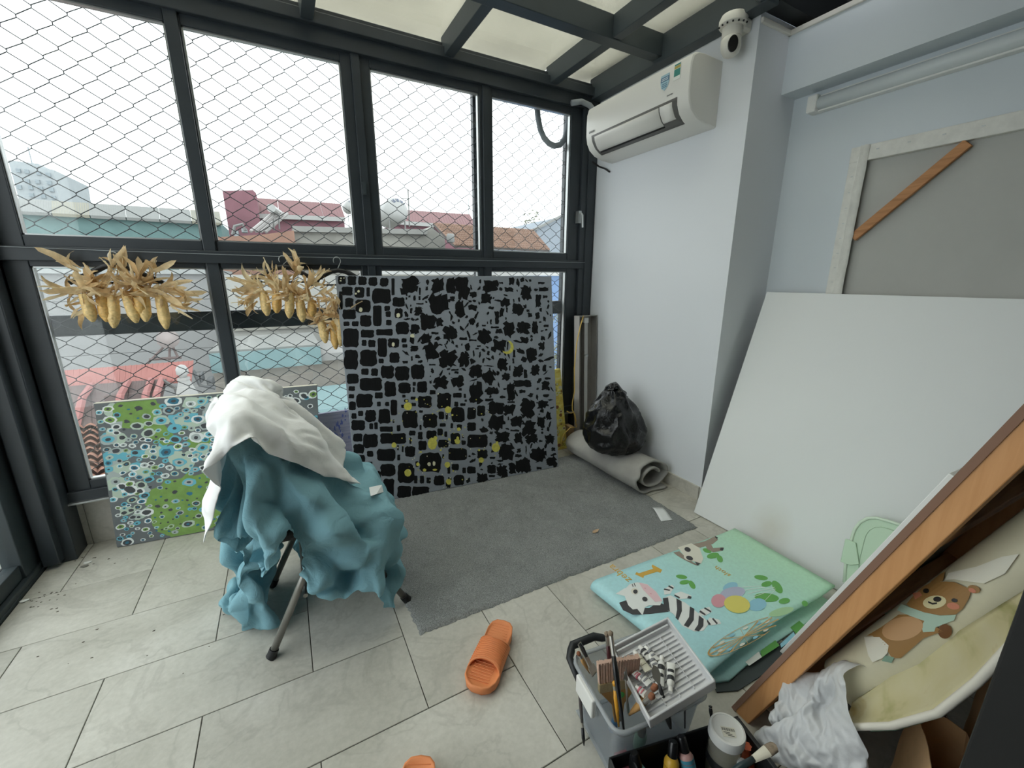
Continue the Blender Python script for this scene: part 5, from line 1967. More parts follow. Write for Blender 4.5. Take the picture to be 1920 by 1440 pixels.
ex = (p1 - p0)
text('printed_word', 'zebra', .052, MC[2], frame((p0 + p1) / 2, ex, V((0, 0, 1)).cross(ex)), pm)
p0, p1 = at(*m1(1095, 425), 'z', ZT + .0055), at(*m1(1000, 365), 'z', ZT + .0055)
ex = (p1 - p0)
text('printed_word', 'sloth', .035, MC[2], frame((p0 + p1) / 2, ex, V((0, 0, 1)).cross(ex)), pm)


def pz(z):
    return lambda x, y: at(*m1(x, y), 'z', z)


o = decal('lower_print', [([(1300, 925), (1400, 855), (1428, 890), (1310, 968)], 3), ([(1500, 770), (1560, 725), (1600, 760), (1540, 812)], 3), ([(1200, 1000), (1290, 930), (1310, 968), (1225, 1026)], 0), ([(1432, 880), (1520, 800), (1540, 830), (1440, 905)], 7)], pz(.0162), MC, pm)
o['kind'] = 'stuff'
# thin dark grey flat piece on the floor by the mat
bd = [at(*m1(x, y), 'z', .004) for x, y in ((930, 1045), (1190, 1015), (1560, 800), (1480, 980), (1150, 1190), (1010, 1200))]
o = MB().prism([V((p.x, p.y, .001)) for p in bd], (0, 0, .004)).build('dark_flat_piece', mat('dark_grey_flat', '3c4345', .7))
tag(o, 'thin dark grey flat piece lying on the floor between the play mat and the wooden frame', 'board')
# ------------------------------------------------------------------ draped chair: cloth vertex positions, millimetres, each number is the step from the vertex before
TEAL_X = [
801,13,0,-18,-12,15,3,-2,8,-40,21,28,3,-2,4,-11,81,23,9,4,4,4,2,8,17,18,-201,13,36,19,1,-29,-2,11,93,-18,28,-29,12,21,19,5,1,17,16,-210,-1,23,33,19,6,-29,-26,19,78,4,23,-7,4,24,
28,18,6,9,-3,12,-238,15,11,23,24,-4,-48,13,15,12,63,6,21,14,-7,27,38,-22,16,13,10,10,-245,0,13,23,-8,16,11,-43,44,13,-10,70,-2,3,23,3,24,22,2,9,23,13,8,4,-266,9,-1,25,-17,-10,20,16,
-24,29,25,4,24,31,-15,27,23,5,21,24,-10,37,20,14,-5,11,5,-303,6,17,6,26,-20,-27,9,25,-4,26,2,22,25,1,29,12,7,15,21,19,20,0,24,27,20,4,-9,21,42,22,19,10,-429,5,15,-1,30,24,-23,-33,
0,23,14,9,20,25,34,0,1,-7,18,28,18,6,20,13,14,16,13,28,18,-23,42,12,8,3,3,5,8,4,27,-7,19,-452,8,15,-10,13,21,24,24,-11,-35,-12,15,32,10,19,25,24,-15,18,-1,10,43,4,23,21,17,11,
14,18,13,2,10,41,-13,13,19,-28,21,-10,25,20,-4,18,-455,-2,11,-9,-3,-9,-26,12,15,17,24,-14,7,25,26,24,-5,-21,-30,17,25,31,5,25,-5,8,-2,5,40,15,29,22,19,24,16,13,15,16,8,3,15,17,12,9,
-35,-2,11,25,11,17,11,-448,-12,-17,3,31,-1,-18,-50,13,25,8,35,11,-18,18,29,23,20,-33,-30,14,27,8,21,1,26,9,10,7,32,10,33,25,14,27,22,16,11,17,-11,19,15,2,22,1,-29,-7,11,19,24,16,10,-450,
-6,-18,-10,9,20,-6,-47,-5,19,28,37,23,-21,-8,23,24,23,-12,-42,17,17,25,20,-1,22,29,16,8,2,27,24,21,24,26,31,16,10,-17,17,20,6,2,7,7,-13,-9,8,18,33,17,13,-466,5,-16,-16,13,3,8,-34,-21,
6,35,29,45,-8,-27,-3,23,23,3,-42,21,24,24,-6,25,23,36,-1,16,12,20,26,7,29,34,19,-28,33,24,13,17,1,16,-1,-1,0,-10,6,17,34,20,4,-474,-5,-2,-1,-7,14,9,-20,-25,-11,30,26,47,8,-31,-29,18,
7,24,-29,26,29,1,4,31,24,15,30,21,13,14,16,19,20,31,-22,-10,26,41,33,22,9,-12,5,14,-3,-3,2,20,10,44,-13,-474,25,-1,-15,-14,-5,16,7,-24,-13,-7,37,25,22,-14,-42,1,16,12,-1,20,25,12,2,33,
16,18,29,29,13,13,24,20,14,-2,-25,25,22,34,45,27,-3,0,13,4,8,5,-2,-18,32,32,-12,-473,40,11,-10,-22,-22,2,16,-14,-16,0,-11,37,22,-3,-36,-12,18,14,20,7,26,-14,35,41,-5,28,23,34,6,27,15,-4,
22,-11,19,17,15,36,54,33,6,1,1,7,1,12,-4,-22,-4,19,23,-470,34,20,-9,-22,-25,-4,8,-1,-9,-18,14,-16,33,11,-27,-24,23,27,8,10,19,15,25,34,-10,12,40,16,27,17,-3,4,21,24,16,18,16,39,50,47,
11,-9,-8,-1,11,5,-14,-10,-22,32,7,-466,13,26,0,-35,-31,-8,-4,20,3,2,-15,26,-13,11,10,-37,26,26,3,40,28,21,9,-4,23,-9,20,41,24,1,12,17,22,27,23,16,20,31,44,21,26,1,-15,-11,-4,16,2,-19,
-22,15,25,-474,21,2,-7,-29,-35,-7,-1,15,11,2,12,1,20,2,-1,-29,35,-4,41,43,21,7,-11,17,12,15,20,41,11,12,24,8,21,27,31,27,15,21,30,31,12,-6,-23,-22,6,18,16,-6,-24,21,9,-486,1,8,-4,-21,
-32,-24,-3,18,14,12,4,9,15,15,8,-10,-11,41,27,36,11,-11,27,29,20,12,20,17,14,17,4,27,27,23,25,38,19,9,26,5,-1,-4,-19,-17,-7,24,39,-18,7,5,19,-505,-17,-5,2,-12,-19,-15,-5,24,33,30,6,-5,
-2,4,-5,9,-12,26,41,15,18,21,18,26,36,20,8,3,31,-7,21,29,21,15,31,18,27,22,24,8,-6,-5,-11,-12,-25,16,37,29,7,5,-4,-523,-4,-25,2,6,-5,-9,-5,18,46,27,12,-2,-12,-7,7,-15,-11,23,39,11,
32,-6,22,55,30,32,-3,10,-1,22,19,20,9,5,34,39,16,23,30,-1,17,-10,-11,-20,-13,16,35,37,24,-17,-10,-531,-1,-14,-6,8,8,12,-4,-2,10,35,34,14,-24,3,-25,-1,-14,-8,22,35,11,32,12,23,32,50,21,0,
-4,20,14,14,10,0,18,13,42,34,26,32,20,-19,0,14,-4,-8,9,19,40,22,-16,-22,-535,-6,2,15,-1,-8,0,17,13,10,0,5,3,32,20,-11,-42,-5,-4,-12,-6,26,31,21,6,27,15,33,43,27,3,-1,-1,12,17,18,
1,9,17,47,45,27,20,36,-20,13,5,12,14,-12,22,26,21,-23,-27,-535,-5,-1,3,10,17,17,-5,-2,6,5,17,1,-18,12,14,15,-25,-8,-39,-6,5,8,36,26,10,23,12,20,17,32,28,5,-3,23,25,9,4,12,15,20,
37,40,36,25,22,14,-17,18,20,11,4,2,9,6,-12,-17,-559,5,0,11,-2,13,12,19,12,4,1,11,6,3,1,-3,-8,-24,2,7,-5,5,-36,-29,5,36,34,31,20,1,20,22,16,6,21,10,23,27,-6,11,22,30,26,22,
25,27,40,25,-4,26,8,9,19,8,3,-8,-7,21,2,-28,-543,2,4,-1,3,0,4,-6,-10,-8,-10,41,7,23,9,5,11,11,8,-5,-9,-11,-2,-3,-2,4,-4,-3,5,0,-17,-35,-16,9,24,50,35,7,28,-1,20,3,28,11,
16,18,4,28,-8,33,38,26,23,19,30,30,25,-12,34,9,-5,15,2,13,2,-24,1,-5,16,-543,26,-20,6,11,0,2,6,-7,-7,-10,2,48,33,8,1,-3,2,-3,-12,-20,-17,-6,6,4,-5,-4,-10,3,11,3,-8,-22,18,4,
55,37,-1,23,5,12,18,3,23,16,11,10,12,16,32,56,40,12,17,12,24,-1,23,12,23,-19,-2,22,-5,17,-14,-20,25,7,-541,28,16,-10,12,3,2,7,1,-10,-13,-23,49,36,6,-19,-22,1,0,-15,-17,-12,-6,3,4,2,
-3,-4,-5,9,12,15,6,0,-8,55,29,14,13,2,12,12,21,8,24,26,14,12,16,23,49,46,24,6,2,12,13,26,4,25,-18,11,-20,23,-5,-5,2,8,12,-534,40,4,8,-10,16,5,3,-8,-24,-24,6,20,37,12,-26,-28,
-22,5,-3,-11,-10,-6,5,19,16,0,3,-1,-11,9,4,6,5,6,45,31,13,24,-14,22,29,4,15,23,24,20,10,18,16,47,40,29,14,-1,2,27,23,-2,25,-10,-19,2,21,12,-1,6,-29,20,-521,26,30,13,-7,-7,-16,-14,
7,-12,-28,-18,31,30,13,-25,-32,-28,-3,18,6,-2,-5,16,10,10,16,-3,-1,2,2,3,6,3,-7,37,31,7,22,-5,43,31,10,12,7,22,22,17,15,18,25,42,31,-4,1,31,25,4,21,17,-19,-6,20,16,13,13,-27,-9,
11,-516,35,31,12,-19,-26,-31,-11,-8,11,-22,-19,19,13,21,-17,-25,-22,-6,9,20,14,5,0,21,23,12,5,-5,-29,11,13,13,-9,-16,9,42,17,11,15,47,38,10,-11,18,11,23,24,10,12,8,31,34,20,-1,39,13,20,29,
-4,14,9,6,2,32,9,-22,-1,-20,-508,26,31,7,-21,-42,-47,-8,0,22,-14,-14,1,17,28,-12,-11,-22,-1,17,33,27,3,-3,7,17,6,-4,-27,-7,-4,8,9,10,-14,-5,47,25,9,13,46,33,12,-15,10,22,22,24,16,-1,
7,29,29,23,20,29,34,6,25,18,8,4,-7,25,25,15,-12,-38,-12,-499,-1,30,-10,-8,-39,-40,-29,10,35,-1,12,-6,15,24,-8,6,-20,-3,17,23,18,24,-7,-12,-8,4,-17,-18,-3,-21,5,32,18,-7,-7,51,23,10,13,31,
27,14,0,-3,23,23,16,32,11,-9,18,30,25,19,35,17,25,28,1,13,14,13,9,9,19,-5,-22,-27,-499,-9,-2,11,-12,-30,-39,-24,17,32,33,23,-3,-1,7,15,0,2,-12,-7,25,22,4,-9,-22,-25,-5,-7,-1,-9,-18,13,
15,32,17,-3,1,25,26,23,16,18,14,3,41,-7,9,29,42,19,9,-8,20,24,20,26,32,28,11,9,10,12,14,5,11,8,0,-13,-17,-497,-15,-23,5,-4,-18,-18,-8,19,37,43,18,9,-10,2,9,4,-13,-15,3,5,11,3,
-17,-27,-20,-9,1,-3,-9,-10,6,32,37,14,11,-1,15,9,27,22,20,15,16,14,35,-20,19,55,29,4,-14,10,23,16,18,28,33,13,13,8,17,5,8,6,-12,7,-5,-1,-488,-23,-32,6,-2,24,-3,-8,14,29,48,30,1,-29,
-25,3,1,-4,-8,-8,-3,0,7,-7,-29,-29,-15,2,15,9,6,12,24,34,12,19,-18,1,19,22,24,21,18,18,23,2,13,24,33,37,16,-5,-18,22,23,8,22,28,17,19,26,-7,2,12,-3,2,-11,7,6,-476,-27,-29,21,-11,
29,25,6,1,22,37,18,-10,-26,-34,-21,-2,4,-4,-9,-5,-2,1,-2,-22,-21,-14,5,26,25,20,16,18,5,28,20,-9,-31,12,20,25,25,11,24,22,26,23,14,15,35,25,1,-27,13,21,18,18,17,16,20,8,17,3,-2,-4,
2,9,-6,16,-468,8,-39,-24,23,28,28,19,8,9,3,7,-9,-25,-33,-21,-14,0,4,-4,-4,-5,-2,-1,-2,-4,-13,16,18,35,37,3,-10,16,28,23,-8,-40,-6,15,27,23,23,17,23,17,23,14,24,30,24,14,-23,0,21,10,
24,15,17,15,19,13,0,-4,-6,-2,11,16,13,-466,7,-30,-30,19,24,39,16,5,-12,-1,5,-8,-20,-29,-22,-12,-4,3,-4,-2,-1,-2,6,0,8,9,11,10,43,-4,4,16,24,23,15,-7,-41,5,-18,32,30,17,20,23,22,12,
22,22,25,21,14,13,-29,19,22,13,24,5,16,18,13,15,2,-15,-8,5,16,33,-472,19,-26,-41,19,14,33,23,-6,-17,-11,-3,-3,-7,-18,-30,-17,-2,3,0,5,6,7,18,11,-5,8,10,17,37,-5,-10,28,30,11,-17,13,-34,
10,-31,21,36,30,6,25,24,24,16,13,25,23,17,2,-26,23,20,16,37,-7,12,17,18,8,10,12,-21,-6,28,21,-472,15,-15,-38,-9,15,29,27,-5,-4,-28,-10,3,-8,0,-28,-20,14,-3,27,14,4,5,3,3,7,12,8,18,
22,-22,15,25,32,-15,-26,18,-20,19,-30,0,38,34,31,-7,26,22,14,20,12,17,17,8,10,-4,18,27,20,22,-6,11,19,4,13,14,15,-17,6,24,-481,1,-11,-17,-9,1,19,36,30,-25,-8,-27,-11,15,-11,-7,-21,0,11,48,
11,3,1,5,-2,-10,20,9,18,2,8,8,24,23,-46,-21,21,-5,25,-23,-14,32,41,33,12,-20,26,20,21,8,16,19,2,7,12,19,18,26,32,12,-11,10,21,-9,8,24,17,11,2,-505,0,-9,12,-12,-14,26,31,36,-6,-29,
-11,5,-5,10,-17,-6,-4,14,30,26,5,-14,-23,8,9,20,12,19,-9,3,20,20,14,-45,-35,1,21,26,9,-22,15,40,28,26,-28,15,12,20,28,-7,17,22,20,20,-18,29,22,31,26,-3,-14,20,16,-12,13,20,6,19,-521,-18,
17,-2,-6,9,21,22,33,3,6,-10,-17,13,0,7,-12,-3,1,26,22,-8,-40,15,29,8,4,5,-5,20,13,1,27,-2,-26,-37,-15,16,38,29,-21,2,27,27,2,21,-24,32,-6,27,25,-4,19,22,20,16,3,29,16,25,5,-21,
18,21,6,-7,15,16,13,-523,-21,9,21,25,-9,19,33,4,22,16,-6,-9,0,4,7,-2,-9,-26,17,-4,-7,-10,42,7,14,18,-26,22,14,18,-2,25,-13,-31,-5,-29,10,35,32,12,-15,-4,11,21,26,-22,22,13,-15,36,10,11,
22,21,7,16,20,23,13,10,-16,29,11,1,3,22,21,1,-526,6,-3,14,30,20,18,-2,26,22,8,-22,-15,-12,2,3,31,-19,-29,6,1,4,26,13,18,0,23,-27,15,9,20,19,26,-12,-20,-37,0,-17,51,16,27,-5,-5,-9,
20,2,18,-2,28,-14,-2,35,-1,22,24,16,9,7,18,15,14,11,5,11,16,1,20,10,11,-524,-11,9,34,33,-1,7,17,18,23,19,-7,-25,-33,-14,21,28,-16,8,17,1,5,5,3,30,8,-23,-6,32,6,21,15,5,-17,8,
-30,-30,-6,37,27,31,-28,-12,9,21,2,20,10,12,14,-21,24,16,-7,27,19,7,11,8,20,19,6,8,12,18,14,6,16,13,-512,-11,16,36,-1,-3,8,24,18,17,20,7,-36,-34,-18,37,38,2,12,13,-13,-2,21,10,-13,2,
-6,11,26,18,22,-1,-6,7,1,-21,-30,-18,29,33,15,7,-14,-17,22,12,2,15,20,10,4,-2,24,-1,-6,27,16,0,12,9,20,11,10,16,16,15,8,35,3,-503,17,-3,24,29,-42,0,25,20,18,4,16,-31,-30,-12,33,47,
15,16,4,4,-15,23,-2,8,-12,5,9,20,19,-4,15,-3,-22,20,-24,-15,-18,19,16,25,26,-27,-22,20,17,-3,19,12,14,21,5,1,21,-14,1,22,8,-2,11,19,17,16,17,4,16,20,42,-8,-492,23,1,12,29,-33,5,26,
-7,10,24,-15,-12,-15,8,20,33,41,17,6,-30,14,10,12,-22,3,8,14,18,26,4,-12,0,-33,17,-20,1,-19,2,27,21,26,-11,-34,6,21,0,27,7,16,14,-3,12,18,12,-21,14,15,-5,4,17,18,17,7,24,6,31,31,
-7,-475,17,9,0,30,-18,15,26,0,-5,6,15,-13,-7,9,17,34,33,-23,24,-12,19,13,-13,-15,14,0,22,9,24,11,-3,-26,-36,12,-19,22,-17,-7,25,22,17,8,-35,-18,13,17,29,-14,12,16,18,26,-13,17,-7,22,6,0,
-8,8,21,15,17,11,18,23,26,1,-453,-11,9,16,24,7,20,21,12,-7,4,2,4,-3,17,13,23,26,-29,-2,21,25,11,-13,-28,-5,22,23,16,1,20,-2,-37,-11,-23,0,10,16,-23,12,24,8,23,-11,-36,-3,20,25,-32,20,
26,24,12,-12,13,15,-10,2,16,8,1,10,13,20,12,19,16,15,14,-412,-1,-16,13,21,25,20,-5,20,8,14,-15,19,2,29,10,6,22,-17,-7,19,5,30,-18,-17,-19,19,27,-9,25,2,6,-30,-15,-25,11,-9,40,-8,-24,22,
22,9,3,-28,-24,12,28,-17,4,26,26,2,-11,8,9,-8,4,13,21,-2,0,11,29,20,10,20,-1,17,-402,33,-14,22,4,13,17,18,19,12,-6,10,-14,36,33,-18,20,-5,8,14,0,2,28,1,-13,-42,21,-7,4,21,25,-13,
-26,-18,2,-3,0,34,-7,2,-28,25,1,14,-12,-32,-3,14,23,9,-8,32,-2,-6,18,7,8,-23,4,25,-8,25,27,-8,21,13,20,15,12,-404,23,22,9,13,10,11,8,7,15,22,-4,4,23,17,11,12,8,3,-1,-2,12,-3,
0,-3,-11,7,4,2,11,2,-2,-4,-6,-11,-13,8,3,-8,15,-1,-13,0,13,-3,-8,2,3,11,15,5,7,-3,1,14,0,6,5,5,1,14,22,8,27,6,6,9,17,7,
]
TEAL_Y = [
-852,2,-13,28,-19,-13,-19,-11,-14,63,18,-7,-8,-33,-26,-6,72,-18,-9,0,11,2,-12,-1,0,-1,28,31,-3,-19,-36,-26,-23,-11,79,1,-23,-12,-4,10,29,-10,-21,-8,19,62,-18,12,6,-16,-34,-41,-33,2,77,18,-11,-51,-14,19,
34,1,-12,-7,3,-2,61,-2,-24,21,-9,-38,-26,-36,5,9,72,-17,-8,-7,-33,7,30,42,0,-14,-22,-11,56,13,-19,-9,-17,4,-25,-25,-21,-16,19,63,11,10,-7,-35,-16,10,35,42,1,-18,-33,-21,37,21,20,-11,-29,-25,-6,-18,
-27,-32,9,21,16,57,-7,-1,4,5,-13,-7,33,24,9,-15,-45,-23,-5,43,20,-18,35,-13,-32,-19,-24,0,-27,-16,18,-14,29,28,32,-10,24,10,1,-7,-8,-19,14,22,-2,-43,-44,9,14,12,3,0,24,7,-13,39,-12,6,-32,-18,
-27,-5,-23,15,-16,-1,26,31,7,19,-1,-9,14,-9,15,-12,-13,-4,-7,24,-5,-27,-28,2,-3,5,7,6,1,9,4,18,6,15,12,-8,-20,-14,28,36,-10,-27,-25,-27,-19,5,24,2,-3,12,7,15,-1,24,-18,-26,3,16,-1,-20,
-9,1,-7,26,-2,-26,-33,-10,20,34,14,7,-1,11,16,-6,71,-11,-18,-10,-4,-5,-3,-10,3,-6,15,-17,-18,0,34,17,-25,-37,-22,-18,15,20,22,-7,-2,14,-16,19,14,-51,-25,-7,12,19,0,-13,-7,-4,18,23,-38,-26,1,24,
44,31,8,-6,1,9,-15,70,-2,-1,-23,-5,-23,-16,18,-40,5,30,11,-20,-8,-10,15,25,-12,-24,-31,-26,12,34,21,-6,-4,-20,13,15,-14,-47,-31,6,-3,23,14,2,-3,-13,24,8,-6,-16,-15,24,46,41,10,-4,-15,-19,1,64,
-8,18,-8,-24,-18,-17,9,-36,-14,27,35,-17,-2,-16,-4,20,-7,-31,-13,-36,21,7,13,28,-23,-6,14,-6,-25,-13,-42,-14,15,40,6,4,4,-19,7,10,-16,19,4,16,37,43,16,-5,-31,1,-16,46,16,13,-3,-23,-17,-17,2,-23,
-23,7,46,-1,-17,-5,-22,0,5,-32,-5,-33,3,18,29,14,-21,-3,-23,-8,13,-12,-21,-4,-2,28,33,-10,0,-18,-5,-6,19,-1,17,18,25,42,20,1,-30,-39,24,19,2,17,31,-16,-18,-18,-5,-14,-19,-7,39,11,-21,-5,-18,-9,
-25,4,-23,-22,-2,27,28,-7,1,-30,-11,2,8,7,-1,-14,5,23,6,12,-3,-10,-11,-12,7,15,16,10,24,5,17,14,-43,16,17,15,-6,9,10,21,-17,-14,-18,-8,-12,-9,5,31,-11,-24,-12,-36,-16,20,-25,5,-9,18,33,-18,
-16,7,-6,-6,8,13,-2,0,1,11,0,10,4,-33,-7,10,14,6,2,17,-5,5,7,19,-10,26,11,13,3,6,4,3,6,-15,-18,-11,-9,-17,-6,5,26,-26,-19,-45,-17,23,-9,14,-4,13,8,-18,19,-3,0,-7,10,8,13,-6,
2,-6,-8,-14,16,-24,1,22,-1,0,12,7,10,-2,12,15,-1,13,16,16,15,4,4,1,5,-10,-20,-19,-14,-9,-11,-7,-2,5,-27,-39,-18,5,25,18,9,-18,-9,15,21,-1,0,-5,2,11,3,8,2,-13,-18,-16,-12,18,-1,-7,
3,17,18,14,1,4,12,12,4,4,10,21,7,17,8,-20,-8,-23,6,-5,-10,-11,-16,2,-15,-10,-18,-21,-17,-1,26,0,4,1,3,12,9,12,4,-19,12,9,6,2,-8,-9,-3,-13,-15,-5,-3,11,1,16,23,20,7,3,5,8,
8,6,-4,18,9,20,-4,-19,-29,-27,-3,11,11,-10,1,-17,6,-15,-15,-19,-13,-19,11,21,24,-1,-11,11,11,7,-25,5,22,11,-16,15,-7,-10,-19,2,3,-10,-6,-11,21,15,22,16,20,4,0,3,9,-4,-1,9,1,-22,0,-12,
-19,-13,3,16,15,11,-10,-17,-6,-2,-6,-22,-39,-4,10,37,23,-24,3,-4,-3,-6,4,24,22,-22,13,-13,-2,1,-2,-2,-4,0,-4,-6,-12,15,31,28,17,8,6,-9,18,-8,-6,-2,-18,-8,-6,-3,-3,-7,2,16,16,-5,-4,-3,
-7,-4,-24,-23,-8,-6,7,2,9,-2,17,5,3,3,-3,15,-4,2,-18,7,5,7,-6,-13,8,-1,6,1,-5,7,18,26,16,10,4,-37,26,-14,11,-9,0,-4,-5,-8,-3,-3,0,11,-8,-27,-8,8,17,-23,-4,-6,-8,-1,2,3,
-3,0,16,13,17,4,-4,0,-3,-15,0,7,6,1,3,-14,0,5,9,6,3,-2,13,17,17,7,-34,7,5,20,-8,-4,-8,8,-1,-8,-9,-11,2,1,-16,-20,-7,1,20,-14,17,0,-14,-4,-3,4,3,-3,-8,15,20,14,11,-5,
-6,-1,-6,-4,0,-2,11,-10,-3,4,4,7,-1,7,6,2,0,18,-19,14,8,10,6,-6,-54,16,2,12,14,-1,-1,-20,-8,-8,-9,-2,-1,-6,-3,12,-11,31,7,-14,-12,-3,-1,3,3,-1,1,13,19,12,-3,-6,-18,5,-6,7,
-4,-4,2,4,-1,8,7,-4,11,1,8,3,-9,6,5,13,12,9,-20,-70,7,11,19,-37,1,21,20,1,-1,-3,-8,-5,-5,0,-2,-5,-10,11,7,3,23,-19,-6,-1,-1,6,1,1,-2,0,22,-1,-14,19,11,-3,-11,-5,-1,0,
-9,10,9,-1,9,-1,7,8,7,4,-4,2,10,1,-20,9,-93,12,5,6,17,12,-25,-26,-10,9,20,22,13,4,5,-3,-8,-3,-2,-13,4,12,7,-18,2,20,-4,6,-7,3,3,2,-1,-4,-11,7,13,21,-14,0,5,0,-2,-7,
1,6,12,-1,-1,6,8,6,9,8,-3,-6,-4,13,-11,-4,-116,8,-1,8,3,-4,-7,4,2,6,-6,18,-24,17,22,-13,-9,-10,0,26,31,10,1,-13,-3,13,3,5,-2,-5,-4,1,-6,3,6,14,10,-1,-9,1,1,0,-1,-3,
-3,9,7,1,1,0,11,1,-2,-8,5,7,3,-3,4,10,3,5,-8,18,-5,-9,-12,-3,11,-124,2,10,12,1,-32,-16,1,34,-21,24,18,-27,1,8,11,9,0,4,14,16,-14,14,11,-2,0,1,-3,8,13,-5,-4,-1,-7,18,
15,17,-2,-12,-4,0,-4,0,1,-1,5,7,0,1,1,-11,4,14,-3,4,-4,3,-4,13,13,7,-8,1,-5,14,-5,-4,-3,-3,-144,24,-18,-8,17,-17,-23,6,9,11,19,24,-21,7,9,9,3,9,-1,-2,13,-19,-2,13,16,14,
3,1,2,6,9,5,-1,-4,14,12,6,15,-17,-4,2,2,-8,-1,-1,-5,-3,-5,-1,2,14,-1,6,7,8,1,3,-4,10,14,7,-10,0,-4,7,0,-7,-13,3,-154,0,-39,23,-5,-3,7,11,13,2,1,30,-6,14,8,6,0,
-8,13,1,-5,-7,-2,16,22,18,6,-6,-2,12,12,12,3,2,4,1,3,18,-14,-5,10,0,-5,-7,-3,-5,-2,-3,-6,5,5,6,6,4,12,11,6,-5,4,9,5,-17,9,-3,1,-4,-21,6,-5,-162,-27,-22,3,19,22,7,-6,
20,10,-3,5,14,21,6,-7,-13,9,9,12,4,-1,-2,12,21,16,7,1,-5,2,12,13,16,-4,4,-1,-2,-12,17,1,15,-1,-8,-10,-4,-4,-3,-2,-2,-1,6,6,5,-11,18,36,5,-2,-9,5,-18,7,-3,2,4,-13,-7,1,
-15,-176,-7,-30,8,24,22,3,4,-1,20,2,6,14,3,11,-23,13,13,10,8,11,9,5,0,12,-16,-5,8,19,15,11,7,5,14,-1,6,6,-5,-3,13,8,4,-5,-16,-4,-3,-4,-3,-3,-5,-7,3,1,13,15,36,-1,16,-15,
1,-8,-11,5,6,-5,-3,-10,-23,-2,-185,-10,-4,6,19,16,-15,16,5,20,7,8,12,7,-16,5,11,14,7,1,-6,13,10,11,-6,-3,2,12,2,28,19,5,3,13,6,28,14,-12,-15,-2,8,3,-4,-19,-11,12,-1,-9,-5,-9,
-7,9,2,9,14,27,9,-4,7,5,-4,-5,-7,-1,-1,-1,-14,-24,-10,-185,-10,8,-20,28,-8,23,-9,20,22,16,-2,15,5,-9,4,-7,14,-5,1,19,24,7,4,1,3,-4,-11,11,39,-4,11,18,13,5,38,12,-5,-12,-11,4,
-1,-4,-14,-18,9,14,-24,5,-6,-10,-8,15,8,15,19,-2,8,21,-10,17,3,-17,-8,-12,6,-9,-29,-18,-184,1,-26,22,-23,-1,21,20,21,28,13,-7,3,18,2,-13,7,-9,1,15,19,22,14,4,-7,-11,-1,8,14,24,0,15,
14,19,-7,-9,40,-2,6,0,-12,-19,-8,-2,6,9,-19,2,12,-3,-5,-12,1,15,9,9,25,3,8,-2,3,-16,15,-26,4,-4,-8,-20,-25,-181,-19,-12,21,-24,-10,33,26,16,20,6,19,-11,-3,9,10,4,5,4,7,17,23,14,
-5,-25,23,12,4,6,8,9,12,14,5,-32,-3,41,29,-11,12,2,-5,-16,-5,-9,5,-4,-1,15,5,-6,-13,-10,14,-2,16,0,9,3,-12,4,26,-22,-15,-28,14,-1,-9,-28,-165,-15,-22,-13,8,-3,13,28,6,26,9,18,14,4,
5,9,3,6,6,3,8,6,18,-15,-1,17,16,13,10,10,9,7,8,-24,-38,4,31,42,17,-6,20,-2,-7,-10,-7,-7,9,-17,12,35,1,-17,-20,-9,16,-5,3,8,-11,19,6,6,-25,-41,-31,0,18,-13,2,-154,-6,-22,-13,8,
-3,-6,11,19,12,31,31,13,6,5,-4,1,1,-7,1,16,10,10,-4,6,23,22,15,8,9,0,0,-12,-29,-33,13,35,27,35,-6,19,7,-17,2,6,3,-9,-4,3,38,12,-21,-24,-26,5,21,0,-12,-20,0,31,-25,-15,-25,-28,
-15,1,29,6,-148,-8,-5,-33,7,-5,10,9,2,18,35,24,11,3,-26,-14,12,11,8,9,-4,6,17,13,17,24,22,2,15,-22,-4,-11,-11,-16,-12,10,32,19,45,16,-19,26,3,-10,10,-9,2,-14,28,19,13,-10,-33,-37,3,23,
-1,-18,-13,-13,12,27,-23,-25,-30,-23,3,13,27,-140,6,-22,-16,-13,8,14,9,4,-10,21,18,21,-6,-26,-25,7,22,35,10,8,6,12,19,17,21,11,9,-21,8,-38,-20,-11,10,4,19,26,13,46,24,-6,-20,25,-2,12,2,-11,
-6,3,24,13,-7,-33,-36,11,-12,26,-10,-23,-10,-2,22,12,-19,-26,-25,-4,14,21,-137,4,-17,-10,-14,-21,27,26,0,-26,3,19,9,-10,-20,-3,4,25,37,33,17,5,5,10,-3,-5,9,7,15,-13,-38,-27,8,16,28,10,21,11,
44,8,20,-17,-13,22,-1,26,-1,-11,-19,-4,3,1,8,-37,-33,-3,37,17,-21,-19,-8,6,23,16,-20,-24,-11,16,-3,-130,12,-16,-16,-46,2,23,6,2,11,-16,0,2,5,10,-7,2,28,38,31,-26,16,13,-8,-6,0,6,31,9,
-15,-36,-23,3,25,37,11,17,17,25,6,25,1,-25,7,30,-13,21,-17,-4,-15,10,-11,-4,-6,-42,-10,23,44,-9,-21,-17,-13,26,11,14,-16,-17,1,-11,-128,17,-17,-40,-8,-7,21,15,3,-3,-2,5,5,0,7,-1,4,22,38,-12,
-27,10,11,21,11,6,-9,28,7,-26,-9,-36,2,26,31,24,9,21,7,11,19,14,-20,-16,21,31,-19,3,4,-23,-5,16,-16,-16,-23,-6,26,33,8,-14,-25,-29,4,21,17,5,-8,-12,-9,-150,-19,-10,17,-6,-8,7,18,-2,14,-6,
9,-10,15,1,12,10,13,11,-36,-8,10,28,30,15,5,-16,-4,12,14,-36,-16,-14,29,20,19,21,26,-10,24,-5,23,-8,-15,-4,23,35,-20,-7,0,-22,17,5,-9,-17,-15,-4,35,23,1,-34,-40,-14,16,18,16,4,-17,1,-156,-10,
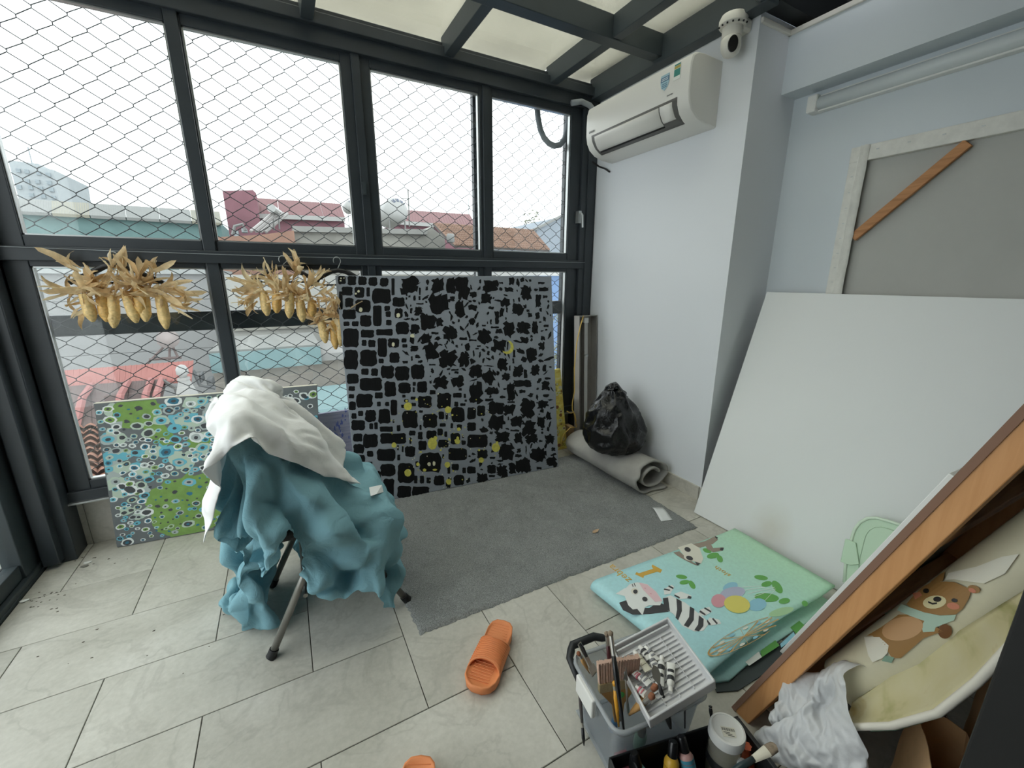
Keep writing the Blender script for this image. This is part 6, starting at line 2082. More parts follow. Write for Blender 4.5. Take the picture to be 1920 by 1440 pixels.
2,-15,7,8,6,-1,7,22,-10,-20,22,1,15,4,12,-9,22,-34,5,12,8,49,10,9,-4,-28,18,-5,-16,-33,-6,28,36,7,18,28,-23,12,1,24,8,-10,-23,22,42,2,-16,-20,10,-19,13,8,-6,-7,-17,6,32,13,-29,-47,
-32,-5,27,22,11,9,-13,-153,-8,-25,21,9,21,3,-10,11,-26,-4,12,9,16,9,10,-12,17,-6,5,-8,0,31,28,38,9,-27,-24,-7,-10,-8,-29,4,21,24,37,0,37,-30,-16,24,12,26,-20,-11,9,39,31,-11,-23,-26,18,-11,
24,3,-17,-12,-4,2,30,-22,-46,-34,-29,25,29,6,7,17,-152,-3,-23,20,14,-9,18,23,-8,-25,4,9,7,6,5,4,11,10,0,11,4,2,-1,44,34,-24,-18,-34,-25,-9,15,-5,-6,27,22,9,30,19,-8,-36,7,23,30,16,
-6,-13,21,37,11,-23,-42,-9,18,14,14,-8,-19,-23,9,2,-22,-14,-54,-32,16,37,31,24,-6,-137,-20,1,8,30,-12,19,-19,8,3,5,3,11,4,-4,13,-19,15,13,3,-13,13,25,29,16,-14,-22,-56,-31,-20,23,-1,24,21,25,
14,20,24,7,-41,6,12,37,38,-1,-20,1,25,30,-17,-35,-45,9,22,23,-1,-21,-20,-22,-8,-7,-2,-46,-29,8,39,49,28,-14,-124,-4,-7,6,20,-39,9,19,0,12,15,5,-5,3,1,-5,-1,14,-11,-5,27,16,6,19,-7,-6,
-31,-44,-49,-17,13,34,29,24,25,17,13,20,-10,12,-26,21,37,46,6,-16,-25,19,11,14,-37,-52,-15,20,31,19,-13,-34,-15,-20,1,-15,-22,-19,-5,39,53,8,9,-120,-8,8,3,-1,-23,-1,7,32,20,0,10,-11,2,8,-3,-8,
-28,-9,26,22,22,0,-19,-7,-12,-21,-40,-43,-25,27,48,36,20,20,5,25,20,14,-33,22,-5,35,45,20,-14,-28,-20,14,9,-14,-43,-35,3,34,42,0,-25,-35,-18,1,-1,-9,-11,-12,33,44,26,-5,-120,2,7,4,0,-14,-10,-7,
47,27,5,-15,0,2,5,0,-13,-35,-18,22,15,23,-17,-13,-18,-15,-15,-23,-38,-18,24,47,54,-2,20,10,26,17,25,-8,-31,9,30,36,40,-5,-38,-16,-24,7,5,-30,-29,-15,29,42,28,-12,-39,-26,-9,10,7,-13,4,20,30,32,
-16,-111,10,7,7,1,-11,-18,-9,33,46,3,-22,-6,-25,18,5,-8,-24,-20,-13,33,4,-1,-24,-25,-14,-16,-3,-30,-3,18,46,48,-18,22,15,28,20,24,2,-22,-18,24,27,30,20,-26,-21,-35,17,-19,-7,-7,-22,-1,41,32,23,-29,
-44,-23,5,25,5,4,14,21,25,-23,-92,7,3,16,6,-8,-26,-9,10,48,16,-19,-36,-36,13,17,5,-29,-9,-23,18,25,-16,-23,-26,-22,-7,13,-19,19,7,36,39,-40,11,37,41,24,-11,22,-5,-26,4,23,21,26,6,-28,-36,-15,
2,24,-14,-21,-10,25,47,26,-11,-47,-31,-16,26,15,23,10,-6,29,-17,-93,-2,21,17,9,-5,-26,-4,-20,22,34,-22,-29,-44,2,9,24,-6,-23,-24,34,-9,-3,-19,-26,-28,13,4,19,3,18,26,21,-35,10,37,46,-21,15,16,12,
-16,-22,22,27,12,12,4,-37,-26,9,34,-13,-19,-20,27,34,22,0,-36,-41,-25,26,31,-4,22,9,-15,9,-77,-10,28,-12,28,-24,17,-11,-13,-30,43,-4,-43,-30,15,14,-17,24,-25,-14,-6,36,-29,-23,-24,-12,-8,21,28,17,4,19,
-10,19,-1,32,8,-21,11,25,15,3,-26,9,26,4,17,23,-23,-19,3,36,-14,-18,1,-21,21,20,12,-21,-48,1,-6,42,7,22,-7,25,-10,-110,13,5,18,-10,11,-5,-3,-14,-8,0,-4,-15,-14,8,1,1,-1,-4,-5,0,-8,-23,
-14,-15,-20,7,10,18,15,13,15,11,8,8,1,4,8,7,3,23,-5,-3,1,11,13,13,8,17,-12,-2,1,-16,-17,-1,8,7,5,5,-9,-14,3,1,-2,23,13,15,1,12,
]
TEAL_Z = [
400,7,8,-11,1,-6,-1,11,-2,26,-14,-1,-24,23,-9,15,-89,-10,-21,-15,-11,-14,-9,-13,-8,-19,229,-19,-24,-2,10,23,7,-5,-78,-8,-13,-34,-22,-15,6,-24,14,-22,-14,224,6,-6,-23,-3,8,24,6,-4,-87,-8,-33,-18,-21,-10,
-4,-33,22,-23,-21,-12,265,-11,-6,-1,-3,7,8,24,-12,-7,-92,-8,-27,-38,5,-14,-19,-16,-25,-17,12,-14,273,-5,0,-5,-18,19,6,6,7,-20,10,-86,-12,-19,-13,-19,-9,-16,-28,-25,-26,-14,-4,6,271,9,-2,-6,3,-2,14,8,
-1,-15,3,-6,14,-100,-11,-9,-9,-26,-20,-7,-25,-32,-24,-16,9,-12,-15,283,2,21,5,-6,5,4,7,8,-2,-10,-21,2,14,-13,-85,-15,-8,-22,-16,-19,-17,-25,-26,-11,-14,-4,-17,-16,-100,-12,-12,-10,414,14,-5,19,24,-5,5,5,
5,9,-1,-19,1,-3,-6,-30,-19,-28,-16,-13,-16,-24,-9,-20,-20,-19,-28,-14,-16,0,-25,-30,-13,-14,-18,-13,-12,-15,-11,-38,6,414,-1,6,-1,20,17,21,9,6,5,4,6,-3,-15,-16,1,-10,-37,-19,-15,-23,1,-24,-8,-21,-19,-20,
-19,-20,-28,3,-25,-30,-21,-21,-22,-6,-11,-24,3,-21,-36,3,317,14,10,12,15,27,14,14,3,8,-5,14,16,17,21,11,8,3,5,4,-10,-12,-20,-1,-26,-25,-24,-12,-8,-14,-12,-13,-22,-17,-19,-19,-19,-21,-19,-11,-21,-31,-23,-18,
-5,-28,-21,-6,-23,-24,2,308,14,8,21,9,11,32,15,8,10,8,4,17,16,19,17,15,5,1,6,3,-10,-25,-10,-25,-8,-11,-21,-19,-12,-12,-13,-7,-27,-25,-19,-19,-25,-15,-11,-15,-22,-39,-16,-17,-13,-30,-22,-17,-10,-6,-16,311,
16,8,21,20,9,23,20,14,9,7,13,17,14,18,13,14,6,-3,10,4,-10,-32,-24,-7,-7,-12,-14,-24,-15,-18,-5,-15,-24,-25,-21,-18,-29,-6,-17,-18,-19,-23,-30,-18,-19,-29,-24,-19,-1,-25,-8,315,11,14,22,14,21,16,22,20,
13,10,15,15,16,12,14,10,10,-1,10,3,-7,-27,-35,-5,-8,-14,-19,-17,-21,-14,-16,-25,-4,-24,-35,-18,-2,-18,-22,-20,-19,-24,-27,-17,-23,-25,-27,-21,-4,-18,-10,307,25,19,8,19,15,18,21,23,19,20,12,13,13,11,13,18,
0,9,9,0,-4,-23,-31,-17,-8,-25,-13,-17,-21,-21,-20,-12,-17,-22,-51,-33,-8,-5,-5,-7,-25,-17,-20,-29,-16,-36,-31,-8,-5,-24,-13,299,25,23,25,16,19,14,17,22,22,23,14,14,14,11,20,18,12,6,-1,-18,5,-13,-36,-15,
-12,-24,-31,-9,-20,-26,-12,-15,-22,-31,-44,-23,-12,8,-6,-14,-22,-29,-22,-20,-24,-27,-34,2,-12,-30,-25,305,9,23,28,34,21,20,15,20,21,20,25,14,14,18,20,23,17,0,-15,-19,-4,-22,-11,-18,-23,-7,-43,-15,-24,-19,-27,-25,
-14,-22,-35,-20,-1,5,-9,-15,-26,-31,-25,-23,-26,-22,-31,5,-24,-37,-18,299,5,19,28,44,33,24,18,17,22,18,18,25,16,23,22,21,24,-5,-28,-18,-13,-7,-13,-25,-24,-24,-17,-36,-8,-24,-46,-30,-14,-9,-9,-10,-17,-6,-8,-11,
-22,-33,-31,-27,-25,-25,-22,-23,-13,-10,-26,281,21,-2,25,39,41,21,26,29,24,22,18,16,28,20,28,13,23,1,-30,-8,-11,-15,-24,-28,-20,-21,-25,-17,-22,-25,-41,-30,-9,-13,-14,-16,-3,-1,-4,-42,1,-29,-43,-34,-24,-24,-24,-16,
-15,-23,-10,260,0,25,25,33,43,19,25,38,30,23,22,19,20,25,22,19,0,17,-7,-15,-22,-25,-22,-17,-22,-21,-13,-22,-29,-19,-30,-39,-16,-10,-6,-13,-20,-10,3,-25,-13,-31,-46,-38,-19,-21,-26,-24,-5,-14,-20,249,19,10,25,28,
33,29,24,43,34,31,23,21,21,24,17,25,26,9,-17,-32,-34,-5,-18,-17,-17,-21,-19,-29,-28,-2,-36,-30,-24,-11,-30,4,-16,-25,-4,-24,-27,-27,-35,-36,-31,-17,-12,-25,-16,-25,0,240,7,24,25,26,31,30,25,34,42,26,25,30,
25,24,14,2,40,18,-5,-41,-48,-18,20,-39,-3,-18,-24,-25,-16,-25,-5,-39,-30,-21,-18,-33,4,-12,-23,-23,-24,-26,-27,-39,-21,-20,-25,-23,0,-21,-14,224,28,20,25,24,26,27,26,28,37,28,22,31,33,9,24,23,29,18,-6,-31,
-27,-32,-13,-3,-24,-5,-28,-23,-25,-3,-22,-35,-46,-29,-4,-24,-23,7,-23,-31,-19,-24,-24,-22,-25,-18,-24,-36,-29,10,-18,199,13,24,38,23,25,22,26,25,21,35,29,25,20,38,27,24,21,30,14,-2,-29,-13,-31,-12,-26,-4,-19,-28,
-31,-18,-21,-22,-30,-40,-26,-21,-17,-10,-1,-14,-28,-17,-25,-24,-27,-20,-14,-33,-38,-34,-19,13,142,23,25,4,36,42,28,20,27,25,24,25,32,23,22,27,35,34,29,21,27,8,-3,-14,-32,-15,-21,-7,-23,-21,-27,-42,-31,-28,-17,-20,
-32,-32,-19,-4,6,-7,-20,-16,-27,-22,-30,-23,-19,-22,-28,-37,-38,-10,4,113,12,12,22,19,21,17,46,31,27,34,25,26,20,24,24,26,17,45,39,31,9,31,6,-4,-25,-7,-28,-19,-22,-24,-18,-26,-41,-36,-20,-24,-23,-22,-22,-15,
11,-21,13,-4,-34,-37,-20,-29,-25,-23,-25,-26,-35,-37,10,-16,42,12,23,18,10,19,14,24,22,28,42,34,21,33,39,28,23,19,25,24,26,33,42,14,25,17,21,-9,-18,-25,-17,-19,-19,-30,-30,-22,-23,-38,-39,-23,-19,-4,-6,-10,
-16,-23,13,6,-36,-31,-28,-26,-30,-30,-25,-24,-24,-23,-23,-5,-112,13,15,12,16,17,12,21,21,17,19,13,31,6,8,21,24,23,23,38,38,22,30,41,30,21,31,29,25,25,21,33,29,24,32,9,-15,-25,-5,-27,-19,-28,-9,-29,
-26,-20,-51,-33,-24,-5,-23,-13,-15,-14,-10,24,5,-35,-27,-40,-24,-34,-36,-18,-31,-13,-23,-24,-7,-124,7,13,21,22,2,21,26,26,19,4,43,-17,7,23,27,26,25,26,27,35,29,23,42,38,25,29,41,25,19,25,27,26,18,33,
18,-20,-26,13,-39,-21,-19,-25,-22,-22,-22,-32,-46,-22,-7,-8,-9,-18,-18,-21,-11,26,-11,-43,-40,-18,-35,-43,-28,-17,-30,-23,-1,-18,-142,7,16,24,17,18,14,24,30,31,11,5,-12,13,23,37,32,24,25,26,32,22,25,38,43,27,
30,36,36,23,25,20,24,25,28,14,-37,-13,31,-46,-27,-23,-16,-24,-16,-10,-30,-35,-23,-11,-20,-3,-15,-27,-29,-24,22,-4,-38,-38,-20,-29,-34,-34,-24,-35,-33,-20,15,-158,1,11,15,30,22,23,25,22,22,17,-1,32,-9,21,38,33,
31,22,25,24,25,25,31,40,34,25,41,36,21,29,28,24,25,26,8,-39,5,21,-48,-32,-3,-30,-21,-12,-12,-15,-36,-25,-19,-9,-13,-14,-22,-40,-35,4,7,-30,-29,-26,-1,-50,-37,-26,-34,-29,-15,-3,-168,-9,14,21,36,30,20,21,
16,24,15,16,4,17,22,27,35,36,24,23,26,25,25,28,37,31,20,35,42,30,25,29,30,24,32,9,-21,12,-15,-50,-21,10,-26,-27,-29,-13,-13,-20,-26,-19,-16,-18,-17,-29,-40,-15,11,-25,-14,-23,-9,-24,-38,-41,-31,-18,-37,-33,
-4,-173,6,-5,21,37,31,19,21,26,12,16,18,13,31,20,5,38,39,24,28,30,26,26,25,30,27,25,28,47,27,21,28,36,18,30,27,3,-17,-25,-43,3,8,-26,-40,-36,-24,-11,-10,-27,-23,-23,-18,-18,-9,-37,-2,-37,-1,-2,
-27,-21,-20,-34,-40,-21,-24,-37,-30,-9,-187,-5,10,23,30,34,13,18,30,11,20,19,23,26,1,23,30,46,26,26,37,32,24,22,23,29,25,26,33,34,21,34,36,20,21,44,0,-23,-26,-26,5,-9,-22,-46,-46,-16,-12,-12,-19,-28,
-24,-2,-21,-12,-21,-36,-17,25,-27,-36,-25,-26,-23,-25,-28,-23,-36,-21,-24,-183,15,8,10,12,36,19,10,23,14,26,21,21,22,16,24,27,39,29,26,32,35,25,26,26,24,28,20,28,35,26,28,31,27,26,38,-2,-20,-24,-21,-2,
-14,-21,-41,-60,-33,4,-13,-3,-21,-26,-17,-10,-13,-6,-9,-46,2,-7,-52,-34,-24,-16,-23,-25,-18,-32,-35,-14,-175,20,3,10,4,28,20,7,18,26,24,16,29,18,24,23,24,33,36,19,33,35,31,23,27,27,25,25,25,32,29,18,
35,30,10,41,-4,-26,-12,-14,-17,-11,-20,-34,-37,-39,-13,-19,8,-17,-24,-22,-18,-5,-13,-13,-4,-11,-30,-52,-51,-14,-16,-13,-22,-23,-27,-35,-10,-173,-4,16,12,6,20,12,14,18,28,32,15,20,30,26,23,26,26,28,26,23,46,34,
19,26,34,26,25,25,25,30,21,22,22,18,21,0,-7,-20,-14,-16,-15,-15,-24,-42,-19,-12,-29,8,-20,-25,-20,-22,-5,-20,-8,-14,-12,-25,-40,-45,-5,-23,-33,-21,-18,-24,-30,-14,-163,7,-7,21,28,-9,26,6,25,12,34,20,21,28,
28,24,25,24,27,27,24,32,40,18,32,42,28,22,23,21,23,21,18,20,20,14,-3,-3,-12,-20,-15,-15,-17,-15,-21,-33,-20,12,-43,-9,-23,-21,-20,-15,-4,-23,-14,-12,-18,-24,-33,-33,-19,-18,-34,-29,-14,-21,-19,-157,-3,17,6,20,
9,2,21,17,23,13,22,20,30,36,25,26,26,24,31,18,29,31,30,28,40,32,21,21,20,18,20,19,18,19,9,3,-8,-9,-18,-16,-16,-18,-13,-11,-7,-9,-31,-44,-5,-20,-23,-16,-27,-11,-2,-19,-18,-16,-19,-23,-15,-20,-34,-41,
-33,-23,-14,-11,-150,15,11,1,-10,7,10,16,26,19,12,26,20,28,47,34,17,25,28,23,25,25,29,27,20,36,36,21,19,24,13,22,21,15,14,10,3,-8,-7,-15,-18,-15,-14,-17,-17,-17,-11,-15,-23,-21,-19,-22,-25,-28,-20,-3,
-9,-10,-18,-15,-21,-23,-13,-33,-36,-34,-23,-28,-4,-132,17,-19,20,21,-15,1,19,24,21,17,26,12,29,45,40,20,25,21,24,24,24,23,26,19,25,35,31,22,18,25,19,16,9,9,9,5,-9,-5,-11,-15,-18,-14,-17,-16,-22,-20,
-11,-14,-19,-17,-22,-31,-35,-25,7,-11,-7,-11,-16,-19,-21,-21,-24,-31,-30,-24,-30,-13,-116,-4,23,10,25,-2,-4,-4,24,12,24,18,24,27,34,37,22,25,26,24,19,26,24,21,24,24,34,29,12,23,26,17,11,9,3,16,-4,-5,
-5,-7,-10,-17,-17,-16,-17,-19,-15,-16,-18,-12,-14,-18,-41,-39,-8,-16,-7,-6,-11,-14,-16,-20,-20,-17,-27,-29,-24,-19,-32,-100,3,26,17,2,20,1,-35,25,25,9,24,26,24,31,25,25,21,27,27,19,27,27,24,25,24,23,24,15,
16,30,16,11,8,-1,6,-4,6,-2,-8,-7,-15,-21,-13,-9,-23,-19,-13,-21,-18,-16,-15,-34,-39,-10,-15,-10,11,-34,-14,-14,-13,-16,-18,-19,-26,-25,-32,-22,-85,9,19,-14,41,25,-19,-24,16,5,36,15,24,25,22,30,18,21,28,32,
16,28,30,29,22,23,10,23,14,12,34,13,12,7,-4,-1,-4,14,0,-7,-9,-13,-21,-16,-7,-10,-25,-17,-18,-23,-22,-10,-22,-25,-31,-15,27,-35,-32,-18,-11,-9,-13,-13,-15,-25,-23,-20,-23,-88,-8,21,21,30,25,6,-28,-37,23,28,
29,25,20,28,18,22,22,31,21,22,25,22,36,20,24,7,23,13,21,8,27,6,8,-5,-2,13,2,-9,-8,-10,-13,-18,-12,-5,-4,-17,-27,-18,-22,-26,-10,-14,-14,-12,-15,-18,-33,-29,-21,-8,-5,-16,-13,-14,-18,-23,-19,-13,-84,-8,
20,18,27,22,11,-41,-32,22,27,32,27,25,29,28,18,23,16,15,30,21,27,29,17,22,31,-2,20,14,15,6,18,7,15,-16,7,4,-22,-8,-14,-10,-7,-10,12,-12,-22,-24,-19,-20,-22,-18,-15,-16,-14,-17,-21,-30,-26,-17,-12,-2,
-21,-19,-9,-11,-23,-18,-7,-64,19,5,17,0,11,14,-16,-49,7,23,44,36,22,29,37,21,16,-1,23,28,25,25,25,23,16,23,11,11,15,15,4,19,1,14,5,-8,-1,-25,-1,-10,-15,-7,13,-12,-12,-21,-15,-24,-15,-21,-19,-20,
-19,-19,-17,-15,-23,-25,-15,-18,-5,-30,-16,-10,-8,-9,-15,-10,-40,24,13,-27,-8,17,0,5,-22,-17,24,33,45,30,30,33,13,12,12,22,25,26,19,23,22,10,17,20,18,23,-4,15,12,2,11,-3,-3,-1,-16,-13,-1,-11,-10,21,
-9,-27,-20,-19,-17,-15,-17,-22,-18,-22,-21,-18,-15,-12,-23,-23,2,-38,-20,-23,-13,-4,-6,1,-15,-30,21,23,-7,-12,-37,18,-7,-18,13,16,32,43,28,20,38,1,12,26,26,23,21,14,16,26,20,14,18,13,17,6,21,-2,7,4,
-4,0,-3,-10,-18,-1,5,-6,-7,-16,-15,-24,-11,-14,-14,-17,-19,-20,-17,-22,-20,-11,-19,-12,-14,-16,-36,-21,-24,-16,-8,2,-13,-2,-20,30,20,13,-40,-6,-22,-3,18,15,4,26,25,29,20,14,14,27,20,32,9,19,18,14,31,26,
6,14,21,13,8,9,5,3,5,-2,-3,-3,0,-16,-15,14,-8,-14,-19,-15,-12,-14,-12,-18,-13,-23,-13,-18,-18,-23,-15,-15,-20,-13,-17,-20,-25,-24,-19,-9,-1,-26,17,-12,22,29,15,-35,-16,-20,20,6,14,24,17,4,25,28,15,-3,
28,18,29,23,8,16,21,23,20,15,13,19,14,2,11,5,-1,2,5,-3,-3,5,-15,-7,-1,-11,-13,-17,-12,-9,-16,-17,-19,-14,-17,-13,-13,-18,-20,-18,-16,-16,-17,-17,-18,-20,-20,-23,-14,-10,24,-17,-3,8,33,22,-19,-23,-25,5,
20,30,-6,12,21,21,27,19,19,-1,11,22,25,11,21,23,10,21,18,13,16,19,12,-5,6,-12,1,10,4,-3,8,-3,-21,-4,-8,-11,-16,-12,-15,-20,-14,-18,-23,-2,-18,-8,-15,-22,-18,-16,-15,-16,-17,-16,-18,-22,5,-21,13,-9,
-16,4,2,30,28,-5,-37,-24,0,35,12,26,-3,24,5,14,20,21,18,-20,13,25,31,22,14,15,16,21,11,7,22,15,3,-6,-21,-5,22,11,-2,5,2,-14,-16,-6,-9,-12,-12,-22,-26,-23,-12,1,-17,-7,-1,-24,-28,-20,-12,-15,
-15,-15,-19,-16,-18,22,-8,-2,-18,-7,2,16,26,15,4,-33,-20,-11,36,1,29,19,11,-6,13,14,18,13,-24,12,29,41,21,13,9,22,15,8,7,17,16,6,-10,-7,-2,7,15,3,-2,-4,-4,-17,-7,-11,-10,-13,-22,-28,-17,-7,
-11,-3,-18,-7,-23,-25,-2,-12,-24,-19,-14,-18,-14,26,-2,-12,-19,-4,-2,-2,24,0,12,10,-9,-11,-25,7,34,15,5,18,-2,19,21,-5,17,4,-6,25,48,13,1,13,24,10,10,21,-6,17,10,-9,-7,-2,11,11,15,-20,-4,-3,
-10,-6,-13,-10,-11,-19,-28,-19,-11,-9,0,-29,-15,-14,13,-20,-15,-22,-26,-14,-12,11,4,-15,-6,14,-20,-5,2,-1,8,14,-3,-4,11,-27,8,17,3,24,2,7,20,12,2,14,1,13,30,39,-9,12,18,8,20,18,14,6,0,10,
1,14,-27,7,55,-33,-25,17,-14,-11,-1,-17,-11,-4,-18,-21,-31,19,-25,-11,-40,-20,14,-9,-11,-5,-22,-36,-8,-15,0,6,22,-2,-27,1,12,-13,0,11,-11,0,1,5,14,3,-6,8,14,9,12,11,10,16,19,15,14,17,16,1,
5,9,20,19,11,16,1,7,3,10,12,8,11,24,-30,-15,-9,2,-16,-15,-8,-11,-8,-9,-13,-5,-14,-14,-23,-26,-7,-10,-16,-12,-13,-13,-17,-18,-3,-12,1,7,-1,3,6,-7,
]
WHITE_X = [
665,6,6,11,11,10,4,4,6,8,4,12,-14,-6,-5,-16,20,17,13,13,18,5,22,17,15,3,4,5,5,15,14,13,16,15,8,8,17,13,15,9,9,20,20,9,19,19,10,12,8,-461,2,7,11,11,-11,5,11,1,9,10,
7,8,-9,-8,-10,9,17,17,17,-1,21,21,10,1,11,14,2,18,15,16,16,11,12,11,13,12,14,7,13,17,18,8,21,17,4,15,8,3,-453,7,8,8,-2,-7,17,-7,17,5,6,6,6,7,-12,-2,0,14,19,2,17,24,
3,18,16,-5,9,22,20,16,15,15,12,10,11,10,10,10,15,14,16,9,15,16,16,-2,16,-1,1,-442,9,6,-7,2,5,18,0,14,10,6,1,0,1,11,0,0,-2,18,10,15,17,10,14,10,-2,25,21,20,15,15,9,5,
17,14,10,11,10,11,12,13,15,17,13,0,10,-1,2,-4,-427,6,-1,4,11,-5,17,19,11,6,4,3,1,-2,-8,4,7,9,4,18,6,13,18,16,1,20,24,20,16,13,0,14,20,13,14,11,11,11,9,12,8,15,8,10,
9,-6,0,1,13,-437,9,2,11,11,-4,17,11,15,-4,6,1,-7,10,3,-4,7,7,13,11,8,18,18,6,17,25,18,20,12,-4,17,18,1,16,13,13,12,16,15,5,10,12,7,8,-1,-2,1,16,12,-442,2,4,11,11,12,
4,17,11,-9,-1,1,9,-9,6,5,11,9,-5,15,20,18,18,15,20,16,20,5,13,2,22,3,23,11,17,14,14,13,4,11,1,12,3,8,0,4,2,16,2,-413,-8,3,6,9,7,9,12,16,3,2,0,-2,-13,11,15,4,
-3,-3,16,21,20,19,16,15,18,8,15,4,19,7,21,16,18,15,14,9,15,-1,6,9,1,10,-2,4,1,13,7,0,-398,8,-1,1,0,6,5,10,12,-1,6,-8,2,14,12,0,-8,-9,17,16,21,19,19,17,10,12,12,11,
18,8,21,21,8,13,15,16,23,-3,14,0,-2,13,-8,4,2,8,9,0,17,-383,-10,2,1,1,5,5,-1,3,4,4,16,9,6,-3,-11,-10,18,10,19,18,21,18,16,12,13,13,11,13,18,18,17,18,14,14,16,1,10,10,
-10,12,-3,-2,-3,10,4,5,17,16,-384,-12,1,1,-3,1,15,8,5,1,8,6,5,-2,-11,-12,17,8,19,12,22,21,18,12,14,13,13,13,16,16,15,18,12,15,17,11,9,0,12,-1,-2,-9,-3,8,11,1,13,17,18,-387,
-14,0,-6,-6,10,7,15,7,7,5,3,-3,-10,-8,8,17,15,4,22,23,17,18,13,13,11,11,16,14,15,18,18,14,14,11,16,0,9,2,-2,-9,-8,10,10,0,16,10,20,17,-389,-17,-8,-7,-2,8,13,16,12,6,1,-4,
-8,-4,-2,14,17,1,23,19,23,12,4,16,15,16,22,10,9,15,16,16,19,11,10,18,2,2,-2,-6,-10,8,11,-3,11,14,20,18,19,-392,-16,-7,-13,2,16,14,12,9,5,-4,-11,-2,-4,4,16,1,19,19,20,8,13,20,
15,12,24,16,8,17,17,12,12,10,8,16,10,1,-3,-3,-6,4,10,-2,8,16,16,19,22,18,-393,-15,-15,1,-5,15,18,9,7,4,-14,-12,0,4,3,11,12,13,20,9,18,18,9,19,24,14,19,15,17,0,15,12,4,19,
9,-1,-1,1,-8,13,3,-6,13,18,16,18,17,20,15,-384,-18,-13,-7,2,17,8,8,13,-9,-13,-14,7,4,7,9,21,14,1,18,18,11,19,22,16,22,19,15,8,-5,13,11,15,18,-9,9,-5,-5,9,4,-3,19,12,9,19,
19,18,15,24,-395,-1,-16,-11,9,3,9,17,0,-16,-15,-3,8,15,0,10,11,22,-1,18,18,17,18,18,25,18,15,9,9,-1,0,22,18,-3,4,-2,-7,8,7,-4,18,10,14,16,17,17,18,22,2,-366,-15,-5,-11,-9,6,13,
15,-7,-16,-10,1,15,11,-6,13,7,12,17,18,17,18,15,20,23,12,7,5,9,-4,22,22,0,-8,2,2,-2,12,0,17,9,17,17,14,20,11,22,12,21,-394,13,-10,-12,-10,-3,12,15,-15,-11,-4,8,14,10,6,8,-1,4,
22,17,18,17,17,17,6,12,6,8,8,22,20,-7,1,5,-7,1,14,3,17,8,17,17,17,17,10,19,24,17,1,-378,-9,-4,-2,-6,-9,5,13,-13,-7,10,18,7,-4,12,-3,-12,22,21,18,16,14,8,14,18,1,12,16,9,
26,-1,9,-5,-6,-6,15,4,19,10,16,15,15,16,19,15,17,19,8,1,-383,10,11,-3,-6,-13,-12,0,-3,9,14,16,-20,9,17,-8,-8,17,23,18,19,9,15,18,0,16,10,3,21,5,11,-3,-6,-6,13,7,16,15,17,16,
14,16,15,17,15,14,4,11,-6,-383,9,11,13,11,-9,-15,-12,3,8,16,1,-20,16,1,-12,19,13,14,16,17,18,15,1,18,14,9,5,15,18,-16,-3,-7,12,6,17,22,16,16,14,15,12,17,10,13,3,10,4,-5,-377,17,
-6,13,12,19,-10,-16,-3,14,9,-3,-17,11,-12,16,15,21,9,6,16,13,9,15,14,8,3,18,16,12,-3,-8,-18,9,20,19,23,10,16,17,12,14,9,9,7,14,-5,1,7,-373,2,11,1,18,23,5,-18,-5,3,15,-6,-10,
-7,10,15,9,0,12,18,11,2,22,19,9,-1,18,6,12,18,-3,-13,-6,20,19,21,12,16,16,11,12,10,8,9,13,8,9,8,4,-392,-4,8,12,18,24,21,-9,5,-2,-18,9,-17,-3,14,0,-2,14,10,16,3,18,20,8,
9,18,8,16,5,-2,4,0,3,13,18,22,15,11,11,9,7,6,9,10,9,12,8,8,8,-388,-3,18,17,18,15,19,2,8,4,-11,-10,-25,6,-4,-3,18,9,16,1,17,15,7,14,18,19,6,17,13,2,-8,-23,15,17,21,
10,17,10,7,8,9,6,8,10,12,13,11,4,9,-396,10,17,17,16,17,16,10,11,10,-6,-22,-16,-16,2,13,8,14,-6,18,11,10,21,21,14,1,17,20,10,10,-8,-18,-13,19,22,14,10,9,9,8,12,4,16,9,16,7,
7,10,16,-400,14,20,18,15,18,12,-7,17,6,8,-21,-14,2,-6,13,-1,-6,10,12,19,19,17,13,1,16,19,20,19,-6,10,-13,-19,-6,20,12,11,10,9,12,10,16,7,16,12,11,6,15,4,-391,19,15,15,11,9,12,15,
11,-17,1,22,-12,-19,-9,18,-2,14,12,12,11,7,12,12,17,12,16,18,8,22,2,-3,-15,-19,12,13,13,12,13,13,5,6,17,3,15,8,13,14,7,-386,6,16,17,-2,21,18,10,8,-1,-20,8,21,-13,-20,4,17,12,9,
16,16,13,10,9,13,16,13,0,19,6,10,8,-4,-15,2,12,12,12,11,10,14,-4,4,11,11,18,13,8,4,-359,-4,-3,9,18,7,16,20,18,-4,-5,-6,-4,4,2,-2,2,18,13,12,11,12,16,17,8,0,11,16,12,-4,
7,7,-1,14,3,1,16,12,11,11,10,7,5,6,6,0,14,7,6,-351,14,-2,-4,7,13,16,19,17,8,-15,-6,3,-3,-18,9,22,17,16,13,9,10,14,-12,9,8,14,8,12,-3,8,11,15,-3,14,12,13,8,4,10,1,
9,7,5,0,11,9,8,9,-358,14,16,10,2,2,13,13,1,28,0,-9,-18,16,-16,2,30,17,18,12,10,10,-11,10,-8,12,12,12,-4,13,1,10,16,-1,15,14,16,9,9,1,0,0,6,5,4,7,8,10,15,
]
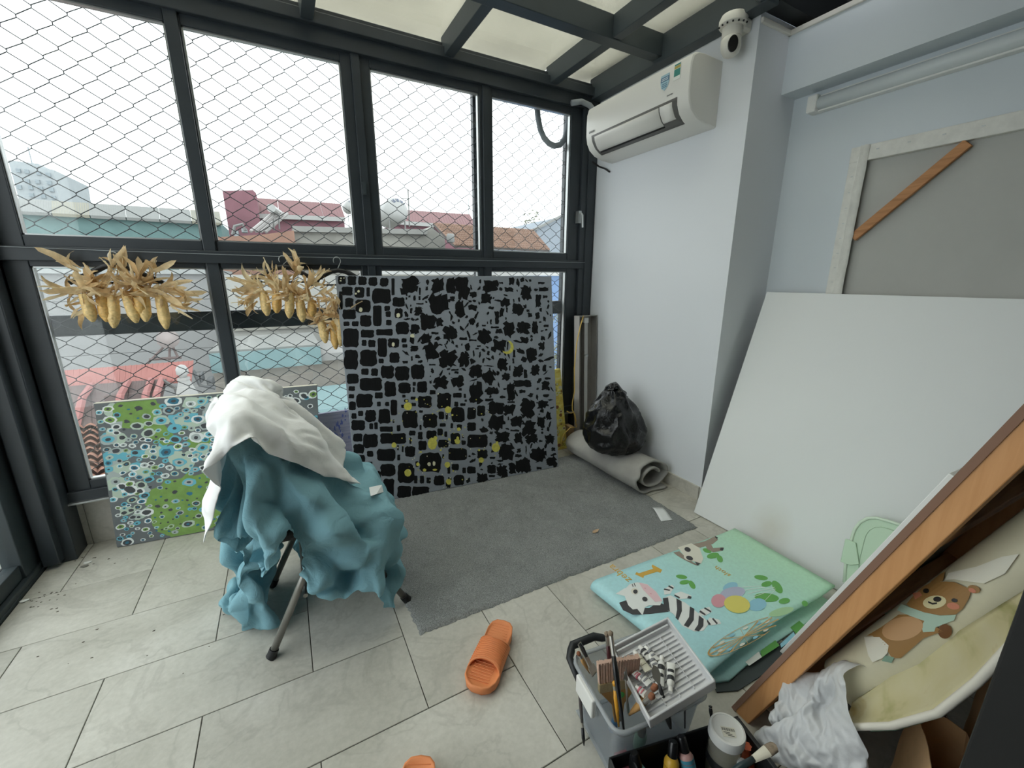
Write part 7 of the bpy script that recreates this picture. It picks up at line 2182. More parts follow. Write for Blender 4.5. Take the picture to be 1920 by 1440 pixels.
WHITE_Y = [
-812,-9,-6,-4,-5,-6,-5,-4,-3,-6,-6,-1,-2,-8,-7,1,-2,7,12,-8,6,-22,9,9,11,-6,10,12,11,4,5,5,3,4,11,11,1,7,3,7,14,6,-4,16,6,5,11,12,17,-101,-10,-6,-4,-5,-12,-4,0,-7,-4,-4,
-5,-3,-6,-5,-1,-9,1,3,13,-19,10,8,7,-10,11,14,13,6,4,2,-3,10,7,9,5,7,3,10,8,2,2,15,6,6,10,10,14,15,-96,-7,-6,-5,-10,-11,0,-1,-6,-5,-4,-6,-5,-6,-3,-3,-3,-5,9,-8,-7,6,
13,6,-10,15,18,4,3,-7,3,4,8,11,8,10,8,8,0,4,8,11,9,9,4,10,12,11,15,-90,-6,-7,-12,-7,-8,2,-2,-6,-5,-5,-2,-7,-7,-3,-8,-3,0,4,-8,-8,9,11,-10,15,14,2,4,-8,3,3,11,12,
8,9,8,5,8,7,6,7,6,7,9,7,13,2,17,9,-78,-7,-10,-8,-7,-5,-3,-2,-4,-2,-5,-4,-6,-7,-5,-6,-5,-2,-3,0,-9,11,-5,7,15,5,-3,0,4,4,6,13,3,10,10,8,7,5,7,7,8,7,8,6,
11,2,12,13,14,-80,-3,-9,-7,-7,-4,-3,-5,-2,-5,-1,-6,-13,0,-8,-6,-4,-4,-1,-2,-9,5,2,10,8,-2,2,3,6,3,7,13,5,12,7,8,7,5,4,9,7,7,8,9,2,7,12,13,12,-70,-5,-8,-10,-4,-4,
-5,-2,-3,-4,-7,-7,-9,-8,-6,-1,-4,-4,-8,-4,3,4,3,3,4,4,4,1,7,5,10,7,1,16,0,5,6,9,11,10,7,7,6,8,4,10,9,11,8,-62,-3,-8,-8,-6,-4,-5,-5,0,-10,-8,-7,-5,-7,-5,-3,-2,
-3,-7,-1,2,1,3,3,3,3,2,4,5,7,10,-3,13,3,5,5,9,10,11,8,8,7,7,1,8,6,12,11,-14,-32,-13,-4,-4,-5,-5,-6,-4,-4,-10,-7,-10,1,-8,-3,0,-7,-8,-1,1,0,2,2,2,4,3,2,5,
5,7,-1,3,13,3,4,8,11,10,12,10,4,6,-2,9,3,10,9,-1,2,-38,-4,-3,-5,-4,-5,-7,-5,-7,-9,-7,-4,-4,-4,-3,-9,-7,-3,0,2,0,3,2,3,2,3,2,5,6,3,0,3,0,6,6,12,15,14,10,
4,6,2,1,0,12,8,6,2,5,-33,-4,-3,-4,-4,-6,-5,-7,-9,-5,-6,-5,-4,-7,-11,-10,-1,0,0,1,4,2,1,4,1,2,2,4,2,2,4,0,4,6,8,13,13,11,11,3,2,-12,6,15,9,8,5,3,2,-25,
-2,-4,-5,-5,-4,-6,-6,-7,-7,-6,-7,-7,-13,-8,-3,-2,2,-2,4,3,3,1,2,0,2,2,2,4,1,3,1,4,7,8,15,8,12,8,3,-14,0,12,13,10,6,10,-6,4,-15,0,-6,-6,-6,-4,-6,-7,-6,-7,-6,-8,
-11,-8,-8,-2,0,-3,3,3,5,0,-10,4,2,6,3,4,2,2,1,3,3,9,6,14,8,9,4,-6,-12,14,16,7,12,8,-3,1,-5,0,-1,-6,-4,-7,-6,-6,-5,-5,-7,-6,-10,-6,-8,-8,-3,-2,0,2,3,-10,3,-2,
3,7,2,6,3,-4,-6,7,7,7,4,8,11,6,3,-1,-15,14,15,7,15,5,7,-2,-7,-8,16,0,-3,-7,-5,-6,-5,-5,-4,-6,-6,-10,-9,-7,-7,-3,-4,-1,3,-6,-1,1,-3,6,4,8,5,-11,-1,1,7,6,6,1,
11,-2,-1,-1,2,9,16,5,14,1,3,4,4,-16,10,14,6,-1,-5,-5,-6,-5,-6,-5,-4,-5,-11,-7,-7,-10,-5,-9,-2,5,0,0,-3,3,1,8,2,-9,2,1,0,6,3,11,2,2,6,-3,-7,10,9,8,5,10,12,1,
-1,-18,11,4,30,-12,9,1,-5,-8,-5,-3,-6,-7,-7,-8,-7,-8,-8,-3,-18,3,8,-4,-3,2,0,6,-5,-1,2,3,0,-1,1,9,4,1,9,-1,-9,7,8,3,5,14,9,-7,5,-14,12,-7,15,32,-2,-9,14,-3,-7,-4,
-4,-6,-7,-8,-7,-8,-6,-7,-1,-11,-3,4,-4,-1,1,-2,-1,0,0,-6,-9,12,-4,6,3,11,-4,-4,11,-3,9,4,0,12,6,1,-10,-1,11,-10,16,-8,52,-4,-4,-2,14,-5,-4,-4,-7,-6,-8,-7,-6,-8,-18,0,4,-3,
-4,0,-1,-1,-2,-2,-15,-9,-3,8,12,-5,-8,12,7,9,-14,5,11,8,-6,11,-3,0,1,3,9,-9,5,8,3,53,-2,-2,-2,-6,17,-2,-5,-8,-8,-9,-11,0,-21,-3,-3,-1,-3,1,0,-1,-3,-8,-12,0,-11,1,13,-18,
-2,12,13,6,-11,-1,11,10,-8,10,2,3,3,2,4,-9,5,8,7,3,53,-1,-11,-5,2,8,16,-8,-5,-9,-9,-13,-5,-12,-5,-2,-3,-5,5,0,1,-15,-3,-9,-4,-7,3,-18,-8,10,15,-10,13,-9,12,16,-11,8,-4,0,
9,0,6,-2,6,6,2,11,-5,52,-14,8,6,-3,0,13,9,-7,-10,-12,-11,-6,-11,-3,-6,-6,6,-11,-7,-4,-3,3,-3,-8,-1,-15,-16,4,-2,4,-2,5,14,16,-11,6,-9,3,6,4,9,1,6,6,-3,9,5,-14,56,5,
-2,5,-2,4,10,12,-3,-11,-11,-11,-5,-8,-8,-5,-7,1,-3,-7,-3,-2,-10,-2,0,-15,-19,-1,3,2,2,0,7,15,-13,4,-5,8,2,3,8,7,5,6,2,1,4,1,-6,62,-6,8,-4,6,8,1,14,3,-14,-10,-9,-7,
-6,-8,-7,-5,-11,-1,0,-5,-15,3,0,-15,-18,-2,-2,-3,7,5,-11,15,2,-14,2,10,1,3,9,8,9,5,6,2,4,-1,-8,0,70,-10,2,8,7,8,10,3,-9,-20,9,-10,-4,-9,-9,-9,-11,-2,-13,5,-14,-2,4,-20,
-15,-5,8,-6,-18,11,-12,19,9,-16,6,0,6,6,6,9,4,0,2,-3,11,8,-8,-2,13,73,-10,7,3,10,9,5,1,-24,-23,8,12,-4,-12,-11,-11,-5,-17,-1,-5,-2,-5,-17,-12,-5,-3,-15,-3,0,1,4,4,7,0,2,
2,6,6,2,0,-9,1,2,7,5,7,13,-7,2,74,14,4,5,5,10,9,-2,-15,-25,-11,-1,1,4,-10,-12,-17,-1,-11,3,-11,-12,-7,-3,-8,-15,0,-5,-1,-1,4,0,3,5,0,5,-2,-3,-2,-1,13,0,6,6,6,4,
3,4,3,69,-9,1,3,5,7,16,13,-20,16,-1,-27,0,-12,-4,-10,-11,-5,-5,-11,-5,-6,-8,-14,-18,8,-3,-3,-7,2,-8,7,4,-3,3,-3,-3,2,2,5,6,10,4,8,5,5,3,4,-2,69,-2,-9,11,-6,12,8,-12,
-4,18,15,-2,-15,-9,-13,-3,-14,-10,-8,-6,-3,-17,-14,-14,-7,-13,-10,2,20,-8,6,-1,0,9,5,-4,-4,2,1,1,8,6,7,-2,15,1,8,3,-1,69,-16,2,-12,16,-3,-1,-7,3,5,4,22,7,-17,-5,-9,-11,-10,-9,
-5,-11,-18,-15,-9,-9,-8,-12,-7,-4,21,15,-3,-6,-1,18,-4,-4,0,3,3,-4,12,6,4,4,15,6,5,-4,57,-9,-16,-16,8,8,-4,-2,3,14,3,-8,16,16,-8,-19,1,-6,-14,-14,-15,-15,0,-9,-14,-17,-18,12,-4,18,
0,-11,15,-8,14,11,-6,-1,0,0,4,4,7,10,11,2,15,2,-2,43,-9,-18,-16,-13,12,8,2,2,22,1,6,-3,-1,13,0,-14,-8,-4,-12,-18,-15,-14,-15,-14,-13,7,-19,0,23,-9,11,11,-3,12,6,3,-1,-1,3,-2,
7,7,10,7,12,9,3,-3,10,-5,1,-17,-20,-4,11,6,14,2,27,-5,-3,12,-11,24,-5,-8,-7,-13,-17,-16,-17,-15,-14,-12,0,-6,-21,9,26,9,12,-3,8,14,1,1,-4,2,0,3,4,9,13,5,4,5,5,
]
WHITE_Z = [
507,15,19,20,18,19,16,17,17,17,18,14,11,17,17,22,7,3,9,14,17,7,9,4,-2,-19,-17,-18,-17,-10,-11,-12,-13,-8,-13,-12,-13,-16,-12,-15,-10,-8,-7,-18,-11,-10,-11,-10,-13,-9,15,19,19,20,15,17,14,17,17,16,
17,16,15,17,20,16,6,8,12,16,-2,-1,14,-15,-18,-10,-20,-9,-9,-9,-9,-14,-14,-12,-12,-13,-16,-14,-11,-9,-8,-17,-11,-10,-18,-5,-14,-16,1,17,19,18,20,17,7,16,14,19,18,17,17,16,17,18,19,11,4,19,13,1,
-14,-4,5,-18,-18,-6,-7,-7,-12,-13,-13,-15,-13,-12,-14,-14,-13,-11,-9,-16,-13,-15,-9,-17,-6,-19,-20,19,16,18,20,19,17,-5,18,16,18,19,21,16,17,15,18,18,19,7,18,14,-5,-11,4,-13,-18,-6,-7,-5,-10,-11,-16,-18,
-12,-10,-13,-15,-14,-15,-12,-12,-12,-13,-13,-18,-8,-19,-16,-25,35,17,17,18,13,17,6,6,19,23,17,20,17,16,16,19,18,15,19,8,18,-11,3,-6,-18,-8,-5,-7,-11,-12,-19,-15,-7,-12,-11,-12,-14,-15,-17,-12,-15,-14,-15,-17,
-12,-17,-19,-19,-13,40,15,17,15,13,17,6,15,17,21,22,18,11,16,19,19,18,16,14,14,17,-1,-4,-15,-10,-5,-8,-10,-12,-22,-10,-14,-23,-9,-9,-10,-11,-16,-11,-16,-13,-14,-15,-14,-20,-17,-18,-12,-12,36,17,18,16,13,13,
16,11,21,19,18,16,12,16,20,19,20,16,19,14,3,5,-5,-11,-8,-10,-13,-17,-11,-21,-6,-24,-3,-9,-6,-12,-13,-16,-18,-13,-17,-14,-18,-15,-17,-17,-17,-10,-19,41,17,18,17,15,16,14,20,13,17,17,16,18,16,16,18,21,
18,17,10,4,1,-3,-10,-11,-12,-17,-12,-18,-5,-23,-1,-15,2,-10,-14,-16,-17,-18,-16,-14,-17,-14,-20,-16,-17,-9,-17,-13,37,10,20,20,19,16,17,17,18,15,16,14,20,12,21,23,16,14,5,12,12,-1,-2,-8,-15,-16,-14,-13,
-8,-18,-3,-6,-16,-12,-11,-10,-10,-20,-14,-16,-18,-12,-19,-16,-21,-13,-15,-19,-6,32,18,22,18,19,17,16,18,17,17,16,11,16,20,25,14,16,5,16,8,15,-5,0,-7,-15,-13,-15,-13,-13,-11,-6,-14,-1,-11,-11,-11,-21,-17,-16,
-15,-13,-18,-21,-20,-13,-16,-17,-5,-10,32,16,24,20,19,17,12,16,17,17,15,17,20,17,16,15,5,17,11,22,1,0,5,-12,-14,-14,-13,-13,-10,-9,-14,-4,-15,-9,-7,-17,-18,-19,-12,-18,-19,-14,-21,-16,-11,-17,-12,-8,-5,33,
16,23,19,19,14,16,13,16,16,17,16,19,15,16,16,3,17,23,5,2,11,4,-14,-16,-16,-15,-10,-11,-14,-2,-9,-10,-11,-13,-16,-18,-17,-16,-18,-14,-22,-13,-14,-19,-7,-12,-5,-5,34,17,20,17,18,15,14,14,14,16,17,16,
15,17,19,11,8,22,7,8,5,16,-15,-13,-13,-13,-4,-15,-16,-11,-9,-9,-1,-13,-15,-11,-17,-18,-18,-17,-16,-16,-15,-20,-11,-7,-4,-6,-4,34,16,17,17,16,8,13,18,20,16,17,10,17,17,18,8,21,7,16,4,16,-12,2,
-12,-18,-2,-13,-16,-5,-4,-14,-13,-13,-16,-4,-13,-21,-18,-17,-13,-17,-16,-21,-12,-6,-6,-5,-4,-3,33,11,14,17,17,11,11,19,22,17,10,10,19,17,16,16,12,17,5,15,5,-5,-16,-12,3,-18,-6,0,-6,-21,-13,-13,-18,0,
-12,-19,-18,-19,-17,-9,-19,-22,-12,-4,-6,-7,-5,-2,-9,38,6,13,16,17,8,22,18,16,16,11,8,17,18,17,16,6,11,23,4,0,-14,-7,5,-15,-2,3,-11,-16,-22,-14,-19,-4,-4,-16,-16,-18,-16,-12,-16,-22,-9,-10,-14,-1,
-3,-4,-10,1,30,17,4,14,16,18,18,16,19,2,7,18,18,15,18,16,9,5,20,-5,-1,-6,12,-9,3,-3,-11,-16,-18,-24,-21,3,2,-17,-16,-18,-14,-16,-14,-19,-9,-17,-9,-5,-2,-4,-9,-1,-15,40,14,16,5,15,19,16,
14,17,0,13,18,14,18,18,11,12,13,7,-1,-6,1,11,-1,-5,-16,-15,-18,-13,-22,2,5,-14,-16,-18,-17,-19,-10,-18,-6,-17,-7,-9,-5,-1,-13,-1,-10,-8,37,14,15,14,5,20,15,12,7,12,17,18,12,21,-9,14,15,18,
-3,6,3,5,8,-12,-9,-13,-17,-15,-17,5,8,-18,-17,-16,-13,-18,-11,-16,-4,-13,-8,-9,-7,-6,-12,-3,-5,-11,-20,30,22,17,19,16,2,18,15,9,14,15,12,14,-3,9,18,15,3,6,6,9,12,-15,-11,-5,-15,-13,-4,-1,
6,-17,-9,-16,-14,-21,-9,-17,-1,-13,-8,-10,-9,-12,-4,-5,-8,-10,-19,-19,46,20,11,17,17,12,3,17,16,15,13,-2,7,22,2,14,21,6,-6,5,10,-4,-6,-2,-18,2,-14,7,5,-20,-6,-15,-10,-19,-11,-18,-2,-7,-5,-9,
-14,-8,-10,-6,-10,-12,-20,-16,-16,64,12,13,10,14,19,7,9,16,13,0,18,6,0,17,12,7,19,13,7,7,-5,-9,-18,-3,-11,5,5,-13,-6,-13,-18,-17,-7,-18,-2,-3,-5,-7,-13,-10,-14,-8,-14,-11,-20,-16,-18,-10,83,-1,
18,8,13,9,13,7,17,3,12,17,-9,14,9,10,11,16,20,17,-9,-11,-17,10,-16,6,3,-2,-11,-14,-18,-17,-8,-13,0,-4,-2,-12,-8,-9,-14,-14,-15,-15,-17,-14,-17,-19,-16,82,18,11,17,5,13,15,-1,17,10,7,15,-15,
15,14,6,23,20,17,-4,-11,-11,3,-7,10,-1,3,-17,-14,-4,-17,-7,-12,-7,0,-3,-11,-7,-8,-16,-14,-20,-15,-15,-14,-15,-18,-14,-18,84,15,16,13,11,7,9,5,15,0,12,15,-5,15,9,18,18,19,-9,2,-12,-5,6,13,
9,0,-15,-10,-3,-15,-16,-4,-12,-1,-8,1,-10,-13,-14,-19,-20,-21,-16,-16,-13,-13,-16,-16,-9,90,16,1,8,11,16,12,14,1,2,11,21,1,13,13,15,10,0,11,-17,4,13,12,14,3,-3,-8,-11,-13,-19,-15,8,-10,-20,3,
-15,-7,-14,-20,-21,-22,-20,-17,-14,-14,-12,-11,-17,-15,119,7,3,9,11,16,-2,11,5,8,10,25,7,9,14,1,-6,14,15,-2,11,14,11,-1,-10,-10,7,-9,-18,-15,-18,15,-15,-11,-14,-12,-15,-17,-19,-18,-19,-20,-5,-14,-8,-20,
-20,-14,-9,137,6,2,3,11,6,8,9,8,-4,20,33,-11,9,15,-13,16,16,15,7,11,5,-10,-11,-4,2,7,-6,-13,-15,-11,-14,-3,-20,-14,-13,-13,-18,-17,-20,-18,-2,-17,-3,-15,-17,-19,-11,-18,160,-1,8,-2,16,-8,8,4,
7,7,12,23,20,-14,5,11,14,-3,12,12,15,-11,-10,-9,-2,2,9,-8,-8,5,-20,-16,-14,0,-25,-13,-13,-16,-16,-15,-20,-17,-2,-18,-7,-18,-17,-12,-16,172,6,6,-1,6,3,8,2,16,-13,12,7,16,9,3,15,-3,10,14,
5,1,5,-2,-15,9,-1,-12,-21,0,1,-2,-16,-17,-14,-5,-13,-13,-14,-19,-19,-11,-14,-17,-18,-16,-4,-15,-19,-17,187,17,5,-8,0,16,7,2,-4,9,-15,14,7,4,18,6,19,4,-9,0,1,3,10,-4,-7,-2,-11,1,-19,14,
-16,-9,-11,-9,-11,-13,-7,-14,-16,-16,-16,-17,-16,-17,-19,-19,-8,-18,-17,218,-3,2,9,-12,-8,1,5,0,7,-8,13,10,16,-1,25,-2,-1,12,-3,-3,-4,7,3,-2,-19,15,-12,-13,5,-12,-3,8,-27,1,-12,-12,-18,-22,-12,-19,
-14,-15,-18,-23,-14,-16,-16,-16,223,9,9,-5,-6,-18,6,5,-5,4,7,8,-8,8,12,10,6,2,6,1,-3,-2,-1,4,-5,11,-19,18,-14,-17,3,-5,0,-23,-8,2,-9,-15,-18,-20,-19,-18,-16,-19,-21,-18,-19,-14,-10,
]
BAG_X = [
1909,-3,0,12,10,9,1,0,-1,0,5,-1,-1,4,3,3,9,7,8,-3,6,0,16,10,11,15,1,5,5,3,6,5,10,8,11,12,-2,-174,-3,-6,4,9,4,3,1,5,-5,3,2,6,3,1,13,1,11,-2,3,9,8,13,
10,9,7,9,6,-2,11,-3,10,0,9,7,8,8,-171,-7,7,2,-7,4,7,7,-6,5,-2,11,-2,14,0,12,6,-4,13,-3,5,10,12,14,6,12,2,8,-2,8,-4,11,-3,8,6,8,10,-179,7,-3,10,1,-8,11,4,-1,
1,2,10,2,12,3,1,4,6,6,8,3,5,11,16,7,8,11,9,-9,7,-3,6,2,11,-2,10,4,-176,4,9,3,1,-1,2,0,6,-3,5,4,15,4,9,0,9,6,3,5,1,10,9,12,14,7,13,-3,0,0,2,4,
7,1,3,9,-2,-158,-3,-2,3,4,-3,9,1,1,8,7,-1,12,5,1,10,11,2,10,5,-5,10,10,18,9,4,12,1,2,-5,6,-2,7,3,10,-9,7,-148,-6,-1,-6,-3,5,5,6,5,-4,9,4,9,16,-2,9,9,8,
6,-5,4,10,11,12,15,8,9,2,-6,-1,4,2,3,7,8,-1,6,-152,-5,-12,7,-8,8,2,-8,4,12,15,6,8,-1,10,11,8,9,-3,-6,8,11,10,13,7,15,3,7,-6,7,1,1,-1,4,0,14,8,-159,-13,2,-7,
4,-9,5,7,-1,16,3,8,8,8,15,7,9,-1,-4,0,11,7,14,13,8,11,-1,13,-2,-4,7,4,-3,9,4,-1,15,-176,3,-12,9,-5,-1,7,-2,9,11,-2,23,11,2,7,12,4,5,-9,0,5,13,11,10,15,3,11,
4,-4,1,3,9,-1,3,6,7,6,-172,-10,-2,7,-5,7,1,-6,15,0,16,12,4,21,1,14,1,-4,-2,8,-1,9,15,12,10,10,5,0,0,4,5,2,4,10,-2,12,0,-182,-1,6,-7,7,-4,5,-8,6,16,5,12,21,
7,10,7,-6,5,0,-3,3,18,12,11,13,2,10,4,-2,8,5,2,4,5,7,6,4,-193,6,-5,4,-6,9,-11,10,5,-1,22,3,23,11,4,6,-9,2,1,8,7,10,16,12,7,9,0,5,9,-4,10,4,8,7,0,8,
8,-198,5,0,-7,-9,16,0,-7,12,0,21,4,11,17,-1,10,5,-9,10,1,14,9,14,11,10,3,10,5,2,-3,5,10,1,8,14,-4,19,-206,-8,8,-7,-8,16,1,-1,9,6,1,22,-2,15,13,-4,12,2,1,8,12,7,
12,14,6,9,-1,3,3,9,-4,8,8,11,0,9,11,-201,-13,-6,-1,5,0,18,3,-5,7,14,7,14,7,2,11,-3,11,11,5,9,12,10,10,12,6,2,-2,8,-2,2,10,9,6,9,8,4,-198,-14,-10,-4,2,13,8,12,
-4,4,15,0,5,10,13,12,2,5,9,8,15,9,9,11,10,3,7,-1,8,-4,8,-2,3,9,9,13,12,-209,-14,-2,-9,6,1,13,6,13,4,2,16,4,3,14,3,13,5,6,13,12,5,9,12,8,11,-1,4,9,-5,7,
2,-4,12,6,13,11,-218,4,-13,4,-1,-5,12,15,0,2,11,10,8,11,4,11,14,10,4,14,4,9,6,11,11,6,2,11,-3,9,-3,1,8,-1,11,11,11,-213,-10,-9,10,-14,6,17,-1,12,8,14,-1,12,11,8,12,9,
9,7,6,11,2,10,11,5,12,9,-3,11,-2,5,2,-2,8,12,10,16,-227,-3,-13,4,8,-7,14,-5,10,8,9,16,7,9,11,12,12,9,2,10,0,12,10,10,3,12,9,-2,6,12,4,0,2,0,17,3,14,-228,-6,2,
-9,13,-3,15,1,1,14,7,9,9,10,9,13,8,10,3,12,2,6,11,12,4,4,15,3,8,1,1,3,12,0,11,8,19,-242,6,-7,3,-3,10,1,8,6,2,9,11,11,8,13,7,9,11,7,4,11,5,9,11,1,6,
10,15,2,9,2,2,6,13,7,10,12,-249,4,5,-5,-6,5,11,0,6,9,14,9,6,10,7,10,11,7,4,7,11,10,10,3,10,2,11,9,13,4,0,11,-1,15,4,15,12,-260,7,10,4,-2,1,-5,8,13,5,6,8,
12,11,1,12,6,7,13,8,4,10,11,2,8,10,4,12,13,-1,3,10,6,14,13,3,13,-263,10,9,-1,5,-6,6,5,14,9,5,4,10,10,1,9,10,11,3,11,11,9,2,8,11,1,8,10,10,2,12,2,12,11,9,
17,4,-257,-1,9,-3,11,1,-1,14,7,4,9,5,11,5,12,0,11,10,7,3,11,11,12,-1,9,10,-1,10,8,10,2,13,6,12,11,16,10,-257,-10,5,11,0,-3,12,14,8,-5,9,7,11,9,3,8,13,-1,9,8,11,
7,13,9,0,12,6,1,11,3,10,10,12,10,9,18,9,-261,4,-3,8,5,2,11,9,3,-3,7,9,4,5,6,9,8,4,6,14,12,10,6,9,11,3,11,4,1,12,8,10,9,11,13,11,13,-261,5,-2,2,6,9,9,
-1,2,12,10,9,-13,6,4,7,11,14,2,14,9,12,11,10,3,10,10,-3,7,6,10,10,11,12,15,12,10,-261,1,-2,7,6,16,7,-4,2,11,6,11,2,-7,-4,10,11,11,12,7,11,12,7,10,11,10,7,-3,11,8,
7,14,3,12,19,8,13,-269,5,10,-1,16,7,10,-4,4,3,13,2,-9,-4,5,6,12,11,13,12,4,13,10,11,8,11,-3,7,8,14,6,9,8,12,17,17,0,-255,-2,12,3,9,14,-6,4,11,5,13,-11,3,-15,9,10,
10,11,6,15,16,1,10,8,11,11,-2,11,3,8,12,16,13,10,15,-4,10,-247,5,0,7,9,14,1,1,4,14,8,-16,-7,-4,5,11,16,8,11,7,10,11,7,10,10,12,0,12,3,10,12,9,12,19,4,6,10,-246,1,
5,8,8,7,8,3,-1,8,-3,9,-10,-1,-4,11,14,11,11,9,10,2,12,8,11,10,5,9,5,11,10,9,11,15,15,10,-1,-245,5,5,8,6,9,9,5,-10,21,-6,-11,-11,6,8,2,16,4,13,11,13,4,6,10,9,
11,11,7,9,10,8,9,12,14,9,16,2,-241,4,5,2,7,4,16,-1,-1,2,-5,-6,1,1,7,5,7,9,18,7,12,10,-3,9,11,10,12,11,9,11,7,11,9,12,18,2,4,
]
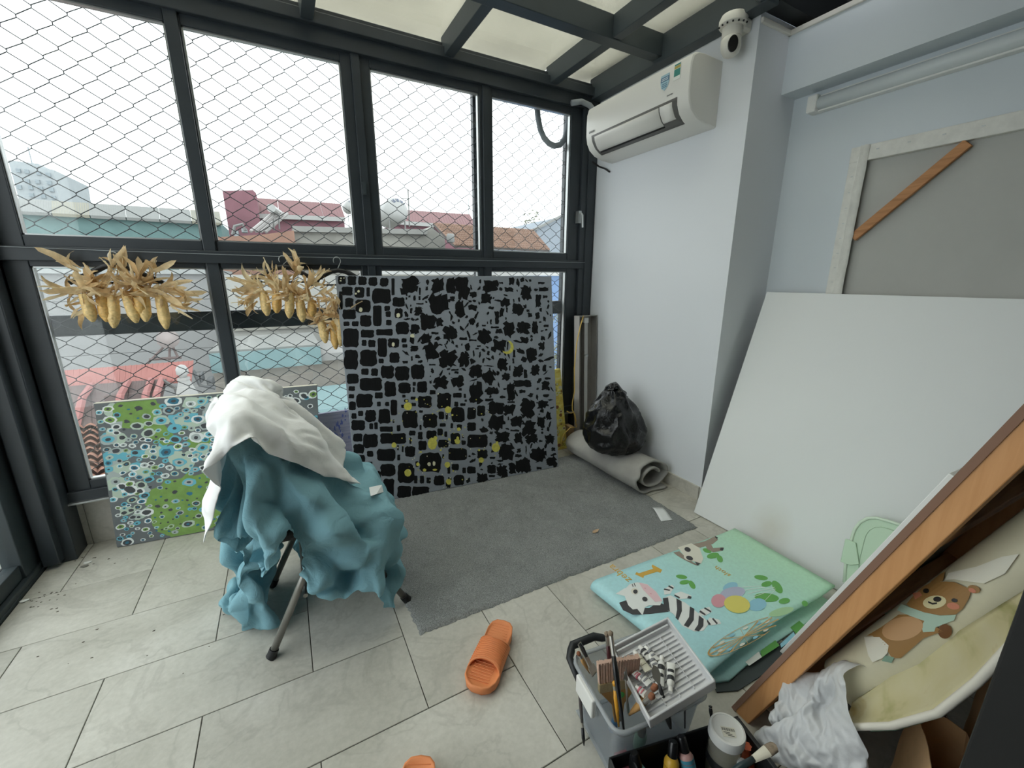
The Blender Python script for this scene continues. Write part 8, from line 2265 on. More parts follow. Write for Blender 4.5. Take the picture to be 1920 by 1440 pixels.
BAG_Y = [
-1955,9,-4,3,7,7,1,6,-3,5,9,10,6,11,7,7,5,8,3,3,4,9,-3,-4,-4,-5,-9,-9,-13,-13,-8,-14,-5,-5,-10,-8,5,-7,5,9,0,6,8,-7,4,13,-2,7,12,7,10,7,8,6,3,8,8,0,6,1,
-5,-6,-9,-7,-9,-11,-4,-18,-3,-19,-3,-12,-9,-4,7,4,7,1,8,1,4,8,-1,6,5,15,4,12,6,5,6,6,0,10,8,-1,0,0,-9,-4,-12,-7,-10,-6,-17,-2,-22,-4,-19,-2,5,-3,10,4,3,6,4,6,6,3,
4,6,14,6,8,5,5,6,4,5,3,6,6,0,-4,-8,-7,-7,-7,-11,-7,-12,-10,-16,-2,-18,1,-8,-1,13,1,8,4,6,5,3,7,2,8,8,12,7,8,4,0,2,7,8,5,4,1,-7,-5,-8,-6,-9,-10,-10,-10,-11,
-9,-11,-11,-1,-13,12,9,1,3,8,3,6,4,6,9,8,4,10,6,6,5,-3,5,1,6,13,-2,5,-4,-7,-10,-4,-10,-9,-10,-8,-14,-9,-10,-4,-14,-1,3,4,5,10,5,5,6,5,6,6,8,6,9,10,5,1,0,-2,
5,6,12,-1,5,-6,-5,-8,-6,-10,-10,-9,-10,-12,-9,-7,-7,-10,-6,5,4,13,-2,9,2,8,7,5,7,8,8,8,9,2,-5,2,1,8,7,8,-2,7,-5,-8,-5,-9,-9,-8,-9,-11,-10,-10,-10,-12,-2,-11,16,1,10,2,
10,4,4,5,5,8,7,7,8,9,-8,5,-1,6,5,9,-1,8,2,-1,-8,-7,-10,-8,-10,-10,-7,-10,-11,-10,-9,-10,-5,11,7,11,0,11,5,1,7,5,9,5,2,8,9,0,-2,5,4,5,9,-1,8,-3,5,-9,-10,-7,
-9,-11,-10,-10,-6,-11,-9,-10,-10,-9,17,10,13,1,6,2,6,5,4,8,1,4,9,1,10,-3,7,1,8,6,4,0,4,0,-8,-8,-9,-10,-10,-10,-9,-8,-10,-10,-8,-11,-6,21,7,4,11,-1,7,6,5,3,7,2,5,4,
7,3,4,-3,8,9,2,9,2,-3,-1,-5,-10,-7,-10,-11,-8,-9,-9,-10,-10,-10,-9,-15,34,12,7,2,0,4,7,3,5,5,3,5,6,3,9,3,-7,4,7,8,9,-6,8,-2,-8,-8,-11,-9,-8,-13,-3,-9,-7,-10,-11,-10,
-11,31,13,5,2,4,0,6,6,3,5,3,5,5,6,1,-5,7,5,3,11,3,-7,10,-4,-4,-10,-6,-11,-11,-11,-9,-3,-11,-8,-13,-8,-10,42,4,7,4,4,-2,6,5,4,3,4,4,6,-3,12,-8,9,-2,12,-2,9,-9,
4,9,-9,-9,-10,-10,-14,-5,-10,-8,-6,-3,-11,-13,-11,47,3,2,4,8,1,4,4,8,2,1,4,5,1,1,0,7,7,-1,8,-6,11,4,-11,0,-9,-11,-12,-9,-9,-8,-6,-6,-10,-9,-10,-12,51,4,1,3,5,5,2,6,
6,4,0,8,5,1,3,-1,-9,16,6,-7,10,-3,3,1,-4,-12,-9,-13,-8,-9,-9,-6,-11,-9,-8,-6,-14,56,2,2,5,3,4,3,6,6,1,6,0,5,7,-4,-7,5,11,-4,9,-1,10,2,-4,-9,-4,-16,-11,-7,-9,-8,
-9,-10,-7,-9,-7,-5,49,6,-1,5,5,3,3,5,4,5,5,2,6,1,-16,7,9,3,-7,10,10,2,6,-5,-9,-10,-13,-4,-18,-5,-7,-8,-11,-8,-7,-4,-8,54,1,1,5,4,4,0,3,10,1,2,7,-2,3,-7,-2,7,
-2,5,14,3,6,5,-2,-10,-7,-7,-24,-7,-12,-9,-1,-8,-9,-8,-7,-5,54,3,1,3,5,4,0,3,5,3,5,2,7,-17,2,8,-7,15,13,2,12,-5,8,-6,-13,-7,-7,-22,-15,-1,-11,-14,0,-8,-5,-7,-3,55,1,4,
1,6,4,2,4,7,2,0,2,-8,3,-9,7,7,6,16,-3,12,5,-3,2,-17,-14,-5,-15,-7,-14,-14,-12,-6,2,-5,-6,-5,57,2,4,4,2,4,0,9,3,1,3,-5,-1,-12,4,12,9,3,9,8,3,11,-8,-1,-17,-11,
-13,-6,-15,-6,-14,-10,-4,-2,-7,-5,-2,64,-6,1,7,1,-2,10,2,4,6,-2,-4,-13,-4,10,8,4,10,13,8,2,10,-8,-13,-6,-12,-9,-15,-8,-16,-16,1,-12,7,-10,-2,-3,61,-2,4,4,-2,7,0,10,8,-12,-9,-5,
2,-7,11,7,11,11,4,6,12,-6,1,-15,-9,-4,-18,-6,-12,-15,-10,-4,-11,7,0,-12,-1,61,0,5,0,6,-1,8,7,-7,-3,-10,-11,-2,4,13,9,8,4,12,3,2,11,-16,-9,1,-20,-13,-8,-2,-22,0,-15,2,-2,-8,
10,-11,60,2,5,-2,13,4,3,-8,2,-12,-6,-14,1,12,0,15,2,13,8,9,-1,5,-3,-17,-9,-5,-14,-7,-13,-6,-18,4,-15,-1,-1,9,-5,53,6,1,4,10,3,2,-10,-4,-16,-7,2,2,7,5,7,11,9,9,8,1,
-9,3,-6,-22,2,-12,-18,-2,-19,-5,-5,3,-6,-6,11,-6,50,8,8,4,5,6,-7,-5,-11,-15,3,-9,10,9,1,8,6,11,9,0,9,-7,-10,-6,-3,-19,0,-13,-17,-2,-8,-4,-6,-3,4,-4,3,52,6,8,7,4,1,-2,
-17,-11,-5,-7,4,6,4,6,9,4,6,13,-2,-6,5,-2,-6,-16,-10,-2,-15,-10,-10,-5,-5,-4,-2,-1,7,-4,58,9,9,4,5,-12,4,-18,-11,-5,1,1,8,9,-1,9,6,0,16,-10,-4,4,-11,-5,3,-9,-9,-15,-3,-9,
-9,-2,-11,-4,6,-9,7,66,7,0,10,-7,2,-2,-18,-14,3,-6,12,-6,6,10,12,4,-2,1,5,-10,-2,-5,5,-18,6,-16,-9,-7,-2,-9,-6,-7,-3,-3,8,-11,73,11,0,7,0,-5,-10,-9,-16,3,0,4,8,-2,8,3,
14,2,-9,3,-3,-11,4,-11,4,-4,-13,-6,-9,-8,-3,-3,-6,0,-2,-5,-8,75,6,11,6,-1,-18,0,-13,-9,-5,10,3,5,1,5,-4,1,12,4,-9,-6,-1,-11,6,-12,7,-14,-1,-9,-4,-4,-1,-4,-9,5,-8,-10,75,9,
7,-6,6,-2,-9,-17,-10,8,-6,16,1,-10,16,0,-1,-3,16,-6,-8,-10,-1,-10,3,-2,-13,5,-9,-5,2,-5,-1,-5,-8,-6,-3,72,7,6,-7,-2,5,-9,-18,0,-7,8,7,0,9,5,-10,11,-11,2,5,-1,-9,-10,4,-8,
-3,-10,8,-6,-5,-8,5,-3,-7,-3,-7,-3,69,1,9,1,-9,-5,0,-10,-11,12,-15,2,11,13,-9,12,-8,5,3,-11,5,-5,-14,-5,0,-5,1,3,-10,-1,-3,-5,7,-3,-12,0,-3,
]
BAG_Z = [
180,9,10,10,22,9,13,10,13,10,4,12,9,8,8,8,5,8,8,11,8,9,8,5,5,3,-9,-3,-7,-9,-7,-9,-6,-7,-8,-9,-12,-142,12,12,14,11,8,19,13,2,14,8,8,7,8,9,5,9,6,12,11,6,11,11,
3,4,-4,1,-3,-14,-2,-13,-4,-12,-7,-7,-8,-7,-148,10,9,14,15,19,9,4,16,8,10,4,11,2,11,5,8,14,3,12,15,3,8,15,-4,5,-8,-3,-10,-5,-13,-3,-13,-8,-7,-7,-6,-143,3,19,8,11,23,1,10,12,
11,9,5,9,3,10,10,8,11,8,11,11,10,7,8,-2,-1,3,-4,-14,-6,-10,-8,-9,-5,-9,-5,-8,-147,13,7,11,12,14,11,15,7,12,7,8,3,8,6,10,7,11,9,6,16,12,6,2,7,-3,5,-11,-10,-8,-9,-8,
-6,-7,-8,-7,-4,-144,10,12,11,11,13,7,13,9,5,7,11,5,8,10,5,3,17,5,9,18,4,13,10,0,-6,3,-7,-7,-12,-5,-13,-6,-6,-2,-9,-14,-135,15,10,8,14,9,9,8,8,11,7,9,6,1,12,6,8,7,
9,14,15,5,13,3,8,-2,-1,-6,-13,-9,-6,-11,-7,-5,-3,-8,-9,-132,14,6,10,10,8,8,12,9,6,6,8,6,7,6,3,9,6,15,17,8,3,16,7,-4,7,-7,-3,-10,0,-11,-11,-13,-4,-6,-1,1,-135,8,6,10,
9,9,10,8,10,5,8,10,4,5,1,8,6,12,15,9,1,18,11,8,-2,2,-12,4,-8,-8,-5,-7,-16,1,-6,-8,3,-135,8,9,8,9,10,10,8,7,7,10,6,4,4,8,2,10,9,12,8,14,8,1,9,7,-8,3,
-5,-10,-4,-6,-6,-14,-6,-1,-3,-2,-132,9,9,9,9,8,9,8,9,9,6,4,5,7,8,0,11,13,9,9,20,-6,12,3,2,2,-4,-7,-11,-7,-3,-11,-4,4,-14,9,-9,-132,9,10,8,9,8,10,7,11,8,13,-1,0,
12,0,8,12,6,10,18,7,9,0,2,6,-8,2,-5,-12,-2,-3,-10,-5,-2,-1,-2,1,-139,8,9,10,9,6,5,15,11,10,9,10,-9,8,6,9,11,12,10,4,10,4,6,1,-2,0,-10,-4,1,-16,-6,-5,-3,0,-4,2,
1,-133,8,10,10,10,4,10,7,14,11,9,10,4,-2,11,6,7,14,4,8,7,3,5,1,0,-3,-2,-6,-7,-11,-7,-5,-7,-2,9,-9,10,-136,12,8,11,11,-1,10,10,13,14,11,4,10,5,3,13,-2,11,5,7,5,2,
3,6,-2,-3,-6,-3,-16,-3,-11,-5,-3,2,-2,0,3,-123,9,12,11,5,12,-3,13,7,16,15,11,0,9,12,2,12,0,-1,8,4,5,6,-4,4,-5,-5,-15,2,-13,-9,-1,-4,-1,1,2,-2,-122,16,9,11,10,2,8,5,
9,15,12,7,13,9,7,4,6,-4,6,5,3,6,5,3,-1,-7,-3,-14,2,-14,1,-17,0,-1,-2,3,4,-120,14,12,9,9,11,-2,9,9,15,11,8,10,9,0,8,0,0,11,0,5,6,6,2,-3,0,-10,-11,5,-18,-5,
-7,-4,2,-5,2,7,-116,9,14,9,10,11,5,0,11,11,13,11,6,4,6,4,-2,4,10,-1,7,6,8,-1,0,-5,-8,0,-10,-4,-15,-7,5,-8,-2,6,1,-114,14,13,7,13,9,0,11,5,11,13,9,4,4,4,1,3,
6,8,6,0,9,5,0,-4,-2,-3,-7,-1,-14,5,-16,-9,6,-4,1,8,-119,15,14,10,7,11,2,10,12,9,8,4,6,3,3,3,2,5,7,4,7,5,4,0,-3,-3,-2,-7,-2,-2,-1,-4,-13,-8,8,-11,6,-110,15,10,
14,3,12,4,11,12,4,8,8,0,6,0,3,6,3,7,3,8,7,0,-2,-1,-3,-2,-4,-2,-8,5,-7,4,-15,-1,-5,3,-106,11,10,11,12,5,11,7,11,12,6,-3,5,0,2,10,5,-1,6,10,0,8,-2,-2,0,-4,
-1,-2,-5,3,0,-8,9,-5,-6,-4,-10,-111,19,12,8,13,10,7,11,9,8,-4,5,2,1,10,3,1,7,13,4,-2,3,-1,1,-3,-5,0,-4,-1,1,0,-4,3,-3,-5,-3,-4,-112,20,5,9,14,9,11,9,6,-3,4,7,
3,-1,9,4,13,7,2,4,2,0,-3,2,-3,-5,1,-4,-3,3,-6,-2,3,-2,-1,-5,-2,-100,8,5,14,9,12,9,9,1,4,3,0,1,4,12,10,5,5,10,-5,5,1,-4,0,-1,-4,-2,-2,-6,5,-8,0,2,-1,-1,
-6,-2,-95,14,2,14,6,10,11,0,9,0,3,-2,0,15,3,7,3,12,8,6,-4,-1,1,-4,0,-2,-5,-3,-2,-4,2,-5,4,-2,-3,-5,-2,-82,7,9,5,8,11,7,-2,6,-4,0,13,2,6,12,-4,15,16,2,2,-1,
-3,-2,1,-5,-1,0,-9,-1,-3,0,-4,-2,0,-1,-6,-2,-79,9,8,6,9,10,3,5,-1,-3,10,2,0,7,21,1,-3,21,4,2,-2,-2,-2,1,0,-10,4,-6,-6,-1,-2,-2,-2,-1,-3,-2,-4,-76,8,9,9,9,6,8,
-5,1,1,2,6,13,10,11,-3,9,1,10,2,0,-2,0,1,-9,-5,5,-7,-4,-2,-2,-2,-1,-2,-4,-8,2,-73,8,8,9,8,9,8,-8,1,0,12,0,7,6,24,7,0,-5,11,1,0,-3,0,-3,2,-4,-3,-7,0,-3,
-3,-1,-4,-2,-5,-1,-7,-68,8,10,7,9,7,9,2,-8,10,1,7,7,11,7,12,1,-6,7,-1,-2,7,-4,0,-7,0,-7,-3,-4,4,-3,-3,-3,-3,-4,-6,1,-68,3,15,8,9,6,7,2,-5,9,8,-1,6,12,4,17,
-3,1,-3,2,4,1,-3,-2,-2,-5,-5,-1,-10,-3,3,8,1,-10,3,-10,-5,-68,9,4,7,11,11,11,-4,13,-4,7,1,8,8,13,-3,7,-4,5,-5,8,-3,-7,4,-15,4,-5,1,-8,8,5,-7,1,6,-10,-8,-9,-67,6,
9,12,5,15,9,-2,6,3,8,0,11,6,7,11,-3,-6,2,4,3,-11,2,-12,-1,-5,-6,6,-8,7,9,7,-5,1,1,-15,-11,-74,6,10,11,10,13,10,1,8,2,4,-1,13,9,6,4,-1,-6,1,0,3,-6,0,-5,-7,
-6,-8,9,2,3,-4,18,5,1,-9,-11,-13,-85,14,4,21,2,23,3,10,3,0,2,10,3,7,9,0,5,-3,-7,1,1,0,-12,-7,-4,-2,0,1,-6,9,12,1,13,5,-7,-12,-13,
]


def cloth_grid(xs, ys, zs, nx, ny, keep):
    cols = []
    for ds in (xs, ys, zs):
        a, c = 0, []
        for d in ds:
            a += d
            c.append(a / 1000)
        cols.append(c)
    used, faces = set(), []
    for j in range(ny):
        for i in range(nx):
            if keep is None or keep((i + .5) / nx, (j + .5) / ny):
                a = j * (nx + 1) + i
                f = (a, a + 1, a + nx + 2, a + nx + 1)
                faces.append(f)
                used.update(f)
    order = {v_: i for i, v_ in enumerate(sorted(used))}
    return MB().add(list(zip(*cols)), [tuple(order[i] for i in f) for f in faces])


def sheet_cut(s, t_):
    """the sheet's near hem: how far it reaches over the chair's side"""
    x, y = .06 + 1.42 * s, -1.30 + 1.34 * t_
    if y < -.60 and x < .42 - (0 if y < -.7 else (y + .7) * 2):
        return False
    pts = [(0, .15), (.6, .2), (.70, .28), (.78, .44), (.86, .42), (.93, .28), (1.00, .22), (1.06, .40), (1.24, .40), (1.30, .24), (1.8, .3)]
    for (a, p), (b, q) in zip(pts, pts[1:]):
        if x <= b:
            return not (-.79 - y > p + (q - p) * (x - a) / (b - a))
    return True


TEALM = sheetmat('teal_cotton', '84b1bd', .95, .12, .06, 5, .55, 22, .010, 1.4)
WHITEC = sheetmat('white_cotton', 'f5f5f4', .95, .18, 0, 5, .40, 16, .008, 1.2)
LEGM = mat('grey_tube_steel', '8b8983', .35, .6)
ch = thing('folding_chair', (1.0, -.58, 0), 'steel folding chair hidden under the teal and white sheets, feet showing', 'chair')
for y, dy in ((-.777, .03), (-.385, -.03)):
    ft = V((.774, y, 0))
    tp = V((1.00, y + dy, .45))
    d = (tp - ft).normalized()
    l = MB().tube([ft + d * .02, tp], .0125, 12).build('leg', LEGM, ch, smooth=True)
    MB().tube([ft + d * .001 + V((0, 0, .004)), ft + d * .012, ft + d * .036], [.0165, .0165, .0155], 12).build('rubber_foot', RUB, l, smooth='auto')
for y, dy in ((-.743, .0), (-.42, .0)):
    ft = V((1.26, y, 0))
    tp = V((.80, y + dy - .005, .84))
    d = (tp - ft).normalized()
    l = MB().tube([ft + d * .02, ft + d * .5, tp], .0125, 12).build('leg', LEGM, ch, smooth=True)
    MB().tube([ft + d * .001 + V((0, 0, .004)), ft + d * .012, ft + d * .036], [.0165, .0165, .0155], 12).build('rubber_foot', RUB, l, smooth='auto')
MB().box(.845, 1.205, -.765, -.395, .415, .452).build('seat', RUB, ch, bevel=.012)
MB().obox((.945, -.75, .55), (0, .34, 0), (-.165, 0, .31), (.02, 0, .0106)).build('backrest', RUB, ch, bevel=.006)
MB().tube([(.905, -.775, .20), (.905, -.39, .20)], .008, 8).build('crossbar', LEGM, ch)
tl_ = cloth_grid(TEAL_X, TEAL_Y, TEAL_Z, 68, 60, sheet_cut).build('draped_sheet', TEALM, None, smooth=True, sub=1)
tag(tl_, 'crumpled teal bed sheet draped over the folding chair down to the floor', 'sheet')
wh_ = cloth_grid(WHITE_X, WHITE_Y, WHITE_Z, 48, 32, None).build('draped_cloth', WHITEC, None, smooth=True, sub=1, solid=.004)
tag(wh_, 'white cloth thrown over the chair back on top of the teal sheet', 'cloth')
from mathutils.bvhtree import BVHTree
tree = BVHTree.FromPolygons([v_.co for v_ in tl_.data.vertices], [tuple(p_.vertices) for p_ in tl_.data.polygons])
tagpts = []
for u, v in ((692, 914), (704, 911), (716, 909), (719, 922), (706, 926), (695, 930)):
    hit = tree.ray_cast(CAMPOS, ray(u, v).normalized())
    if hit[0] is not None:
        tagpts.append(hit[0] - ray(u, v).normalized() * .012)
if len(tagpts) > 3:
    MB().prism(tagpts, (0, 0, -.0015)).build('care_label', PAPER, tl_)['label'] = 'white sewn label'
# ------------------------------------------------------------------ art materials by the doorway
def clear_plastic(name, tint, body, fac):
    k = NT(name)
    tr = k.n('ShaderNodeBsdfTransparent')
    tr.inputs[0].default_value = tint + (1,)
    k.p.inputs['Base Color'].default_value = lin(body)
    k.p.inputs['Roughness'].default_value = .25
    mx = k.n('ShaderNodeMixShader')
    mx.inputs[0].default_value = fac
    k.l(tr.outputs[0], mx.inputs[1])
    k.l(k.p.outputs[0], mx.inputs[2])
    k.l(mx.outputs[0], k.out.inputs[0])
    return k.m


CLR = clear_plastic('frosted_clear_plastic', (.86, .88, .9), 'c6cacd', .30)
CLR2 = clear_plastic('clear_rim_plastic', (.8, .82, .84), 'bfc3c6', .5)
TRAYW = mat('pale_grey_plastic', 'cfcfd0', .35)
BLK = mat('black_tray_plastic', '1d2022', .5)
bx = thing('storage_box', (1.69, -1.55, 0), 'clear plastic storage box full of brushes standing on the tiles', 'box')
fr_ = V((1.541, -1.635, 0))
ex, ey = V((.99, -.139, 0)).normalized(), V((.139, .99, 0)).normalized()
BW, BD, BH = .287, .226, .20


def bxp(a, b, z, inset=0.0):
    return fr_ + ex * (inset + a * (BW - 2 * inset)) + ey * (inset + b * (BD - 2 * inset)) + V((0, 0, z))


def ringpts(z, inset, rad=.03, n=5):
    pts = []
    w_, d_ = BW - 2 * inset, BD - 2 * inset
    for cx, cy, a0 in ((w_ - rad, d_ - rad, 0), (rad, d_ - rad, 90), (rad, rad, 180), (w_ - rad, rad, 270)):
        for k in range(n + 1):
            a = radians(a0 + 90 * k / n)
            pts.append(fr_ + ex * (inset + cx + rad * cos(a)) + ey * (inset + cy + rad * sin(a)) + V((0, 0, z)))
    return pts


m = MB()
rows = [ringpts(.004, .026), ringpts(.012, .022), ringpts(.17, .008), ringpts(.175, .004), ringpts(.195, .003)]
m.grid(rows, wrap=True)
m.add(rows[0], [tuple(range(len(rows[0])))[::-1]])
m.build('box_walls', CLR, bx, smooth='auto', solid=.002)
r0 = ringpts(.197, -.001)
MB().tube(r0 + [r0[0]], .006, 8).build('rim', CLR2, bx, smooth=True)
lt = MB()
for q in (.44, .53, .62):
    lt.obox(bxp(0, q, .150) - ex * .012, ey * .016, ex * .010, (0, 0, .05))
for i in range(3):
    pass
MB().obox(bxp(0, .40, .142) - ex * .016, ey * .085, ex * .016, (0, 0, .058)).build('side_latch', mat('latch_white', 'e0e0dc', .4), bx, bevel=.004)
hp = [bxp(.02, .75, .165) - ex * .012, bxp(-.02, 1.02, .195), bxp(.06, 1.14, .205), bxp(.33, 1.16, .205), bxp(.46, 1.08, .20), bxp(.48, 1.0, .18)]
MB().tube([hp[0], lerp(hp[0], hp[1], .5), hp[1], lerp(hp[1], hp[2], .6), hp[2], hp[3], lerp(hp[3], hp[4], .6), hp[4], hp[5]], [.006, .009, .011, .012, .012, .012, .011, .009, .006], 10).build('carry_handle', BLK, bx, smooth=True)
base = MB()
base.prism([bxp(.05, .05, .006), bxp(.95, .05, .006), bxp(.95, .95, .006), bxp(.05, .95, .006)], (0, 0, .003))
base.build('box_floor', CLR2, bx)

# lid used as a tray for paint tubes
D_, A_, B_, C_ = V((1.664, -1.472, .225)), V((1.864, -1.498, .258)), V((1.806, -1.700, .258)), V((1.606, -1.674, .225))
tu, tv = (A_ - D_), (C_ - D_)
tn = tu.cross(tv).normalized()
tn = tn if tn.z > 0 else -tn
ty = thing('paint_tray', (D_ + B_) / 2, 'pale grey ribbed box lid lying tilted on the storage box, holding paint tubes', 'tray')
MB().obox(D_, tu, tv, tn * .004).build('tray_floor', TRAYW, ty)
for o_, a, b in ((D_, tu, tv * .03), (C_ - tv * .03, tu, tv * .03), (D_, tu * .03, tv), (A_ - tu * .03, tu * .03, tv)):
    MB().obox(o_, a, b, tn * .026).build('tray_side', TRAYW, ty, bevel=.002)
MB().obox(D_ + tu * .06 + tv * .06, tu * .88, tv * .025, tn * .018).build('inner_ledge', TRAYW, ty, bevel=.001)
for k in range(12):
    MB().obox(D_ + tu * .06 + tv * (.14 + k * .065), tu * .88, tv * .012, tn * .009).build('rib', TRAYW, ty)
for k in range(3):
    MB().obox(D_ + tu * (.30 + k * .22) + tv * .12, tu * .010, tv * .78, tn * .0085).build('rib', TRAYW, ty)
TUBEW = mat('white_paint_tube', 'e1e0da', .35)
INKB = mat('tube_print_black', '2b2b2d', .5)
CAPW = mat('tube_cap_white', 'eceae4', .4)


def tubeat(u, v, off):
    return at_plane(u, v, D_ + tn * off, tn)


def paint_tube(capuv, enduv, label, body, band, r=.009, off=.019, stripes=2):
    a, b = tubeat(*capuv, off), tubeat(*enduv, off)
    d = (b - a).normalized()
    L = (b - a).length
    sd = d.cross(tn).normalized()
    t = thing('paint_tube', (a + b) / 2, label, 'paint tube', 'paint tubes in the ribbed tray')
    MB().tube([a, a + d * .012], r * .62, 10).build('cap', CAPW, t, smooth='auto')
    rows = []
    for i in range(9):
        q = .012 / L + (1 - .012 / L) * i / 8
        p = a + d * L * q
        fl = max(0, (q - .35) / .65)
        rr = r * (.5 if i == 0 else 1.0)
        rows.append([p + sd * (rr * (1 + .25 * fl) * cos(x)) + tn * (rr * (1 - .82 * fl) * sin(x)) for x in [2 * pi * k / 12 for k in range(12)]])
    m = MB().grid(rows, wrap=True)
    m.add(rows[-1], [tuple(range(12))])
    bd = m.build('tube_body', body, t, smooth=True)
    for k in range(stripes):
        q0 = .35 + .28 * k
        p = a + d * L * q0
        fl = max(0, (q0 - .35) / .65)
        MB().tube([p, p + d * L * (.10 if k else .15)], r * 1.03, 12, flat=max(.25, 1 - .7 * fl), ref=tn).build('label_band', band, bd, smooth='auto')
    return t


PINKL = mat('tube_label_pink', 'c56a76', .5)
GRYL = mat('tube_label_grey', '7c7d80', .5)
for cap, end, lb, bd_, bn_ in (
        ((1241, 1231), (1237, 1286), 'white paint tube with black bands lying alone, cap toward the mat', TUBEW, INKB),
        ((1257, 1298), (1258, 1243), 'white paint tube nearest the lid edge, cap toward the doorway', TUBEW, INKB),
        ((1189, 1221), (1216, 1258), 'plain cream paint tube lying diagonally over the others', mat('cream_tube', 'd8d4c0', .4), mat('cream_tube_band', 'c9c4ae', .4)),
        ((1199, 1212), (1219, 1235), 'paint tube with a dark label, uppermost beside the lid wall', TUBEW, INKB),
        ((1210, 1213), (1231, 1239), 'white paint tube beside the dark labelled one at the lid wall', TUBEW, GRYL),
        ((1218, 1229), (1233, 1256), 'paint tube with a grey band in the middle of the heap', TUBEW, GRYL),
        ((1196, 1262), (1218, 1283), 'white paint tube at the foot of the heap above the pink ones', TUBEW, GRYL),
        ((1203, 1275), (1190, 1260), 'paint tube whose pink label faces the wide brush', TUBEW, PINKL),
        ((1192, 1288), (1211, 1303), 'paint tube with a pink label nearest the fluffy make-up brushes', TUBEW, PINKL),
        ((1212, 1318), (1226, 1304), 'blank white paint tube at the near rim of the storage box', TUBEW, CAPW)):
    paint_tube(cap, end, lb, bd_, bn_)

# brushes and tools
def P3(u, v, z):
    return at(u, v, 'z', z)


FER = mat('brush_ferrule', 'b8b5ad', .3, .8)
HBLK = mat('black_lacquer', '1a1a1c', .3)
HTAN = wood('tan_handle', 'c79a5f', 'a87d48', 2, 6)
HYEL = mat('yellow_pencil', 'd79a2d', .4)
BRIS = mat('pale_bristle', 'c9a896', .9, var=.25, vscale=120, stretch=(8, 8, 1))
BRISB = mat('brown_bristle', '8d5a3f', .9, var=.25, vscale=120)
BRISG = mat('grey_bristle', '8a7b69', .9, var=.25, vscale=150)


def brush(p_tip, p_end, label, hair, hmat, r=.004, hairL=.03, ferL=.03, fer=FER, cat='brush'):
    a, b = V(p_tip), V(p_end)
    d = (b - a).normalized()
    t = thing('paint_brush', b, label, cat, 'brushes and tools in the storage box')
    if hairL:
        MB().tube([a, a + d * hairL * .4, a + d * hairL], [r * .35, r * 1.25, r * 1.05], 10).build('bristles', hair, t, smooth=True)
    MB().tube([a + d * hairL, a + d * (hairL + ferL)], [r * 1.05, r * .95], 10).build('ferrule', fer, t, smooth='auto')
    q = a + d * (hairL + ferL)
    MB().tube([q, lerp(q, b, .25), lerp(q, b, .7), b], [r * .95, r * 1.25, r * .8, r * .45], 10).build('handle', hmat, t, smooth=True)
    return t


brush(P3(1144, 1182, .37), P3(1170, 1372, .19), 'long black handled brush standing upright in front of the wide pale brush', BRISG, HBLK, .0062, .012, .045)
brush(P3(1137, 1184, .335), P3(1150, 1300, .12), 'brush with a dark red handle upright behind the long black one', BRISG, mat('dark_red_lacquer', '4b2226', .35), .0055, .015, .03)
brush(P3(1152, 1276, .26), P3(1160, 1362, .16), 'yellow pencil like brush leaning beside the long black one', HYEL, HYEL, .0052, .012, .01)
brush(P3(1232, 1284, .30), P3(1183, 1334, .17), 'soft round brush with brown hair and a tan handle pointing out of the box', BRISB, HTAN, .0065, .022, .035)
brush(P3(1226, 1302, .29), P3(1180, 1340, .17), 'second soft brown brush lying under the first one', BRISB, HTAN, .0065, .018, .03)
brush(P3(1095, 1398, .0045), P3(1081, 1228, .21), 'long thin brush leaning outside the clear box with its tip on the tiles', HBLK, mat('grey_brown_handle', '4f4a4a', .4), .0042, .045, .012)
brush(P3(1284, 1262, .215), P3(1284, 1366, .14), 'thin dark stick standing between the storage box and the black tray', HBLK, HBLK, .0035, .002, .002)
brush(P3(1332, 1324, .16), P3(1334, 1352, .12), 'short dark brush end poking up at the far side of the black tray', HBLK, HBLK, .004, .002, .002)
# wide hake brush
wb = thing('wide_brush', P3(1158, 1300, .2), 'wide flat brush with pale pinkish bristles standing in the clear box', 'brush')
a, b, c = P3(1122, 1245, .285), P3(1196, 1232, .285), None
dn = V((.03, -.05, -1)).normalized()
sx = (b - a)
sy = sx.cross(dn).normalized()
rows = []
rg_ = random.Random(5)
for j in range(10):
    q = j / 9
    row = []
    for i in range(41):
        s = i / 40
        p = a + sx * (.5 + (s - .5) * (1.06 - .06 * q)) + dn * (.062 * q)
        p += sy * (.006 * (1 - q * .3) + .0016 * sin(i * 2.4)) + dn * (-.006 * rg_.random() if j == 0 else 0)
        row.append(p)
    for i in range(40, -1, -1):
        s = i / 40
        p = a + sx * (.5 + (s - .5) * (1.06 - .06 * q)) + dn * (.062 * q)
        p -= sy * (.006 * (1 - q * .3) + .0016 * sin(i * 2.4)) + dn * (.006 * rg_.random() if j == 0 else 0)
        row.append(p)
    rows.append(row)
m = MB().grid(rows, wrap=True)
m.add(rows[0], [tuple(range(82))[::-1]])
m.build('bristles', BRIS, wb, smooth=True)
fa = a + dn * .060
MB().obox(fa + sx * .0 - sy * .007, sx, dn * .030, sy * .014).build('ferrule', mat('brass_wire_ferrule', 'b3a27e', .45, .4, bump=.6, bscale=160, bdist=.002), wb, bevel=.002)
hq = fa + dn * .030
MB().prism([hq + sx * .02 - sy * .005, hq + sx * .98 - sy * .005, hq + sx * .66 + dn * .05 - sy * .005, hq + sx * .60 + dn * .11 - sy * .005, hq + sx * .40 + dn * .11 - sy * .005, hq + sx * .34 + dn * .05 - sy * .005], sy * .010).build('handle', HTAN, wb, bevel=.003)
MB().tube([hq + sx * .55 + dn * .018 - sy * .0055, hq + sx * .55 + dn * .018 - sy * .0065], .010, 14).build('price_dot', mat('green_sticker', '55b05a', .5), wb)
